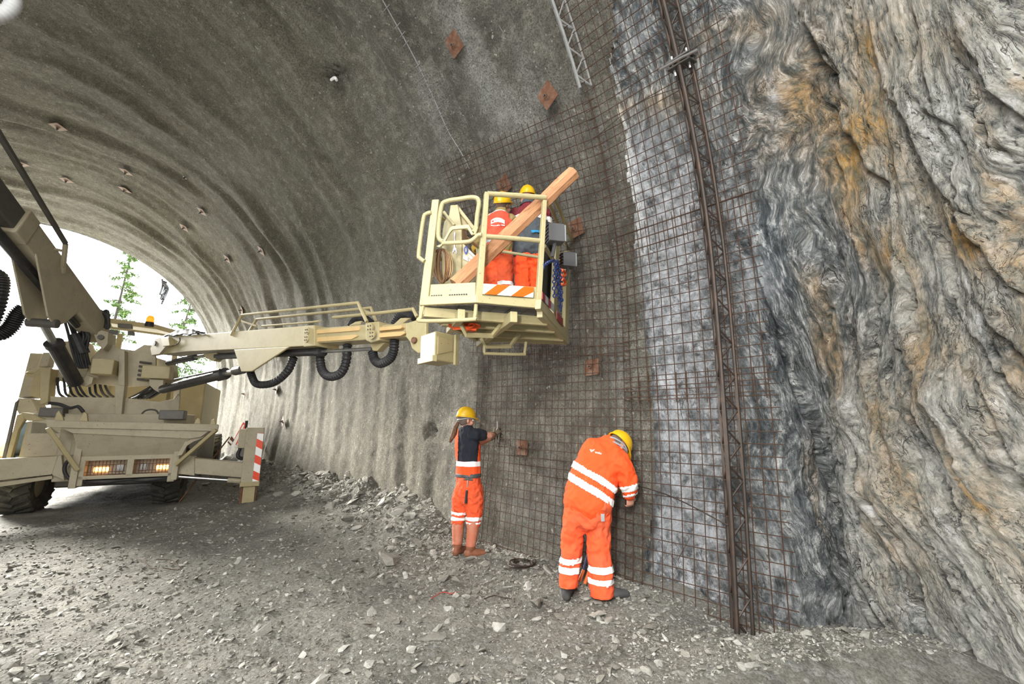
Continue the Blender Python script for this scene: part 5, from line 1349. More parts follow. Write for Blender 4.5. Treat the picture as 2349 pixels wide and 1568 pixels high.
cab2('round_sign_ring', [(808 + 13 * math.cos(a), 896 + 30 * math.sin(a)) for a in np.linspace(0, 6.283, 14)[:-1]], -0.286, 0.006, 'labelgrey', 0)
for q in (((775, 955), (838, 1000), (838, 1065), (768, 1025)), ((845, 880), (935, 980), (935, 1010), (850, 935)), ((850, 945), (925, 1030), (915, 1060), (850, 1010)), ((850, 1020), (910, 1070), (850, 1090))):
    cab2('paper_label', q, -0.29, 0.01, 'labelgrey', 0)
# ---- things carried in the basket
t = thing('wire_coil', 'coil of brown wire hanging on the gate post inside the basket', 'wire coil', vpl(cr3(480, 1380), KA, KB, -0.10))
for k in range(13):
    w_ = 70 + 18 * k + rnd.random() * 25; ht = 460 + rnd.random() * 40; x0_ = 372 + rnd.random() * 40; lean_ = 0.16
    pts = []
    for i in range(26):
        a = i / 26 * 2 * math.pi
        pts.append(vpl(cr3(x0_ + 60 + w_ * 0.5 * math.sin(a) + lean_ * 90 * (1 - math.cos(a)) * (k / 12.0), 880 + ht * 0.5 * (1 - math.cos(a))), KA, KB, -0.12 + 0.05 * math.sin(a) - 0.004 * k))
    MB().tube(pts, 0.0055, 5, closed=True).build('wire_loop', M['wirecoil'] if k % 3 else M['rustplate'], t)
t = thing('wrench', 'steel open-ended wrench hanging in front of the control cabinet', 'wrench', vpl(cr3(645, 960), KA, KB, -0.05))
sh = [(634, 640), (660, 640), (655, 860), (672, 880), (682, 915), (672, 955), (660, 962), (662, 930), (645, 905), (626, 930), (622, 958), (608, 930), (612, 890), (632, 862)]
bpr('wrench_body', sh, KA, KB, -0.05, 0.012, 'steel', 0.003, cr3, par=t)
# peeled timber leaning over the front rail
ta, tb = vpl(c2(392, 922), KA, KB, -0.10), vpl(c2(1238, 116), KB, KC, -0.06)
ta[2] = max(ta[2], ZF + 0.1)
n8, nl = 8, 30; td = tb - ta; s_, u_ = perp(td); vs, uvs = [], []
for i in range(nl + 1):
    for k in range(n8):
        a = 2 * math.pi * (k + 0.5) / n8
        r_ = 0.066 * (1 + 0.07 * mnoise.noise(Vector((i * 0.25, k * 1.3, 2.0))) + 0.05 * math.sin(k * 2.4))
        vs.append(ta + td * i / nl + r_ * (math.cos(a) * s_ + math.sin(a) * u_)); uvs.append((i / nl * np.linalg.norm(td), k / n8))
fs = [(i * n8 + k, i * n8 + (k + 1) % n8, (i + 1) * n8 + (k + 1) % n8, (i + 1) * n8 + k) for i in range(nl) for k in range(n8)] + [tuple(range(n8))[::-1], tuple(range(nl * n8, nl * n8 + n8))]
tim = link_mesh('timber_post', vs, fs, M['wood'], None, False, origin=ta)
uvl = tim.data.uv_layers.new(name='UVMap')
for lp in tim.data.loops:
    uvl.data[lp.index].uv = uvs[lp.vertex_index]
tag(tim, 'peeled timber post leaning diagonally out over the front rail of the basket', 'timber')
def chain(name, label, paths, mat, wr_=0.005, ll=0.042):
    t = thing(name, label, 'chain', paths[0][-1]); 
    for pts in paths:
        c = curve_pts(pts, 200); L = np.concatenate([[0], np.cumsum([np.linalg.norm(b - a) for a, b in zip(c[:-1], c[1:])])])
        n_l = max(2, int(L[-1] / (ll * 0.72))); b = MB()
        for i in range(n_l):
            s0 = L[-1] * (i + 0.5) / n_l; j = min(len(c) - 2, np.searchsorted(L, s0)); P = c[j]; T = nrm(c[j + 1] - c[j - 1] if j else c[1] - c[0])
            s_, u_ = perp(T, (0.3, 0.2, 0.1)); side = s_ if i % 2 else u_
            ring = [P + T * (ll / 2 - 0.006) * math.cos(a) + side * 0.014 * math.sin(a) for a in np.linspace(0, 6.283, 11)[:-1]]
            b.tube(ring, wr_, 5, closed=True)
        b.build('chain_strand', mat, t)['kind'] = 'stuff'
    return t
vc = lambda x, y, o=0.08: vpl(c2(x, y), KC, KD, o)
chain('lifting_chain', 'bundle of blue lifting chain hanging over the side rail of the basket', [[vc(1112, 745), vc(1104, 850), vc(1100, 930), vc(1106, 1010)], [vc(1130, 742, .1), vc(1128, 850, .1), vc(1140, 960, .1), vc(1150, 1110, .1)], [vc(1122, 745, .11), vc(1142, 830, .11), vc(1150, 930, .11), vc(1156, 1040, .11)], [vc(1100, 745, .06), vc(1070, 752, .06), vc(1035, 775, .05), vc(1032, 800, .05)], [vc(1126, 750, .09), vc(1112, 820, .09), vc(1126, 900, .09), vc(1134, 1000, .09)]], M['chain'], 0.006, 0.045)
chain('hanging_chain', 'thin dark chain hanging behind the right front post of the basket', [[vc(1048, 490, 0.0), vc(1044, 560, 0.0), vc(1042, 640, 0.0)], [vc(1132, 560, 0.06), vc(1128, 640, 0.06)]], M['darkchain'], 0.004, 0.035)
for y_, lab in ((842, 'upper orange chain hook on the side of the basket'), (905, 'lower orange chain hook on the side of the basket')):
    pts = [vc(1155, y_ - 28, 0.12), vc(1174, y_ - 20, 0.12), vc(1182, y_, 0.12), vc(1174, y_ + 16, 0.12), vc(1158, y_ + 14, 0.12), vc(1156, y_ + 2, 0.12)]
    single(MB().tube(curve_pts(pts, 24), [0.016 - 0.0003 * i for i in range(26)][:len(curve_pts(pts, 24))], 8), 'chain_hook', M['redhook'], lab, 'hook')

# ---------------------------------------------------------------- left boom, swung up past the camera's left
lb = part_empty('left_boom', rig)
def lp(q, y): return mpx(*q, y)
LA, LB_ = mpx(*c7(690, 1490), 0.75), mpx(*c7(120, 760), 3.2)
LD = nrm(LB_ - LA); LE = LA + LD * 9.0
ls, lu = perp(LD)
MB().bar(LA - LD * 0.15, LB_, 0.30, 0.46).build('outer_section', M['cream_dull'], lb, bevel=0.02)
MB().bar(LB_ - LD * 0.1, LB_ + LD * 0.18, 0.335, 0.50).build('section_collar', M['cream_dull'], lb, bevel=0.02)
MB().bar(LB_, LB_ + LD * 3.4, 0.24, 0.38).build('inner_section', M['darksteel'], lb, bevel=0.02)  # dark steel colour stands in for shade on this section
for o_ in (-0.1, 0.1): MB().bar(LB_ + ls * 0.13 + lu * o_, LB_ + LD * 3.2 + ls * 0.13 + lu * o_, 0.03, 0.07).build('slide_rail', M['cream_dull'], lb)
LL = np.linalg.norm(LB_ - LA)
for sgn in (-1, 1):
    P = lambda f_, d_: LA + LD * LL * f_ + ls * 0.165 * sgn - lu * d_
    MB().prism([P(0.88, 0.2), P(0.34, 0.2), P(0.40, 0.62), P(0.46, 0.82), P(0.56, 0.80)], ls * -0.03 * sgn).build('gusset_plate', M['cream_dull'], lb, bevel=0.008)
MB().bar(LA + LD * LL * 0.3 - lu * 0.30, LB_ + LD * 1.2 - lu * 0.36, 0.13, 0.13).build('extension_barrel', M['black_metal'], lb, bevel=0.04)
MB().tube([LA + LD * LL * 0.2 - lu * 0.30, LA + LD * LL * 0.5 - lu * 0.34], 0.06, 12).build('tilt_barrel', M['black_metal'], lb)
gl = LA + LD * LL * 0.48 - lu * 0.80
cyl3 = part_empty('lift_cylinder', rig)
foot_c = mpx(*c5(545, 620), 1.2)
MB().tube([foot_c, foot_c + (gl - foot_c) * 0.68], 0.115, 18).build('barrel', M['black_metal'], cyl3)
MB().tube([foot_c + (gl - foot_c) * 0.64, foot_c + (gl - foot_c) * 0.70], 0.135, 18).build('gland', M['black_metal'], cyl3)
MB().tube([foot_c + (gl - foot_c) * 0.68, gl], 0.06, 14).build('rod', M['steel'], cyl3)
MB().tube([gl - ls * 0.2, gl + ls * 0.2], 0.075, 14).build('rod_pin', M['darksteel'], cyl3)
rp = [LA + LD * LL * 0.70 + lu * 0.22 - ls * 0.1, LA + LD * LL * 0.86 + lu * 0.62 - ls * 0.1, LA + LD * (LL + 3.5) + lu * 0.70 - ls * 0.1]
rp = [mpx(*c7(450, 1085), 2.3), mpx(*c7(472, 872), 2.6), mpx(*c7(-40, 30), 4.9)]
MB().bar(rp[0], rp[1], 0.06, 0.05, LD).build('safety_rail', M['cream_dull'], lb, bevel=0.006); MB().bar(rp[1], rp[2], 0.06, 0.06).build('safety_rail', M['darksteel'], lb, bevel=0.006)
MB().bar(mpx(*c7(448, 925), 2.5), mpx(*c7(320, 900), 2.7), 0.05, 0.04).build('rail_tie', M['cream_dull'], lb, bevel=0.004)
corrugated('hose_loop', [mpx(*c7(*q), 2.6) for q in ((-60, 1080), (5, 1120), (10, 1200), (-20, 1330), (-60, 1440))], 0.10, lb, n=60)
corrugated('hose_loop', [mpx(*c7(*q), 2.2) for q in ((-70, 1520), (10, 1520), (75, 1470), (125, 1390), (180, 1335))], 0.115, lb, n=70)
P = mpx(*c1(525, 660), 0.95)
tp('pivot_lug', ((480, 640), (520, 620), (556, 630), (552, 690), (530, 720), (500, 690)), 1.0, 0.5)
MB().tube([P + MN * 0.1, P - MN * 0.6], 0.05, 14).build('pivot_pin', M['darksteel'], lb)
for k in range(6):
    q0 = (560 + 60 * rnd.random(), 640 + 50 * rnd.random())
    pts = [mpx(*c1(330 + 20 * k, 560 + 10 * k), 1.0), mpx(*c1(345 + 22 * k + 20 * rnd.random(), 640 + 20 * rnd.random()), 1.05), mpx(*c1(370 + 15 * k, 700 + 40 * rnd.random()), 1.0), mpx(*c1(400 + 12 * k, 800 + 20 * rnd.random()), 0.95)]
    MB().tube(curve_pts(pts, 20), 0.025, 7).build('hydraulic_hose', M['rubber'], lb)
MB().tube([mpx(*c1(385, 640), 1.0), mpx(*c1(430, 740), 0.95)], 0.11, 12).build('swing_motor', M['black_metal'], lb)
bk = MB()
for k in range(5):
    pts = [mpx(*c1(470 + 12 * k, 516 + 6 * k), 0.9), mpx(*c1(520 + 8 * k, 520 + 14 * rnd.random()), 0.95), mpx(*c1(545 + 3 * k, 560 + 10 * k), 0.9), mpx(*c1(540, 610), 0.9)]
    MB().tube(curve_pts(pts, 16), 0.028, 7).build('hydraulic_hose', M['rubber'], lb)
# ---- folded warning triangle and rod standing behind the support leg
t = thing('warning_board', 'red and white warning board leaning behind the striped support leg', 'warning sign', mpx(*c1(1195, 1230), 0.8))
wq = lambda pts, nm, mat, o_=0.0: MB().prism([mpx(*c1(*q), 0.95 + o_) for q in pts], MN * -0.03).build(nm, M[mat], t)
wq(((1250, 1092), (1260, 1100), (1255, 1150), (1215, 1210), (1190, 1205)), 'red_panel', 'red_sticker')
wq(((1190, 1165), (1205, 1185), (1185, 1215), (1168, 1195)), 'dark_panel', 'rustplate', 0.02)
wq(((1180, 1180), (1196, 1196), (1190, 1206), (1172, 1190)), 'white_band', 'reflect', 0.03)
wq(((1195, 1200), (1250, 1105), (1256, 1108), (1202, 1225), (1186, 1240)), 'white_edge', 'reflect', 0.03)
MB().tube([mpx(*c1(1268, 1085), 0.9), mpx(*c1(1262, 1130), 0.9)], 0.03, 8).build('top_roller', M['rubber'], t)
a, b2 = mpx(*c1(1180, 1168), 0.9), mpx(*c1(1098, 1274), 0.9)
e_ = b2 + (b2 - a) * (b2[2] - 0.05) / max(0.05, (a[2] - b2[2]))
single(MB().tube([a, e_], 0.014, 8), 'drill_rod', M['rustplate'], 'thin rusty rod leaning by the warning board behind the outrigger beam', 'rod')

# ------------------------------------------------------------------ people
DG = None
def loft(pts, radii, side=None, n=18, caps=True):
    """closed surface through rings; radii are (across, along) pairs or numbers; rounded ends"""
    P = [np.asarray(p, float) for p in pts]; R = [(r, r) if np.isscalar(r) else r for r in radii]
    if caps:
        T0, T1 = nrm(P[1] - P[0]), nrm(P[-1] - P[-2]); h0, h1 = min(R[0]), min(R[-1])
        pre = [(P[0] - T0 * h0 * math.sin(a), (R[0][0] * math.cos(a), R[0][1] * math.cos(a))) for a in (1.35, 0.9, 0.45)]
        post = [(P[-1] + T1 * h1 * math.sin(a), (R[-1][0] * math.cos(a), R[-1][1] * math.cos(a))) for a in (0.45, 0.9, 1.35)]
        P = [p for p, _ in pre] + P + [p for p, _ in post]; R = [r for _, r in pre] + R + [r for _, r in post]
    L = len(P); vs, fs = [], []; s_prev = None
    for i in range(L):
        T = nrm(P[min(i + 1, L - 1)] - P[max(i - 1, 0)])
        if side is not None: s_ = nrm(side - T * (np.asarray(side) @ T))
        else:
            s_ = perp(T)[0] if s_prev is None else nrm(s_prev - T * (s_prev @ T))
        s_prev = s_; u_ = np.cross(T, s_)
        for k in range(n):
            a = 2 * math.pi * k / n
            vs.append(P[i] + s_ * R[i][0] * math.cos(a) + u_ * R[i][1] * math.sin(a))
    for i in range(L - 1):
        for k in range(n): fs.append((i * n + k, i * n + (k + 1) % n, (i + 1) * n + (k + 1) % n, (i + 1) * n + k))
    fs.append(tuple(range(n))[::-1]); fs.append(tuple(range((L - 1) * n, L * n)))
    return vs, fs
def ellipsoid(c, r, ax=None, nu=14, nv=18):
    ax = np.eye(3) if ax is None else np.array(ax); vs, fs = [], []
    for i in range(nu + 1):
        t = math.pi * (0.02 + 0.96 * i / nu)
        for k in range(nv):
            a = 2 * math.pi * k / nv
            q = (math.sin(t) * math.cos(a) * r[0], math.sin(t) * math.sin(a) * r[1], math.cos(t) * r[2])
            vs.append(np.asarray(c) + ax[0] * q[0] + ax[1] * q[1] + ax[2] * q[2])
    for i in range(nu):
        for k in range(nv): fs.append((i * nv + k, (i + 1) * nv + k, (i + 1) * nv + (k + 1) % nv, i * nv + (k + 1) % nv))
    fs.append(tuple(range(nv))); fs.append(tuple(range(nu * nv, nu * nv + nv))[::-1])
    return vs, fs
def fuse(pieces, voxel, smooth_it=4):
    me = bpy.data.meshes.new('t'); V, Fc = [], []
    for vs, fs in pieces:
        o = len(V); V += [tuple(map(float, v)) for v in vs]; Fc += [tuple(o + i for i in f) for f in fs]
    me.from_pydata(V, [], Fc); ob = bpy.data.objects.new('t', me); COL.objects.link(ob)
    m = ob.modifiers.new('r', 'REMESH'); m.mode = 'VOXEL'; m.voxel_size = voxel
    s = ob.modifiers.new('s', 'SMOOTH'); s.factor = 0.5; s.iterations = smooth_it
    bpy.context.view_layer.update(); dg = bpy.context.evaluated_depsgraph_get()
    e = ob.evaluated_get(dg); m2 = e.to_mesh()
    v = np.empty(len(m2.vertices) * 3); m2.vertices.foreach_get('co', v); v = v.reshape(-1, 3)
    f = [tuple(p.vertices) for p in m2.polygons]; e.to_mesh_clear()
    bpy.data.objects.remove(ob); bpy.data.meshes.remove(me)
    return v, np.array([q for q in f if len(q) == 4])
def vnormals(v, f):
    fn = np.cross(v[f[:, 2]] - v[f[:, 0]], v[f[:, 3]] - v[f[:, 1]]); n = np.zeros_like(v)
    for k in range(4): np.add.at(n, f[:, k], fn)
    return n / (np.linalg.norm(n, axis=1)[:, None] + 1e-9)
def wrinkle(v, f, amp, sc, seed=0, stretch=(1, 1, 1)):
    n = vnormals(v, f); q = v * sc * np.array(stretch)
    d = fbm(q[:, 0] + seed, q[:, 1], q[:, 2], 3, 0.55); d = -np.abs(d) + 0.25 + 0.5 * fbm(q[:, 0] * .4, q[:, 1] * .4, q[:, 2] * .4 + seed, 2)
    return v + n * (d * amp)[:, None]
def shell(v, f, mask, off, thick=0.0):   # a patch lifted off a garment
    c = v[f].mean(1); ff = f[mask(c)]
    if len(ff) == 0: return None
    n = vnormals(v, f); ids, inv = np.unique(ff, return_inverse=True)
    return (v + n * off)[ids], inv.reshape(-1, 4)
def put(name, vf, mat, parent, label=None):
    if vf is None: return None
    v, f = vf; o = link_mesh(name, v, f, mat, parent, True)
    if label: o['label'] = label
    return o
def seg_dist(P, a, b):
    d = b - a; t = ((P - a) @ d) / (d @ d); tc = np.clip(t, 0, 1)
    return np.linalg.norm(P - a - tc[:, None] * d, axis=1), t
def hand_pieces(wrist, fdir, palm_n, side, curl, sc=1.0, spread=0.12):
    """palm plus four unequal bent fingers and a thumb leaving the side of the palm; side=+1 thumb on +cross side"""
    fd = nrm(fdir); pn = nrm(palm_n - fd * (palm_n @ fd)); across = np.cross(pn, fd) * side
    out = [loft([wrist, wrist + fd * 0.03 * sc, wrist + fd * 0.085 * sc], [(0.026 * sc, 0.019 * sc), (0.036 * sc, 0.017 * sc), (0.040 * sc, 0.014 * sc)], across, 14)]
    for k, (ln, o) in enumerate(((0.072, 0.030), (0.082, 0.010), (0.076, -0.011), (0.060, -0.031))):
        b = wrist + fd * 0.082 * sc + across * o * sc; d = nrm(fd + across * spread * o * 8); pts = [b - fd * 0.02 * sc]; a = 0
        pts.append(b)
        for j, q in enumerate((0.45, 0.32, 0.23)):
            a += curl * (0.8, 1.0, 0.7)[j]
            b = b + (d * math.cos(a) + pn * math.sin(a)) * ln * q * sc; pts.append(b)
        out.append(loft(pts, [0.0095 * sc, 0.0095 * sc, 0.009 * sc, 0.0083 * sc, 0.0072 * sc], None, 10))
    b = wrist + fd * 0.022 * sc + across * 0.026 * sc
    p1 = b + nrm(across * 0.85 + fd * 0.7 + pn * 0.25) * 0.036 * sc; p2 = p1 + nrm(across * 0.3 + fd * 0.9 + pn * (0.3 + curl * 0.4)) * 0.03 * sc; p3 = p2 + nrm(fd * 0.9 + pn * (0.5 + 0.4 * curl)) * 0.024 * sc
    out.append(loft([b - across * 0.01, b, p1, p2, p3], [0.012 * sc, 0.013 * sc, 0.0115 * sc, 0.0105 * sc, 0.0085 * sc], None, 10))
    return out
def head_pieces(c, fwd, up, sc=1.0):
    f = nrm(fwd); u = nrm(up - f * (np.asarray(up) @ f)); r = np.cross(f, u); ax = (r, f, u); s = sc
    at = lambda x, y, z: c + r * x * s + f * y * s + u * z * s
    out = [ellipsoid(at(0, -0.012, 0.025), (0.076 * s, 0.096 * s, 0.098 * s), ax), ellipsoid(at(0, 0.022, -0.045), (0.060 * s, 0.072 * s, 0.072 * s), ax),
           loft([at(0, 0.055, -0.092), at(0, 0.078, -0.098)], [0.028 * s, 0.022 * s], None, 12),
           loft([at(0, 0.088, 0.012), at(0, 0.108, -0.022), at(0, 0.100, -0.032)], [0.011 * s, 0.016 * s, 0.014 * s], None, 10),
           loft([at(-0.045, 0.082, 0.028), at(0, 0.094, 0.030), at(0.045, 0.082, 0.028)], [0.011 * s, 0.012 * s, 0.011 * s], None, 10),
           loft([at(-0.020, 0.090, -0.058), at(0, 0.096, -0.058), at(0.020, 0.090, -0.058)], [0.009 * s, 0.010 * s, 0.009 * s], None, 10)]
    for q in (-1, 1):
        out.append(ellipsoid(at(q * 0.080, -0.004, -0.010), (0.011 * s, 0.020 * s, 0.033 * s), ax, 8, 12))
        out.append(ellipsoid(at(q * 0.045, 0.062, -0.03), (0.028 * s, 0.026 * s, 0.028 * s), ax, 8, 12))
    return out, ax
def eyes(c, ax, sc, parent):
    r, f, u = ax
    for q in (-1, 1):
        p = c + r * q * 0.032 * sc + f * 0.083 * sc + u * 0.006 * sc
        put('eye', tuple(np.array(x, dtype=float if i == 0 else object) if i == 0 else x for i, x in enumerate(ellipsoid(p, (0.012 * sc,) * 3, None, 6, 8))), M['white'], parent)
def helmet(c, fwd, up, parent, sc=1.0, strap=None, mat='helmet'):
    f = nrm(fwd); u = nrm(up - f * (np.asarray(up) @ f)); r = np.cross(f, u)
    at = lambda x, y, z: c + r * x * sc + f * y * sc + u * z * sc
    vs, fs = [], []; nu, nv = 12, 36
    for lay, k in ((0, 1.0), (1, 0.95)):
        for i in range(nu + 1):
            t = (math.pi / 2) * i / nu
            for j in range(nv):
                a = 2 * math.pi * j / nv
                rx, ry, rz = 0.104 * k, 0.126 * k, 0.115 * k
                ridge = 1 + (0.05 * math.exp(-(math.cos(a) * math.sin(t) / 0.16) ** 2) * math.sin(t) ** 0.5 if t > 0.05 else 0.02) + (0.025 * math.exp(-((abs(math.cos(a) * math.sin(t)) - 0.42) / 0.07) ** 2))
                vs.append(at(rx * math.sin(t) * math.cos(a) * ridge, ry * math.sin(t) * math.sin(a) * ridge, 0.025 + rz * math.cos(t) * ridge - 0.02 * (i / nu) ** 3))
    N = (nu + 1) * nv
    for i in range(nu):
        for j in range(nv):
            j2 = (j + 1) % nv; fs.append((i * nv + j, (i + 1) * nv + j, (i + 1) * nv + j2, i * nv + j2)); fs.append((N + i * nv + j, N + i * nv + j2, N + (i + 1) * nv + j2, N + (i + 1) * nv + j))
    for j in range(nv): fs.append((nu * nv + j, N + nu * nv + j, N + nu * nv + (j + 1) % nv, nu * nv + (j + 1) % nv))
    h = link_mesh('helmet', vs, fs, M[mat], parent, True)
    b = MB(); top, bot = [], []; nb = 40         # brim: narrow all round, long peak in front
    for j in range(nb):
        a = 2 * math.pi * j / nb; fr_ = max(0, math.sin(a)) ** 2
        w_ = 0.010 + 0.045 * fr_
        for w2, l in ((0.0, 0), (w_, 1)):
            for dz_ in (0.004, -0.004): b.v.append(tuple(at((0.104 + w2 * 0.6) * math.cos(a), (0.126 + w2) * math.sin(a), 0.006 - 0.018 * fr_ * l + dz_)))
    for j in range(nb):
        q, w2 = j * 4, ((j + 1) % nb) * 4
        b.f += [(q, q + 2, w2 + 2, w2), (q + 1, w2 + 1, w2 + 3, q + 3), (q + 2, q + 3, w2 + 3, w2 + 2), (q, w2, w2 + 1, q + 1)]; b.m += [0] * 4
    b.build('brim', M[mat], h, smooth=False)
    # head band and nape strap
    MB().tube([at(0.088 * math.cos(a), 0.108 * math.sin(a), -0.004 - 0.03 * max(0, -math.sin(a))) for a in np.linspace(0, 6.283, 25)[:-1]], 0.007, 6, closed=True).build('head_band', M[strap or 'belt'], h)
    return h

def viewer(foot):
    F_ = nrm(foot * (1, 1, 0)); R_ = np.cross(F_, UP); dist = math.hypot(foot[0], foot[1])
    def vp(q, f_=0.0):
        r = ray(*q); t = (dist + f_) / (r @ F_); return CAMP + r * t
    return F_, R_, vp
def c4(x, y): return (x * 0.33163 + 980, y * 0.33163 + 900)
def body_base(name, label, foot): 
    return None

def make_person(label, foot, bodyp, group=None, voxel=0.0075):
    v, f = fuse(bodyp, voxel, 3)
    o = link_mesh('person', v, f, M['skin'], None, True, origin=foot)
    tag(o, label, 'person', group); return o, v, f

# ---- worker with ponytail, standing at the mesh
FT = np.array([3.60, 4.38, 0.0]); FT[2] = float(floor_h(FT[0], FT[1]))
F_, R_, vp0 = viewer(FT)
q = lambda x, y, f_=0.0: vp0(c4(x, y), f_)
face1 = nrm(F_ * 0.62 + R_ * 0.78); rt1 = nrm(np.cross(face1, UP))
hc = q(268, 192, 0.0); hd, hax = head_pieces(hc, nrm(F_ * 0.40 + R_ * 0.9 - UP * 0.05), UP, 0.98)
torso1 = [q(282, 640), q(282, 565), q(281, 470), q(278, 380, 0.01), q(274, 310, 0.02), q(268, 262, 0.02), q(266, 235, 0.02)]
sh_r, el_r, wr_r = q(338, 288, -0.12), q(430, 298, -0.02), q(464, 290, 0.12)
sh_l, el_l, wr_l = q(222, 285, 0.12), q(352, 352, 0.30), q(440, 318, 0.36)
hip_l, kn_l, an_l = q(243, 670, 0.05), q(216, 850, 0.06), q(208, 1062, 0.04)
hip_r, kn_r, an_r = q(322, 675, -0.05), q(322, 858, -0.06), q(300, 1085, -0.08)
hdir = nrm(UP * 0.75 + R_ * 0.3 + F_ * 0.3)
body = hd + [loft([q(266, 245, 0.02), hc - UP * 0.06], [0.058, 0.054], None, 14), loft(torso1, [(0.14, 0.105), (0.145, 0.10), (0.15, 0.10), (0.155, 0.105), (0.145, 0.10), (0.11, 0.075), (0.06, 0.055)], rt1),
    loft([sh_r, (sh_r + el_r) / 2, el_r], [0.056, 0.050, 0.043]), loft([el_r, el_r * 0.6 + wr_r * 0.4, wr_r], [0.044, 0.042, 0.029]),
    loft([sh_l, (sh_l + el_l) / 2, el_l], [0.056, 0.050, 0.043]), loft([el_l, el_l * 0.6 + wr_l * 0.4, wr_l], [0.044, 0.042, 0.029]),
    loft([hip_l, kn_l, an_l], [0.082, 0.058, 0.045]), loft([hip_r, kn_r, an_r], [0.082, 0.058, 0.045])]
body += hand_pieces(wr_r, hdir, nrm(R_ * 0.5 + F_ * 0.9), 1, 0.75) + hand_pieces(wr_l, nrm(R_ * 0.8 + F_ * 0.5 + UP * 0.2), nrm(UP), -1, 0.7)
w1, bv, bf = make_person('worker with long ponytail in navy t-shirt and orange bib trousers, reaching up to the mesh', FT, body)
eyes(hc, hax, 0.98, w1)
put('glove', shell(bv, bf, lambda c: (np.linalg.norm(c - (wr_r + hdir * 0.08), axis=1) < 0.125) & (((c - wr_r) @ hdir) > -0.01), 0.004), M['glove'], w1)
hl_ = nrm(R_ * 0.8 + F_ * 0.5 + UP * 0.2)
put('glove', shell(bv, bf, lambda c: (np.linalg.norm(c - (wr_l + hl_ * 0.08), axis=1) < 0.125) & (((c - wr_l) @ hl_) > -0.01), 0.004), M['glove'], w1)
sl_r = sh_r * 0.55 + el_r * 0.45; sl_l = sh_l * 0.6 + el_l * 0.4
sv, sf = fuse([loft(torso1[1:6], [(0.175, 0.125), (0.17, 0.12), (0.18, 0.125), (0.17, 0.12), (0.115, 0.085)], rt1), loft([q(268, 262, .02), q(266, 243, .02)], [0.085, 0.070]),
               loft([q(318, 292, -0.09), sh_r, sl_r], [0.085, 0.075, 0.066]), loft([q(240, 290, 0.09), sh_l, sl_l], [0.085, 0.075, 0.066])], 0.010, 4)
sv = wrinkle(sv, sf, 0.028, 9, 3, (1, 1, .6)); put('t_shirt', (sv, sf), M['navy'], w1)
waist_c = q(282, 566)
def bibmask(c):
    x = (c - waist_c) @ R_; z = (c - waist_c) @ UP; y = (c - waist_c) @ F_
    lim = 0.158 + 0.55 * np.clip(np.abs(x - 0.005) - 0.115, 0, 1) ** 1.0 * 9 * 0.5
    side_ = (x > 0.105 + 0.10 * np.clip(z - 0.16, 0, 1)) & (z < 0.43) | (x < -0.125) & (z < 0.55)
    near_arm = np.linalg.norm(c - sl_r, axis=1) < 0.12
    return ((z < lim * 0 + 0.165) | (side_ & ~near_arm) | ((y > 0.05) & (z < 0.35))) & (z > -0.05)
put('bib', shell(sv, sf, bibmask, 0.008), M['orange'], w1)
put('reflective_strip', shell(sv, sf, lambda c: (((c - waist_c) @ UP) > 0.105 - 0.00 ) & (((c - waist_c) @ UP) < 0.165), 0.012), M['reflect'], w1)
tv, tf = fuse([loft([q(282, 720), q(284, 650), q(283, 600), waist_c, q(282, 552)], [(0.15, 0.12), (0.175, 0.135), (0.172, 0.13), (0.160, 0.118), (0.158, 0.115)], rt1),
               loft([q(245, 680, .05), q(232, 770, .055), kn_l, q(210, 890, .05)], [0.112, 0.104, 0.088, 0.076]), loft([q(320, 680, -.05), q(328, 770, -.05), q(326, 850, -.06), q(318, 900, -.06)], [0.115, 0.110, 0.094, 0.078])], 0.010, 4)
tv = wrinkle(tv, tf, 0.045, 9, 5, (1, 1, 1.1)); put('trousers', (tv, tf), M['orange_dusty'], w1)
for ya, yb in ((825, 846), (861, 886)):
    za, zb2 = q(216, ya)[2], q(216, yb)[2]; put('reflective_strip', shell(tv, tf, lambda c: (c[:, 2] < za) & (c[:, 2] > zb2) & (((c - q(265, 850)) @ R_) < 0), 0.006), M['reflect'], w1)
for ya, yb in ((846, 872), (882, 896)):
    za, zb2 = q(325, ya)[2], q(325, yb)[2]; put('reflective_strip', shell(tv, tf, lambda c: (c[:, 2] < za) & (c[:, 2] > zb2) & (((c - q(265, 850)) @ R_) > 0), 0.006), M['reflect'], w1)
bvs, bfs = loft([q(284, 582), q(284, 576), q(283, 560), q(283, 554)], [(0.186, 0.136), (0.191, 0.141), (0.190, 0.140), (0.185, 0.135)], rt1, 32, caps=False)
link_mesh('belt', bvs, bfs, M['belt'], w1, False)
for an, kn, toe in ((an_l, kn_l, nrm(F_ * 0.85 + R_ * 0.5)), (an_r, kn_r, nrm(R_ * 0.93 + F_ * 0.25))):
    gz = float(floor_h(an[0], an[1])); ank = np.array([an[0], an[1], gz + 0.10]); top = ank + (kn - ank) * 0.78
    uv_, uf_ = fuse([loft([top, top * 0.6 + ank * 0.4, ank + UP * 0.02], [0.076, 0.070, 0.058]), loft([ank - toe * 0.035 - UP * 0.04, ank + toe * 0.06 - UP * 0.045, ank + toe * 0.17 - UP * 0.06], [(0.045, 0.05), (0.052, 0.05), (0.044, 0.036)], np.cross(toe, UP))], 0.009, 3)
    uv_ = wrinkle(uv_, uf_, 0.010, 14, 2, (0.5, 0.5, 1.6)); uv_[:, 2] = np.maximum(uv_[:, 2], gz - 0.005)
    o = put('boot', (uv_, uf_), M['boot'], w1)
    o.data.materials.append(M['bootfoot']); zc_ = uv_[uf_].mean(1)[:, 2]
    o.data.polygons.foreach_set('material_index', ((zc_ < gz + 0.14)).astype(np.int32))
hm = helmet(hc + UP * 0.035 * 0.9, nrm(F_ * 0.40 + R_ * 0.9 - UP * 0.10), nrm(UP + R_ * -0.06), w1, 1.02, 'strapgrey')
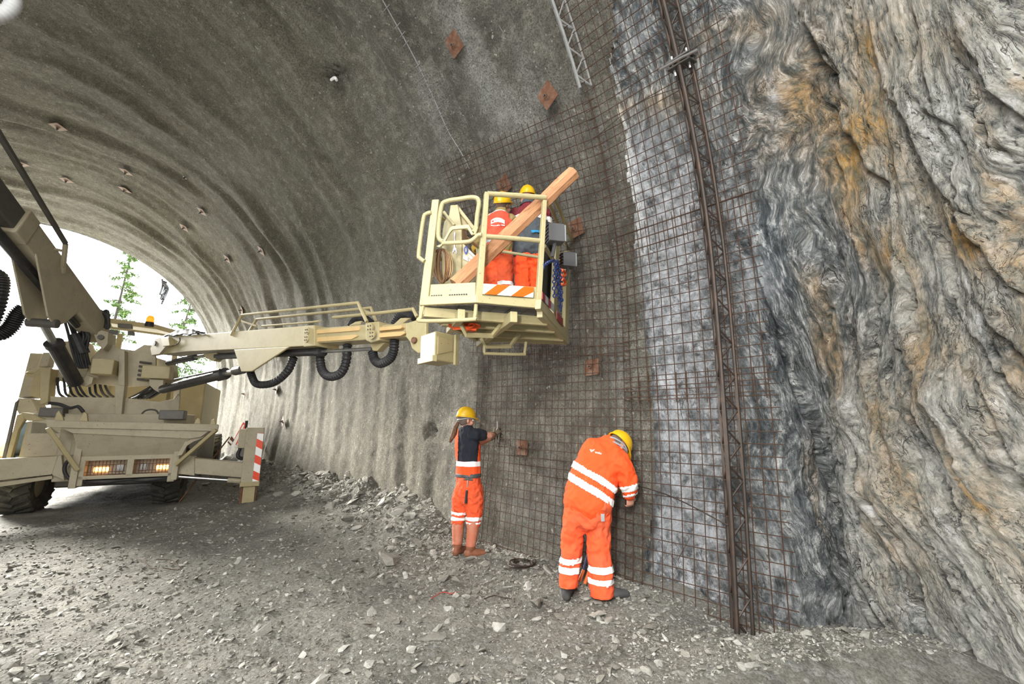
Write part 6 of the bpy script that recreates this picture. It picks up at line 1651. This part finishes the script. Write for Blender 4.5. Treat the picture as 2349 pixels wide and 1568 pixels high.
put('hair', shell(bv, bf, lambda c: (np.linalg.norm(c - hc, axis=1) < 0.14) & (((c - hc) @ hax[1]) < 0.012 + 0.5 * ((c - hc) @ hax[2])) & (((c - hc) @ hax[2]) > -0.065) & (np.abs((c - hc) @ hax[0]) < 0.079), 0.006), M['greyhair'], w1)
pv, pf = fuse([loft([q(210, 212, -.02), q(196, 240, -.03), q(186, 280, -.04), q(172, 310, -.04), q(160, 338, -.04)], [0.022, 0.030, 0.034, 0.028, 0.016])], 0.006, 2)
pv = wrinkle(pv, pf, 0.016, 45, 1, (1, 1, .25)); put('ponytail', (pv, pf), M['hair'], w1)
t = thing('pincers', 'steel tying pincers gripped upright by the ponytailed worker', 'pliers', wr_r + hdir * 0.08)
pc = wr_r + hdir * 0.085 + R_ * 0.015 - F_ * 0.03
MB().tube([pc, pc + UP * 0.10], 0.011, 8).build('jaws', M['steel'], t)
for s_ in (-1, 1): MB().tube(curve_pts([pc + UP * 0.02, pc + R_ * 0.018 * s_ - UP * 0.05, pc + R_ * 0.012 * s_ - UP * 0.17], 12), 0.007, 8).build('handle', M['darksteel'], t)
t = thing('hammer', 'claw hammer hanging from the belt of the ponytailed worker', 'hammer', q(272, 760, -0.16))
hA, hB = q(282, 602, -0.165), q(266, 765, -0.15)
MB().tube([hA, hA * 0.55 + hB * 0.45], 0.009, 8).build('shaft', M['steel'], t); MB().tube([hA * 0.55 + hB * 0.45, hA * 0.3 + hB * 0.7, hB], [0.012, 0.016, 0.017], 10).build('grip', M['rubber'], t)
MB().tube([q(250, 604, -.165), q(268, 598, -.165), q(285, 598, -.165), q(300, 602, -.165), q(316, 604, -.165)], [0.005, 0.012, 0.016, 0.013, 0.015], 8).build('head', M['darksteel'], t)

# ---- worker bending at the foot of the mesh
FT = np.array([3.50, 2.64, 0.0]); FT[2] = float(floor_h(FT[0], FT[1])) - 0.01
F_, R_, vp0 = viewer(FT)
q = lambda x, y, f_=0.0: vp0(c4(x, y), f_)
side2 = nrm(R_ * 0.86 - F_ * 0.25 - UP * 0.42)
spine = [q(1108, 770, 0.0), q(1122, 690, 0.03), q(1148, 590, 0.06), q(1185, 480, 0.09), q(1225, 405, 0.11), q(1258, 372, 0.12)]
hc = q(1318, 372, 0.13); face2 = nrm(R_ * 0.62 + F_ * 0.35 - UP * 0.62); up2 = nrm(R_ * 0.45 + F_ * 0.35 + UP * 0.75)
hd, hax = head_pieces(hc, face2, up2, 1.0)
sh_r, el_r, wr_r = q(1325, 470, 0.04), q(1388, 610, 0.05), q(1398, 712, 0.12)
sh_l, el_l, wr_l = q(1120, 440, 0.20), q(1180, 560, 0.34), q(1285, 655, 0.32)
hip_l, kn_l, an_l = q(1050, 785, 0.0), q(1005, 985, 0.02), q(968, 1300, 0.02)
hip_r, kn_r, an_r = q(1165, 795, 0.0), q(1192, 1010, 0.0), q(1212, 1375, -0.08)
hd2 = nrm(-UP * 0.9 + F_ * 0.25 + R_ * 0.1)
body = hd + [loft([q(1262, 370, 0.12), hc - up2 * 0.04], [0.066, 0.062]), loft(spine, [(0.17, 0.12), (0.165, 0.115), (0.175, 0.12), (0.18, 0.125), (0.16, 0.10), (0.08, 0.07)], side2),
    loft([sh_r, (sh_r + el_r) / 2, el_r], [0.062, 0.055, 0.047]), loft([el_r, el_r * .6 + wr_r * .4, wr_r], [0.048, 0.044, 0.031]), loft([sh_l, (sh_l + el_l) / 2, el_l], [0.062, 0.055, 0.047]), loft([el_l, el_l * .6 + wr_l * .4, wr_l], [0.048, 0.044, 0.031]),
    loft([hip_l, kn_l, an_l], [0.092, 0.062, 0.048]), loft([hip_r, kn_r, an_r], [0.092, 0.062, 0.048])]
body += hand_pieces(wr_r, hd2, nrm(R_ * -0.3 + F_ * 0.9), -1, 0.7) + hand_pieces(wr_l, nrm(R_ + F_ * 0.3 - UP * 0.2), nrm(-UP + F_ * .3), -1, 0.7)
w2, bv, bf = make_person('worker in full orange suit and yellow helmet bending over at the foot of the mesh', FT, body)
eyes(hc, hax, 1.0, w2)
put('glove', shell(bv, bf, lambda c: (np.linalg.norm(c - (wr_l + R_ * 0.07), axis=1) < 0.12) & (((c - wr_l) @ R_) > 0), 0.004), M['yglove'], w2)
jv, jf = fuse([loft(spine, [(0.225, 0.165), (0.222, 0.16), (0.232, 0.155), (0.232, 0.15), (0.205, 0.125), (0.11, 0.095)], side2, 22), loft([q(1248, 380, .12), q(1275, 362, .125)], [0.098, 0.082], None, 16),
               loft([q(1285, 440, 0.07), sh_r, (sh_r + el_r) / 2, el_r], [0.12, 0.112, 0.098, 0.086]), loft([el_r, wr_r * 0.85 + el_r * .15], [0.086, 0.056]),
               loft([q(1140, 420, 0.16), sh_l, (sh_l + el_l) / 2, el_l], [0.11, 0.105, 0.09, 0.075]), loft([el_l, wr_l], [0.075, 0.052])], 0.011, 4)
jv = wrinkle(jv, jf, 0.045, 6.5, 8, (1, 1, 1)); put('jacket', (jv, jf), M['orange'], w2)
bA = nrm(np.cross(side2, F_)) ; bA = bA if bA @ UP > 0 else -bA
far_arm = lambda c: (seg_dist(c, sh_r, el_r)[0] > 0.118) & (seg_dist(c, el_r, wr_r)[0] > 0.10) & (seg_dist(c, sh_l, el_l)[0] > 0.12) & (seg_dist(c, el_l, wr_l)[0] > 0.1)
o1, o2 = q(1150, 572, .0), q(1130, 655, .0)
def jb(c, px):
    # height along the strip's normal measured on the back
    return (c - vp0(c4(*px), -0.02)) @ bA + 0.9 * np.clip((c - vp0(c4(*px), 0)) @ R_, 0, 1) ** 2
put('reflective_strip', shell(jv, jf, lambda c: (np.abs(jb(c, (1150, 570))) < 0.030) & far_arm(c), 0.006), M['reflect'], w2)
put('reflective_strip', shell(jv, jf, lambda c: (np.abs(jb(c, (1128, 655))) < 0.032) & far_arm(c), 0.006), M['reflect'], w2)
dr_ = nrm(wr_r - el_r); e0 = q(1385, 655, 0.08)
put('reflective_strip', shell(jv, jf, lambda c: (np.abs((c - e0) @ nrm(UP * 0.95 - R_ * 0.25)) < 0.028) & (seg_dist(c, el_r, wr_r)[0] < 0.13) & (((c - q(1310, 640, .05)) @ R_) > 0), 0.006), M['reflect'], w2)
put('reflective_strip', shell(jv, jf, lambda c: (np.abs((c - q(1395, 702, 0.10)) @ nrm(UP * 0.95 - R_ * 0.25)) < 0.010) & (seg_dist(c, el_r, wr_r)[0] < 0.12), 0.006), M['reflect'], w2)
tv, tf = fuse([loft([q(1108, 850), q(1108, 780), q(1115, 715, .03)], [(0.20, 0.155), (0.222, 0.17), (0.205, 0.15)], nrm(R_ - F_ * 0.2)),
               loft([hip_l, q(1020, 880, .01), kn_l, q(985, 1150, .02), q(975, 1330, .0)], [0.132, 0.114, 0.097, 0.084, 0.082]), loft([hip_r, q(1180, 900, .0), kn_r, q(1200, 1200, -.04), q(1205, 1395, -.08)], [0.138, 0.122, 0.106, 0.096, 0.090])], 0.011, 4)
tv = wrinkle(tv, tf, 0.050, 7.5, 4, (1, 1, .9))
left_ = seg_dist(tv, kn_l, an_l)[0] < seg_dist(tv, kn_r, an_r)[0]
tv[:, 2] = np.maximum(tv[:, 2], np.where(left_, q(975, 1335, 0.0)[2], q(1205, 1405, -.08)[2])); put('trousers', (tv, tf), M['orange_dusty'], w2)
for (xm, ya, yb, l) in ((985, 1150, 1192, 1), (980, 1213, 1258, 1), (1200, 1215, 1265, 0), (1204, 1300, 1340, 0)):
    fo = 0.02 if l else -0.06
    za, zb2 = q(xm, ya, fo - .1)[2], q(xm, yb, fo - .1)[2]; a_, b_ = (kn_l, an_l) if l else (kn_r, an_r); c_, d_ = (kn_r, an_r) if l else (kn_l, an_l)
    put('reflective_strip', shell(tv, tf, lambda c: (c[:, 2] < za) & (c[:, 2] > zb2) & (seg_dist(c, a_, b_)[0] < seg_dist(c, c_, d_)[0]), 0.006), M['reflect'], w2)
for p_, q1, q2, q3, q4, nm, mt in ((0, (1200, 838), (1226, 838), (1228, 890), (1204, 892), 'pocket_tag', 'labelgrey'),):
    bvh = BVHTree.FromPolygons([tuple(x) for x in tv], [tuple(int(i) for i in x) for x in tf]); pts = []
    for g in (q1, q2, q3, q4):
        o_ = vp0(c4(*g), -0.6); h_ = bvh.ray_cast(Vector(o_), Vector(nrm(o_ - CAMP)))
        pts.append(np.array(h_[0]) - nrm(o_ - CAMP) * 0.016 if h_[0] else vp0(c4(*g), -0.1))
    MB().prism(pts, nrm(o_ - CAMP) * 0.003).build(nm, M[mt], w2)
def foot_shoe(an, toe, par, mat='shoe'):
    gz = float(floor_h(an[0], an[1])); ank = np.array([an[0], an[1], gz + 0.09])
    v_, f_ = fuse([loft([ank - toe * 0.05 - UP * 0.045, ank + toe * 0.05 - UP * 0.04, ank + toe * 0.14 - UP * 0.05, ank + toe * 0.20 - UP * 0.055], [(0.042, 0.045), (0.052, 0.05), (0.052, 0.04), (0.042, 0.034)], np.cross(toe, UP)), loft([ank - UP * 0.02, ank + UP * 0.07], [0.055, 0.058])], 0.008, 2)
    v_[:, 2] = np.maximum(v_[:, 2], gz - 0.004); put('shoe', (v_, f_), M[mat], par)
foot_shoe(q(965, 1315, 0.03), nrm(F_ * 0.9 + R_ * 0.1), w2); foot_shoe(q(1225, 1390, -0.06), nrm(R_ * 0.95 + F_ * 0.2), w2)
helmet(hc + hax[2] * 0.02, nrm(face2 + hax[2] * -0.25), nrm(hax[2] + hax[1] * 0.25), w2, 1.06, 'strapgrey')
put('hair', shell(bv, bf, lambda c: (np.linalg.norm(c - hc, axis=1) < 0.14) & (((c - hc) @ hax[1]) < -0.035) & (((c - hc) @ hax[2]) > -0.05), 0.005), M['greyhair'], w2)
MB().tube([hc + hax[0] * 0.088 * math.cos(a) + hax[1] * 0.108 * math.sin(a) + hax[2] * (-0.012 + 0.012 * math.sin(a)) for a in np.linspace(0, 6.283, 25)[:-1]], 0.008, 6, closed=True).build('goggle_strap', M['strapgrey'], w2)
# printed marks on the jacket back
def project_decal(polys, bv_, bf_, name, mat, parent, lift=0.006):
    bvh = BVHTree.FromPolygons([tuple(x) for x in bv_], [tuple(int(i) for i in x) for x in bf_]); b = MB(); ok = True
    for vs, fs in polys:
        out = []
        for px in vs:
            d = nrm(ray(*px)); h_ = bvh.ray_cast(Vector(CAMP + d * 1.0), Vector(d))
            if h_[0] is None: out = None; break
            nn = np.array(h_[1]); nn = -nn if nn @ d > 0 else nn
            out.append(np.array(h_[0]) + nn * lift)
        if out: b.add(out, fs)
    return b.build(name, M[mat], parent) if b.v else None
def text_polys(txt, org, xdir, ydir, size):
    cu = bpy.data.curves.new('t', 'FONT'); cu.body = txt; cu.size = 1.0; ob = bpy.data.objects.new('t', cu); COL.objects.link(ob)
    bpy.context.view_layer.update(); me = bpy.data.meshes.new_from_object(ob.evaluated_get(bpy.context.evaluated_depsgraph_get()))
    vs = [(org[0] + (v.co.x * xdir[0] - v.co.y * ydir[0]) * size, org[1] + (v.co.x * xdir[1] - v.co.y * ydir[1]) * size) for v in me.vertices]
    fs = [tuple(p.vertices) for p in me.polygons]; bpy.data.objects.remove(ob); return (vs, fs)
cz2 = lambda x, y: (1280 + x * 0.12755, 980 + y * 0.12755)
bird = []
for tri in (((575, 395), (610, 405), (600, 440)), ((590, 440), (625, 420), (660, 400), (640, 428), (600, 445)), ((612, 402), (645, 408), (625, 425)), ((640, 395), (662, 398), (650, 415))):
    bird.append(([cz2(*p) for p in tri], [tuple(range(len(tri)))]))
project_decal(bird, jv, jf, 'printed_emblem', 'white', w2)
project_decal([text_polys('walo', cz2(662, 462), (0.965, 0.26), (-0.26, 0.965), 8.2)], jv, jf, 'printed_lettering', 'white', w2)
t = thing('bolt_cutter', 'bolt cutter with orange grips leaning upright behind the bent worker', 'bolt cutter', q(1085, 1310, 0.10))
for a_, m_, b_ in (((1118, 1090), (1082, 1225), (1052, 1305)), ((1128, 1130), (1118, 1240), (1090, 1322))):
    A1, M1, B1 = q(*a_, 0.22), q(*m_, 0.17), q(*b_, 0.14)
    MB().tube([A1, M1], 0.011, 8).build('handle', M['blue_handle'], t); MB().tube([M1, B1], [0.016, 0.017], 10).build('grip', M['grip'], t)
MB().tube([q(1118, 1090, .22), q(1135, 1000, .25), q(1140, 960, .26)], [0.02, 0.025, 0.01], 8).build('jaws', M['darksteel'], t)
t = thing('pliers', 'red-handled pliers in the lowered hand of the bent worker', 'pliers', q(1405, 765, 0.14))
for s_, m_ in ((-8, 'redhook'), (8, 'redhook')): MB().tube([q(1403 + s_ * 0.6, 700, .14), q(1400 + s_, 735, .15), q(1408 + s_, 772, .16)], 0.007, 7).build('handle', M[m_], t)
MB().tube([q(1403, 705, .14), q(1396, 675, .14)], [0.012, 0.006], 8).build('jaws', M['steel'], t)

# ---- the two workers in the basket
def cb(x, y): return (1060 + x * 0.17857, 420 + y * 0.17857)
def basket_worker(label, dist, head, hf, hu, spine_px, radii, sidev, arms, legs, feet):
    FT = hp(*cb(spine_px[0][0], 600), dist); FT[2] = ZF
    F_, R_, vp0 = viewer(FT); q = lambda p: vp0(cb(p[0], p[1]), p[2] if len(p) > 2 else 0.0)
    hc = q(head); hd, hax = head_pieces(hc, hf(F_, R_), hu(F_, R_), 0.93)
    sp = [q(p) for p in spine_px]; sd = sidev(F_, R_)
    body = hd + [loft([sp[-1], hc - hax[2] * 0.05], [0.055, 0.052]), loft(sp, [(a * 0.84, b * 0.80) for a, b in radii], sd)]
    A = []
    for s_, e_, w_, dr, pn, th in arms:
        S_, E_, W_ = q(s_), q(e_), q(w_); A.append((S_, E_, W_))
        body += [loft([S_, E_], [0.052, 0.042]), loft([E_, W_], [0.042, 0.029])] + hand_pieces(W_, nrm(dr[0] * R_ + dr[1] * F_ + dr[2] * UP), nrm(pn[0] * R_ + pn[1] * F_ + pn[2] * UP), th, 0.7, 0.95)
    Lg = []
    for (h_, k_), ft in zip(legs, feet):
        H_, K_ = q(h_), q(k_); fx = np.array([K_[0], K_[1], ZF + 0.09]) + F_ * ft[0] + R_ * ft[1]; Lg.append((H_, K_, fx)); body.append(loft([H_, K_, fx], [0.078, 0.056, 0.044]))
    w, bv, bf = make_person(label, FT, body)
    eyes(hc, hax, 0.93, w)
    return dict(w=w, bv=bv, bf=bf, F=F_, R=R_, q=q, hc=hc, hax=hax, sp=sp, sd=sd, A=A, L=Lg)
# front one: olive collar, faded red vest with white print
D = basket_worker('basket worker in faded red vest with white printed emblem and dusty olive shirt', 4.80, (520, 300, 0.0), lambda F, R: nrm(F * 0.8 + R * 0.55 + UP * 0.05), lambda F, R: UP,
    [(462, 860), (470, 760), (478, 640), (486, 520), (490, 440, 0.0), (500, 385, 0.0)], [(0.165, 0.13), (0.158, 0.12), (0.158, 0.118), (0.158, 0.12), (0.145, 0.10), (0.06, 0.06)], lambda F, R: nrm(R * 0.9 - F * 0.35),
    [((352, 470, 0.05), (262, 640, 0.10), (188, 770, 0.14), (-0.5, 0.5, -0.5), (0.6, 0.6, 0), -1), ((628, 470, -0.02), (690, 640, 0.15), (650, 760, 0.28), (0, 0.9, 0.2), (-1, 0, 0), 1)],
    [((405, 890, 0.02), (372, 1150, 0.04)), ((530, 890, -0.02), (548, 1150, 0.0))], [(0.0, -0.02), (0.0, 0.02)])
w, q, F_, R_ = D['w'], D['q'], D['F'], D['R']
rad = [(0.165, 0.13), (0.163, 0.125), (0.163, 0.122), (0.168, 0.125), (0.155, 0.105), (0.08, 0.075)]
jv, jf = fuse([loft(D['sp'], rad, D['sd']), loft([q((500, 400)), q((508, 362))], [0.082, 0.068])] + [x for S_, E_, W_ in D['A'] for x in (loft([S_, (S_ + E_) / 2, E_], [0.075, 0.066, 0.058]), loft([E_, W_], [0.058, 0.043]))], 0.010, 4)
jv = wrinkle(jv, jf, 0.03, 9, 3); put('shirt', (jv, jf), M['olive'], w)
top_v, bot_v = q((480, 420))[2], q((480, 755))[2]
armfar = lambda c: np.all([np.minimum(seg_dist(c, S_, E_)[0], seg_dist(c, E_, W_)[0]) > 0.082 for S_, E_, W_ in D['A']], axis=0)
vm = lambda c: (c[:, 2] < top_v + 0.02 * np.cos(((c - q((486, 500))) @ R_) * 18)) & (c[:, 2] > bot_v) & armfar(c)
put('vest', shell(jv, jf, vm, 0.007), M['orange_pale'], w)
put('vest_piping', shell(jv, jf, lambda c: (np.abs(c[:, 2] - (top_v + 0.02 * np.cos(((c - q((486, 500))) @ R_) * 18))) < 0.006) & armfar(c), 0.009), M['white'], w)
ev = shell(jv, jf, vm, 0.007)
logo = []
def arc(y0, y1, x0, x1, dip, n=10):
    vs, fs = [], []
    for i in range(n + 1):
        t = i / n; x_ = x0 + (x1 - x0) * t; k = dip * (1 - (2 * t - 1) ** 2)
        vs += [cb(x_, y0 - k), cb(x_, y1 - k * 0.75)]
    return vs, [(2 * i, 2 * i + 1, 2 * i + 3, 2 * i + 2) for i in range(n)]
logo.append(arc(478, 526, 372, 546, 34)); logo.append(arc(536, 545, 372, 470, -8)); logo.append(arc(536, 548, 450, 546, 6))
project_decal(logo, *ev, 'printed_emblem', 'white', w, 0.004)
marks = [([cb(*p) for p in t_], [tuple(range(len(t_)))]) for t_ in (((420, 545), (440, 512), (462, 496), (486, 508), (510, 548), (466, 530)), ((450, 478), (458, 458), (468, 478)), ((388, 482), (410, 478), (408, 500), (390, 505)), ((505, 478), (530, 486), (528, 505), (508, 500)), ((424, 474), (438, 470), (434, 490)), ((480, 470), (494, 474), (488, 490)))]
project_decal(marks, *ev, 'printed_mountain', 'orange_pale', w, 0.007)
tv, tf = fuse([loft([q((462, 930)), q((463, 850)), q((470, 745))], [(0.15, 0.125), (0.172, 0.14), (0.160, 0.122)], D['sd'])] + [loft([H_, (H_ + K_) / 2, K_, K_ * 0.45 + X_ * 0.55 + UP * 0.0, X_ + UP * 0.05], [0.105, 0.10, 0.094, 0.09, 0.085]) for H_, K_, X_ in D['L']], 0.011, 4)
tv = wrinkle(tv, tf, 0.04, 8.5, 7); put('trousers', (tv, tf), M['orange_dusty'], w)
za, zb2 = q((545, 1245, -.1))[2], q((545, 1290, -.1))[2]
put('reflective_strip', shell(tv, tf, lambda c: (c[:, 2] < za) & (c[:, 2] > zb2) & (((c - q((460, 1200))) @ R_) > 0.0), 0.006), M['reflect'], w)
put('waist_patch', shell(tv, tf, lambda c: (c[:, 2] < q((350, 745))[2]) & (c[:, 2] > q((350, 800))[2]) & (((c - q((395, 800))) @ R_) < 0.0), 0.005), M['strapgrey'], w)
for (H_, K_, X_), s_ in zip(D['L'], (-1, 1)):
    v_, f_ = fuse([loft([X_ - F_ * 0.04 - UP * 0.045, X_ + F_ * 0.08 - UP * 0.045, X_ + F_ * 0.18 - UP * 0.05], [(0.045, 0.045), (0.052, 0.045), (0.043, 0.036)], R_), loft([X_, X_ + UP * 0.1], [0.055, 0.06])], 0.009, 2); v_[:, 2] = np.maximum(v_[:, 2], ZF); put('boot', (v_, f_), M['shoe'], w)
for (S_, E_, W_), dr in zip(D['A'], ((-0.5, 0.5, -0.5), (0, 0.9, 0.2))):
    d_ = nrm(dr[0] * R_ + dr[1] * F_ + dr[2] * UP); put('glove', shell(D['bv'], D['bf'], lambda c: (np.linalg.norm(c - (W_ + d_ * 0.075), axis=1) < 0.12) & (((c - W_) @ d_) > -0.01), 0.004), M['yglove'], w)
helmet(D['hc'] + UP * 0.042, nrm(F_ * 0.8 + R_ * 0.55 + UP * 0.42), nrm(UP - F_ * 0.35), w, 0.98, 'belt')
put('hair', shell(D['bv'], D['bf'], lambda c: (np.linalg.norm(c - D['hc'], axis=1) < 0.14) & (((c - D['hc']) @ D['hax'][1]) < 0.0) & (((c - D['hc']) @ D['hax'][2]) > -0.07), 0.006), M['hair'], w)
# back one: maroon jacket with white stripes over navy
D = basket_worker('basket worker in maroon jacket with white stripes, behind the leaning timber', 4.97, (842, 205, 0.02), lambda F, R: nrm(F * 0.9 + R * 0.1 + UP * 0.15), lambda F, R: UP,
    [(868, 860), (862, 740), (866, 600), (872, 450, 0.0), (862, 350, 0.02), (850, 285, 0.02)], [(0.18, 0.14), (0.185, 0.14), (0.20, 0.14), (0.205, 0.14), (0.185, 0.11), (0.065, 0.06)], lambda F, R: nrm(R * 0.95 - F * 0.2),
    [((705, 400, 0.04), (672, 610, 0.08), (672, 800, 0.0), (0.0, 0.1, -1), (0.6, 0.6, 0), -1), ((1050, 400, 0.0), (1085, 590, 0.10), (1040, 700, 0.25), (0, 0.9, 0.3), (-1, 0, 0), 1)],
    [((800, 900, 0.02), (785, 1120, -0.02)), ((945, 900, -0.02), (950, 1150, 0.02))], [(0.0, 0.02), (0.0, 0.0)])
w, q, F_, R_ = D['w'], D['q'], D['F'], D['R']
rad = [(0.218, 0.176), (0.215, 0.165), (0.215, 0.15), (0.218, 0.15), (0.195, 0.12), (0.085, 0.08)]
jv, jf = fuse([loft(D['sp'], rad, D['sd']), loft([q((850, 300)), q((848, 262))], [0.09, 0.08])] + [x for S_, E_, W_ in D['A'] for x in (loft([S_, (S_ + E_) / 2, E_], [0.085, 0.076, 0.066]), loft([E_, W_], [0.066, 0.046]))], 0.010, 4)
jv = wrinkle(jv, jf, 0.035, 8, 9); jk = put('jacket', (jv, jf), M['maroon'], w)
jk.data.materials.append(M['slate']); cc = jv[jf].mean(1); jk.data.polygons.foreach_set('material_index', ((cc[:, 2] < q((860, 515))[2]) & armfar.__call__(cc) if False else (cc[:, 2] < q((860, 515))[2])).astype(np.int32))
za, zb2 = q((860, 455))[2], q((860, 508))[2]
put('reflective_strip', shell(jv, jf, lambda c: (c[:, 2] < za) & (c[:, 2] > zb2), 0.006), M['reflect'], w)
put('hood_collar', shell(jv, jf, lambda c: c[:, 2] > q((850, 290))[2], 0.012), M['slate'], w)
put('blue_hem', shell(jv, jf, lambda c: (c[:, 2] < q((900, 690))[2]) & (c[:, 2] > q((900, 715))[2]) & (((c - q((890, 700))) @ R_) > 0), 0.022), M['teal'], w)
tv, tf = fuse([loft([q((868, 940)), q((868, 850)), q((866, 740))], [(0.165, 0.14), (0.182, 0.145), (0.140, 0.10)], D['sd'])] + [loft([H_, (H_ + K_) / 2, K_, K_ * 0.6 + X_ * 0.4], [0.115, 0.11, 0.10, 0.092]) for H_, K_, X_ in D['L']], 0.011, 4)
tv = wrinkle(tv, tf, 0.055, 9, 12); put('trousers', (tv, tf), M['orange'], w)
put('seat_patch', shell(tv, tf, lambda c: (c[:, 2] < q((800, 770))[2]) & (c[:, 2] > q((800, 905))[2] + 0.02 * (((c - q((800, 900))) @ R_) > 0.05)) & (((c - q((905, 850))) @ R_) < 0.0) & (((c - D['sp'][0]) @ F_) < 0), 0.006), M['slate'], w)
for H_, K_, X_ in D['L']:
    tp_ = K_ * 0.62 + X_ * 0.38
    v_, f_ = fuse([loft([tp_ + UP * 0.03, X_ + UP * 0.02], [0.088, 0.062]), loft([X_ - F_ * 0.04 - UP * 0.045, X_ + F_ * 0.08 - UP * 0.045, X_ + F_ * 0.18 - UP * 0.05], [(0.045, 0.045), (0.052, 0.045), (0.043, 0.036)], R_)], 0.009, 2); v_[:, 2] = np.maximum(v_[:, 2], ZF); put('boot', (v_, f_), M['bootfoot'], w)
for (S_, E_, W_), dr in zip(D['A'], ((0.0, 0.1, -1), (0, 0.9, 0.3))):
    d_ = nrm(dr[0] * R_ + dr[1] * F_ + dr[2] * UP); put('glove', shell(D['bv'], D['bf'], lambda c: (np.linalg.norm(c - (W_ + d_ * 0.075), axis=1) < 0.12) & (((c - W_) @ d_) > -0.01), 0.004), M['yglove'], w)
helmet(D['hc'] + UP * 0.036, nrm(F_ * 0.9 + R_ * 0.1 + UP * 0.1), nrm(UP - F_ * 0.1), w, 1.0, 'belt')
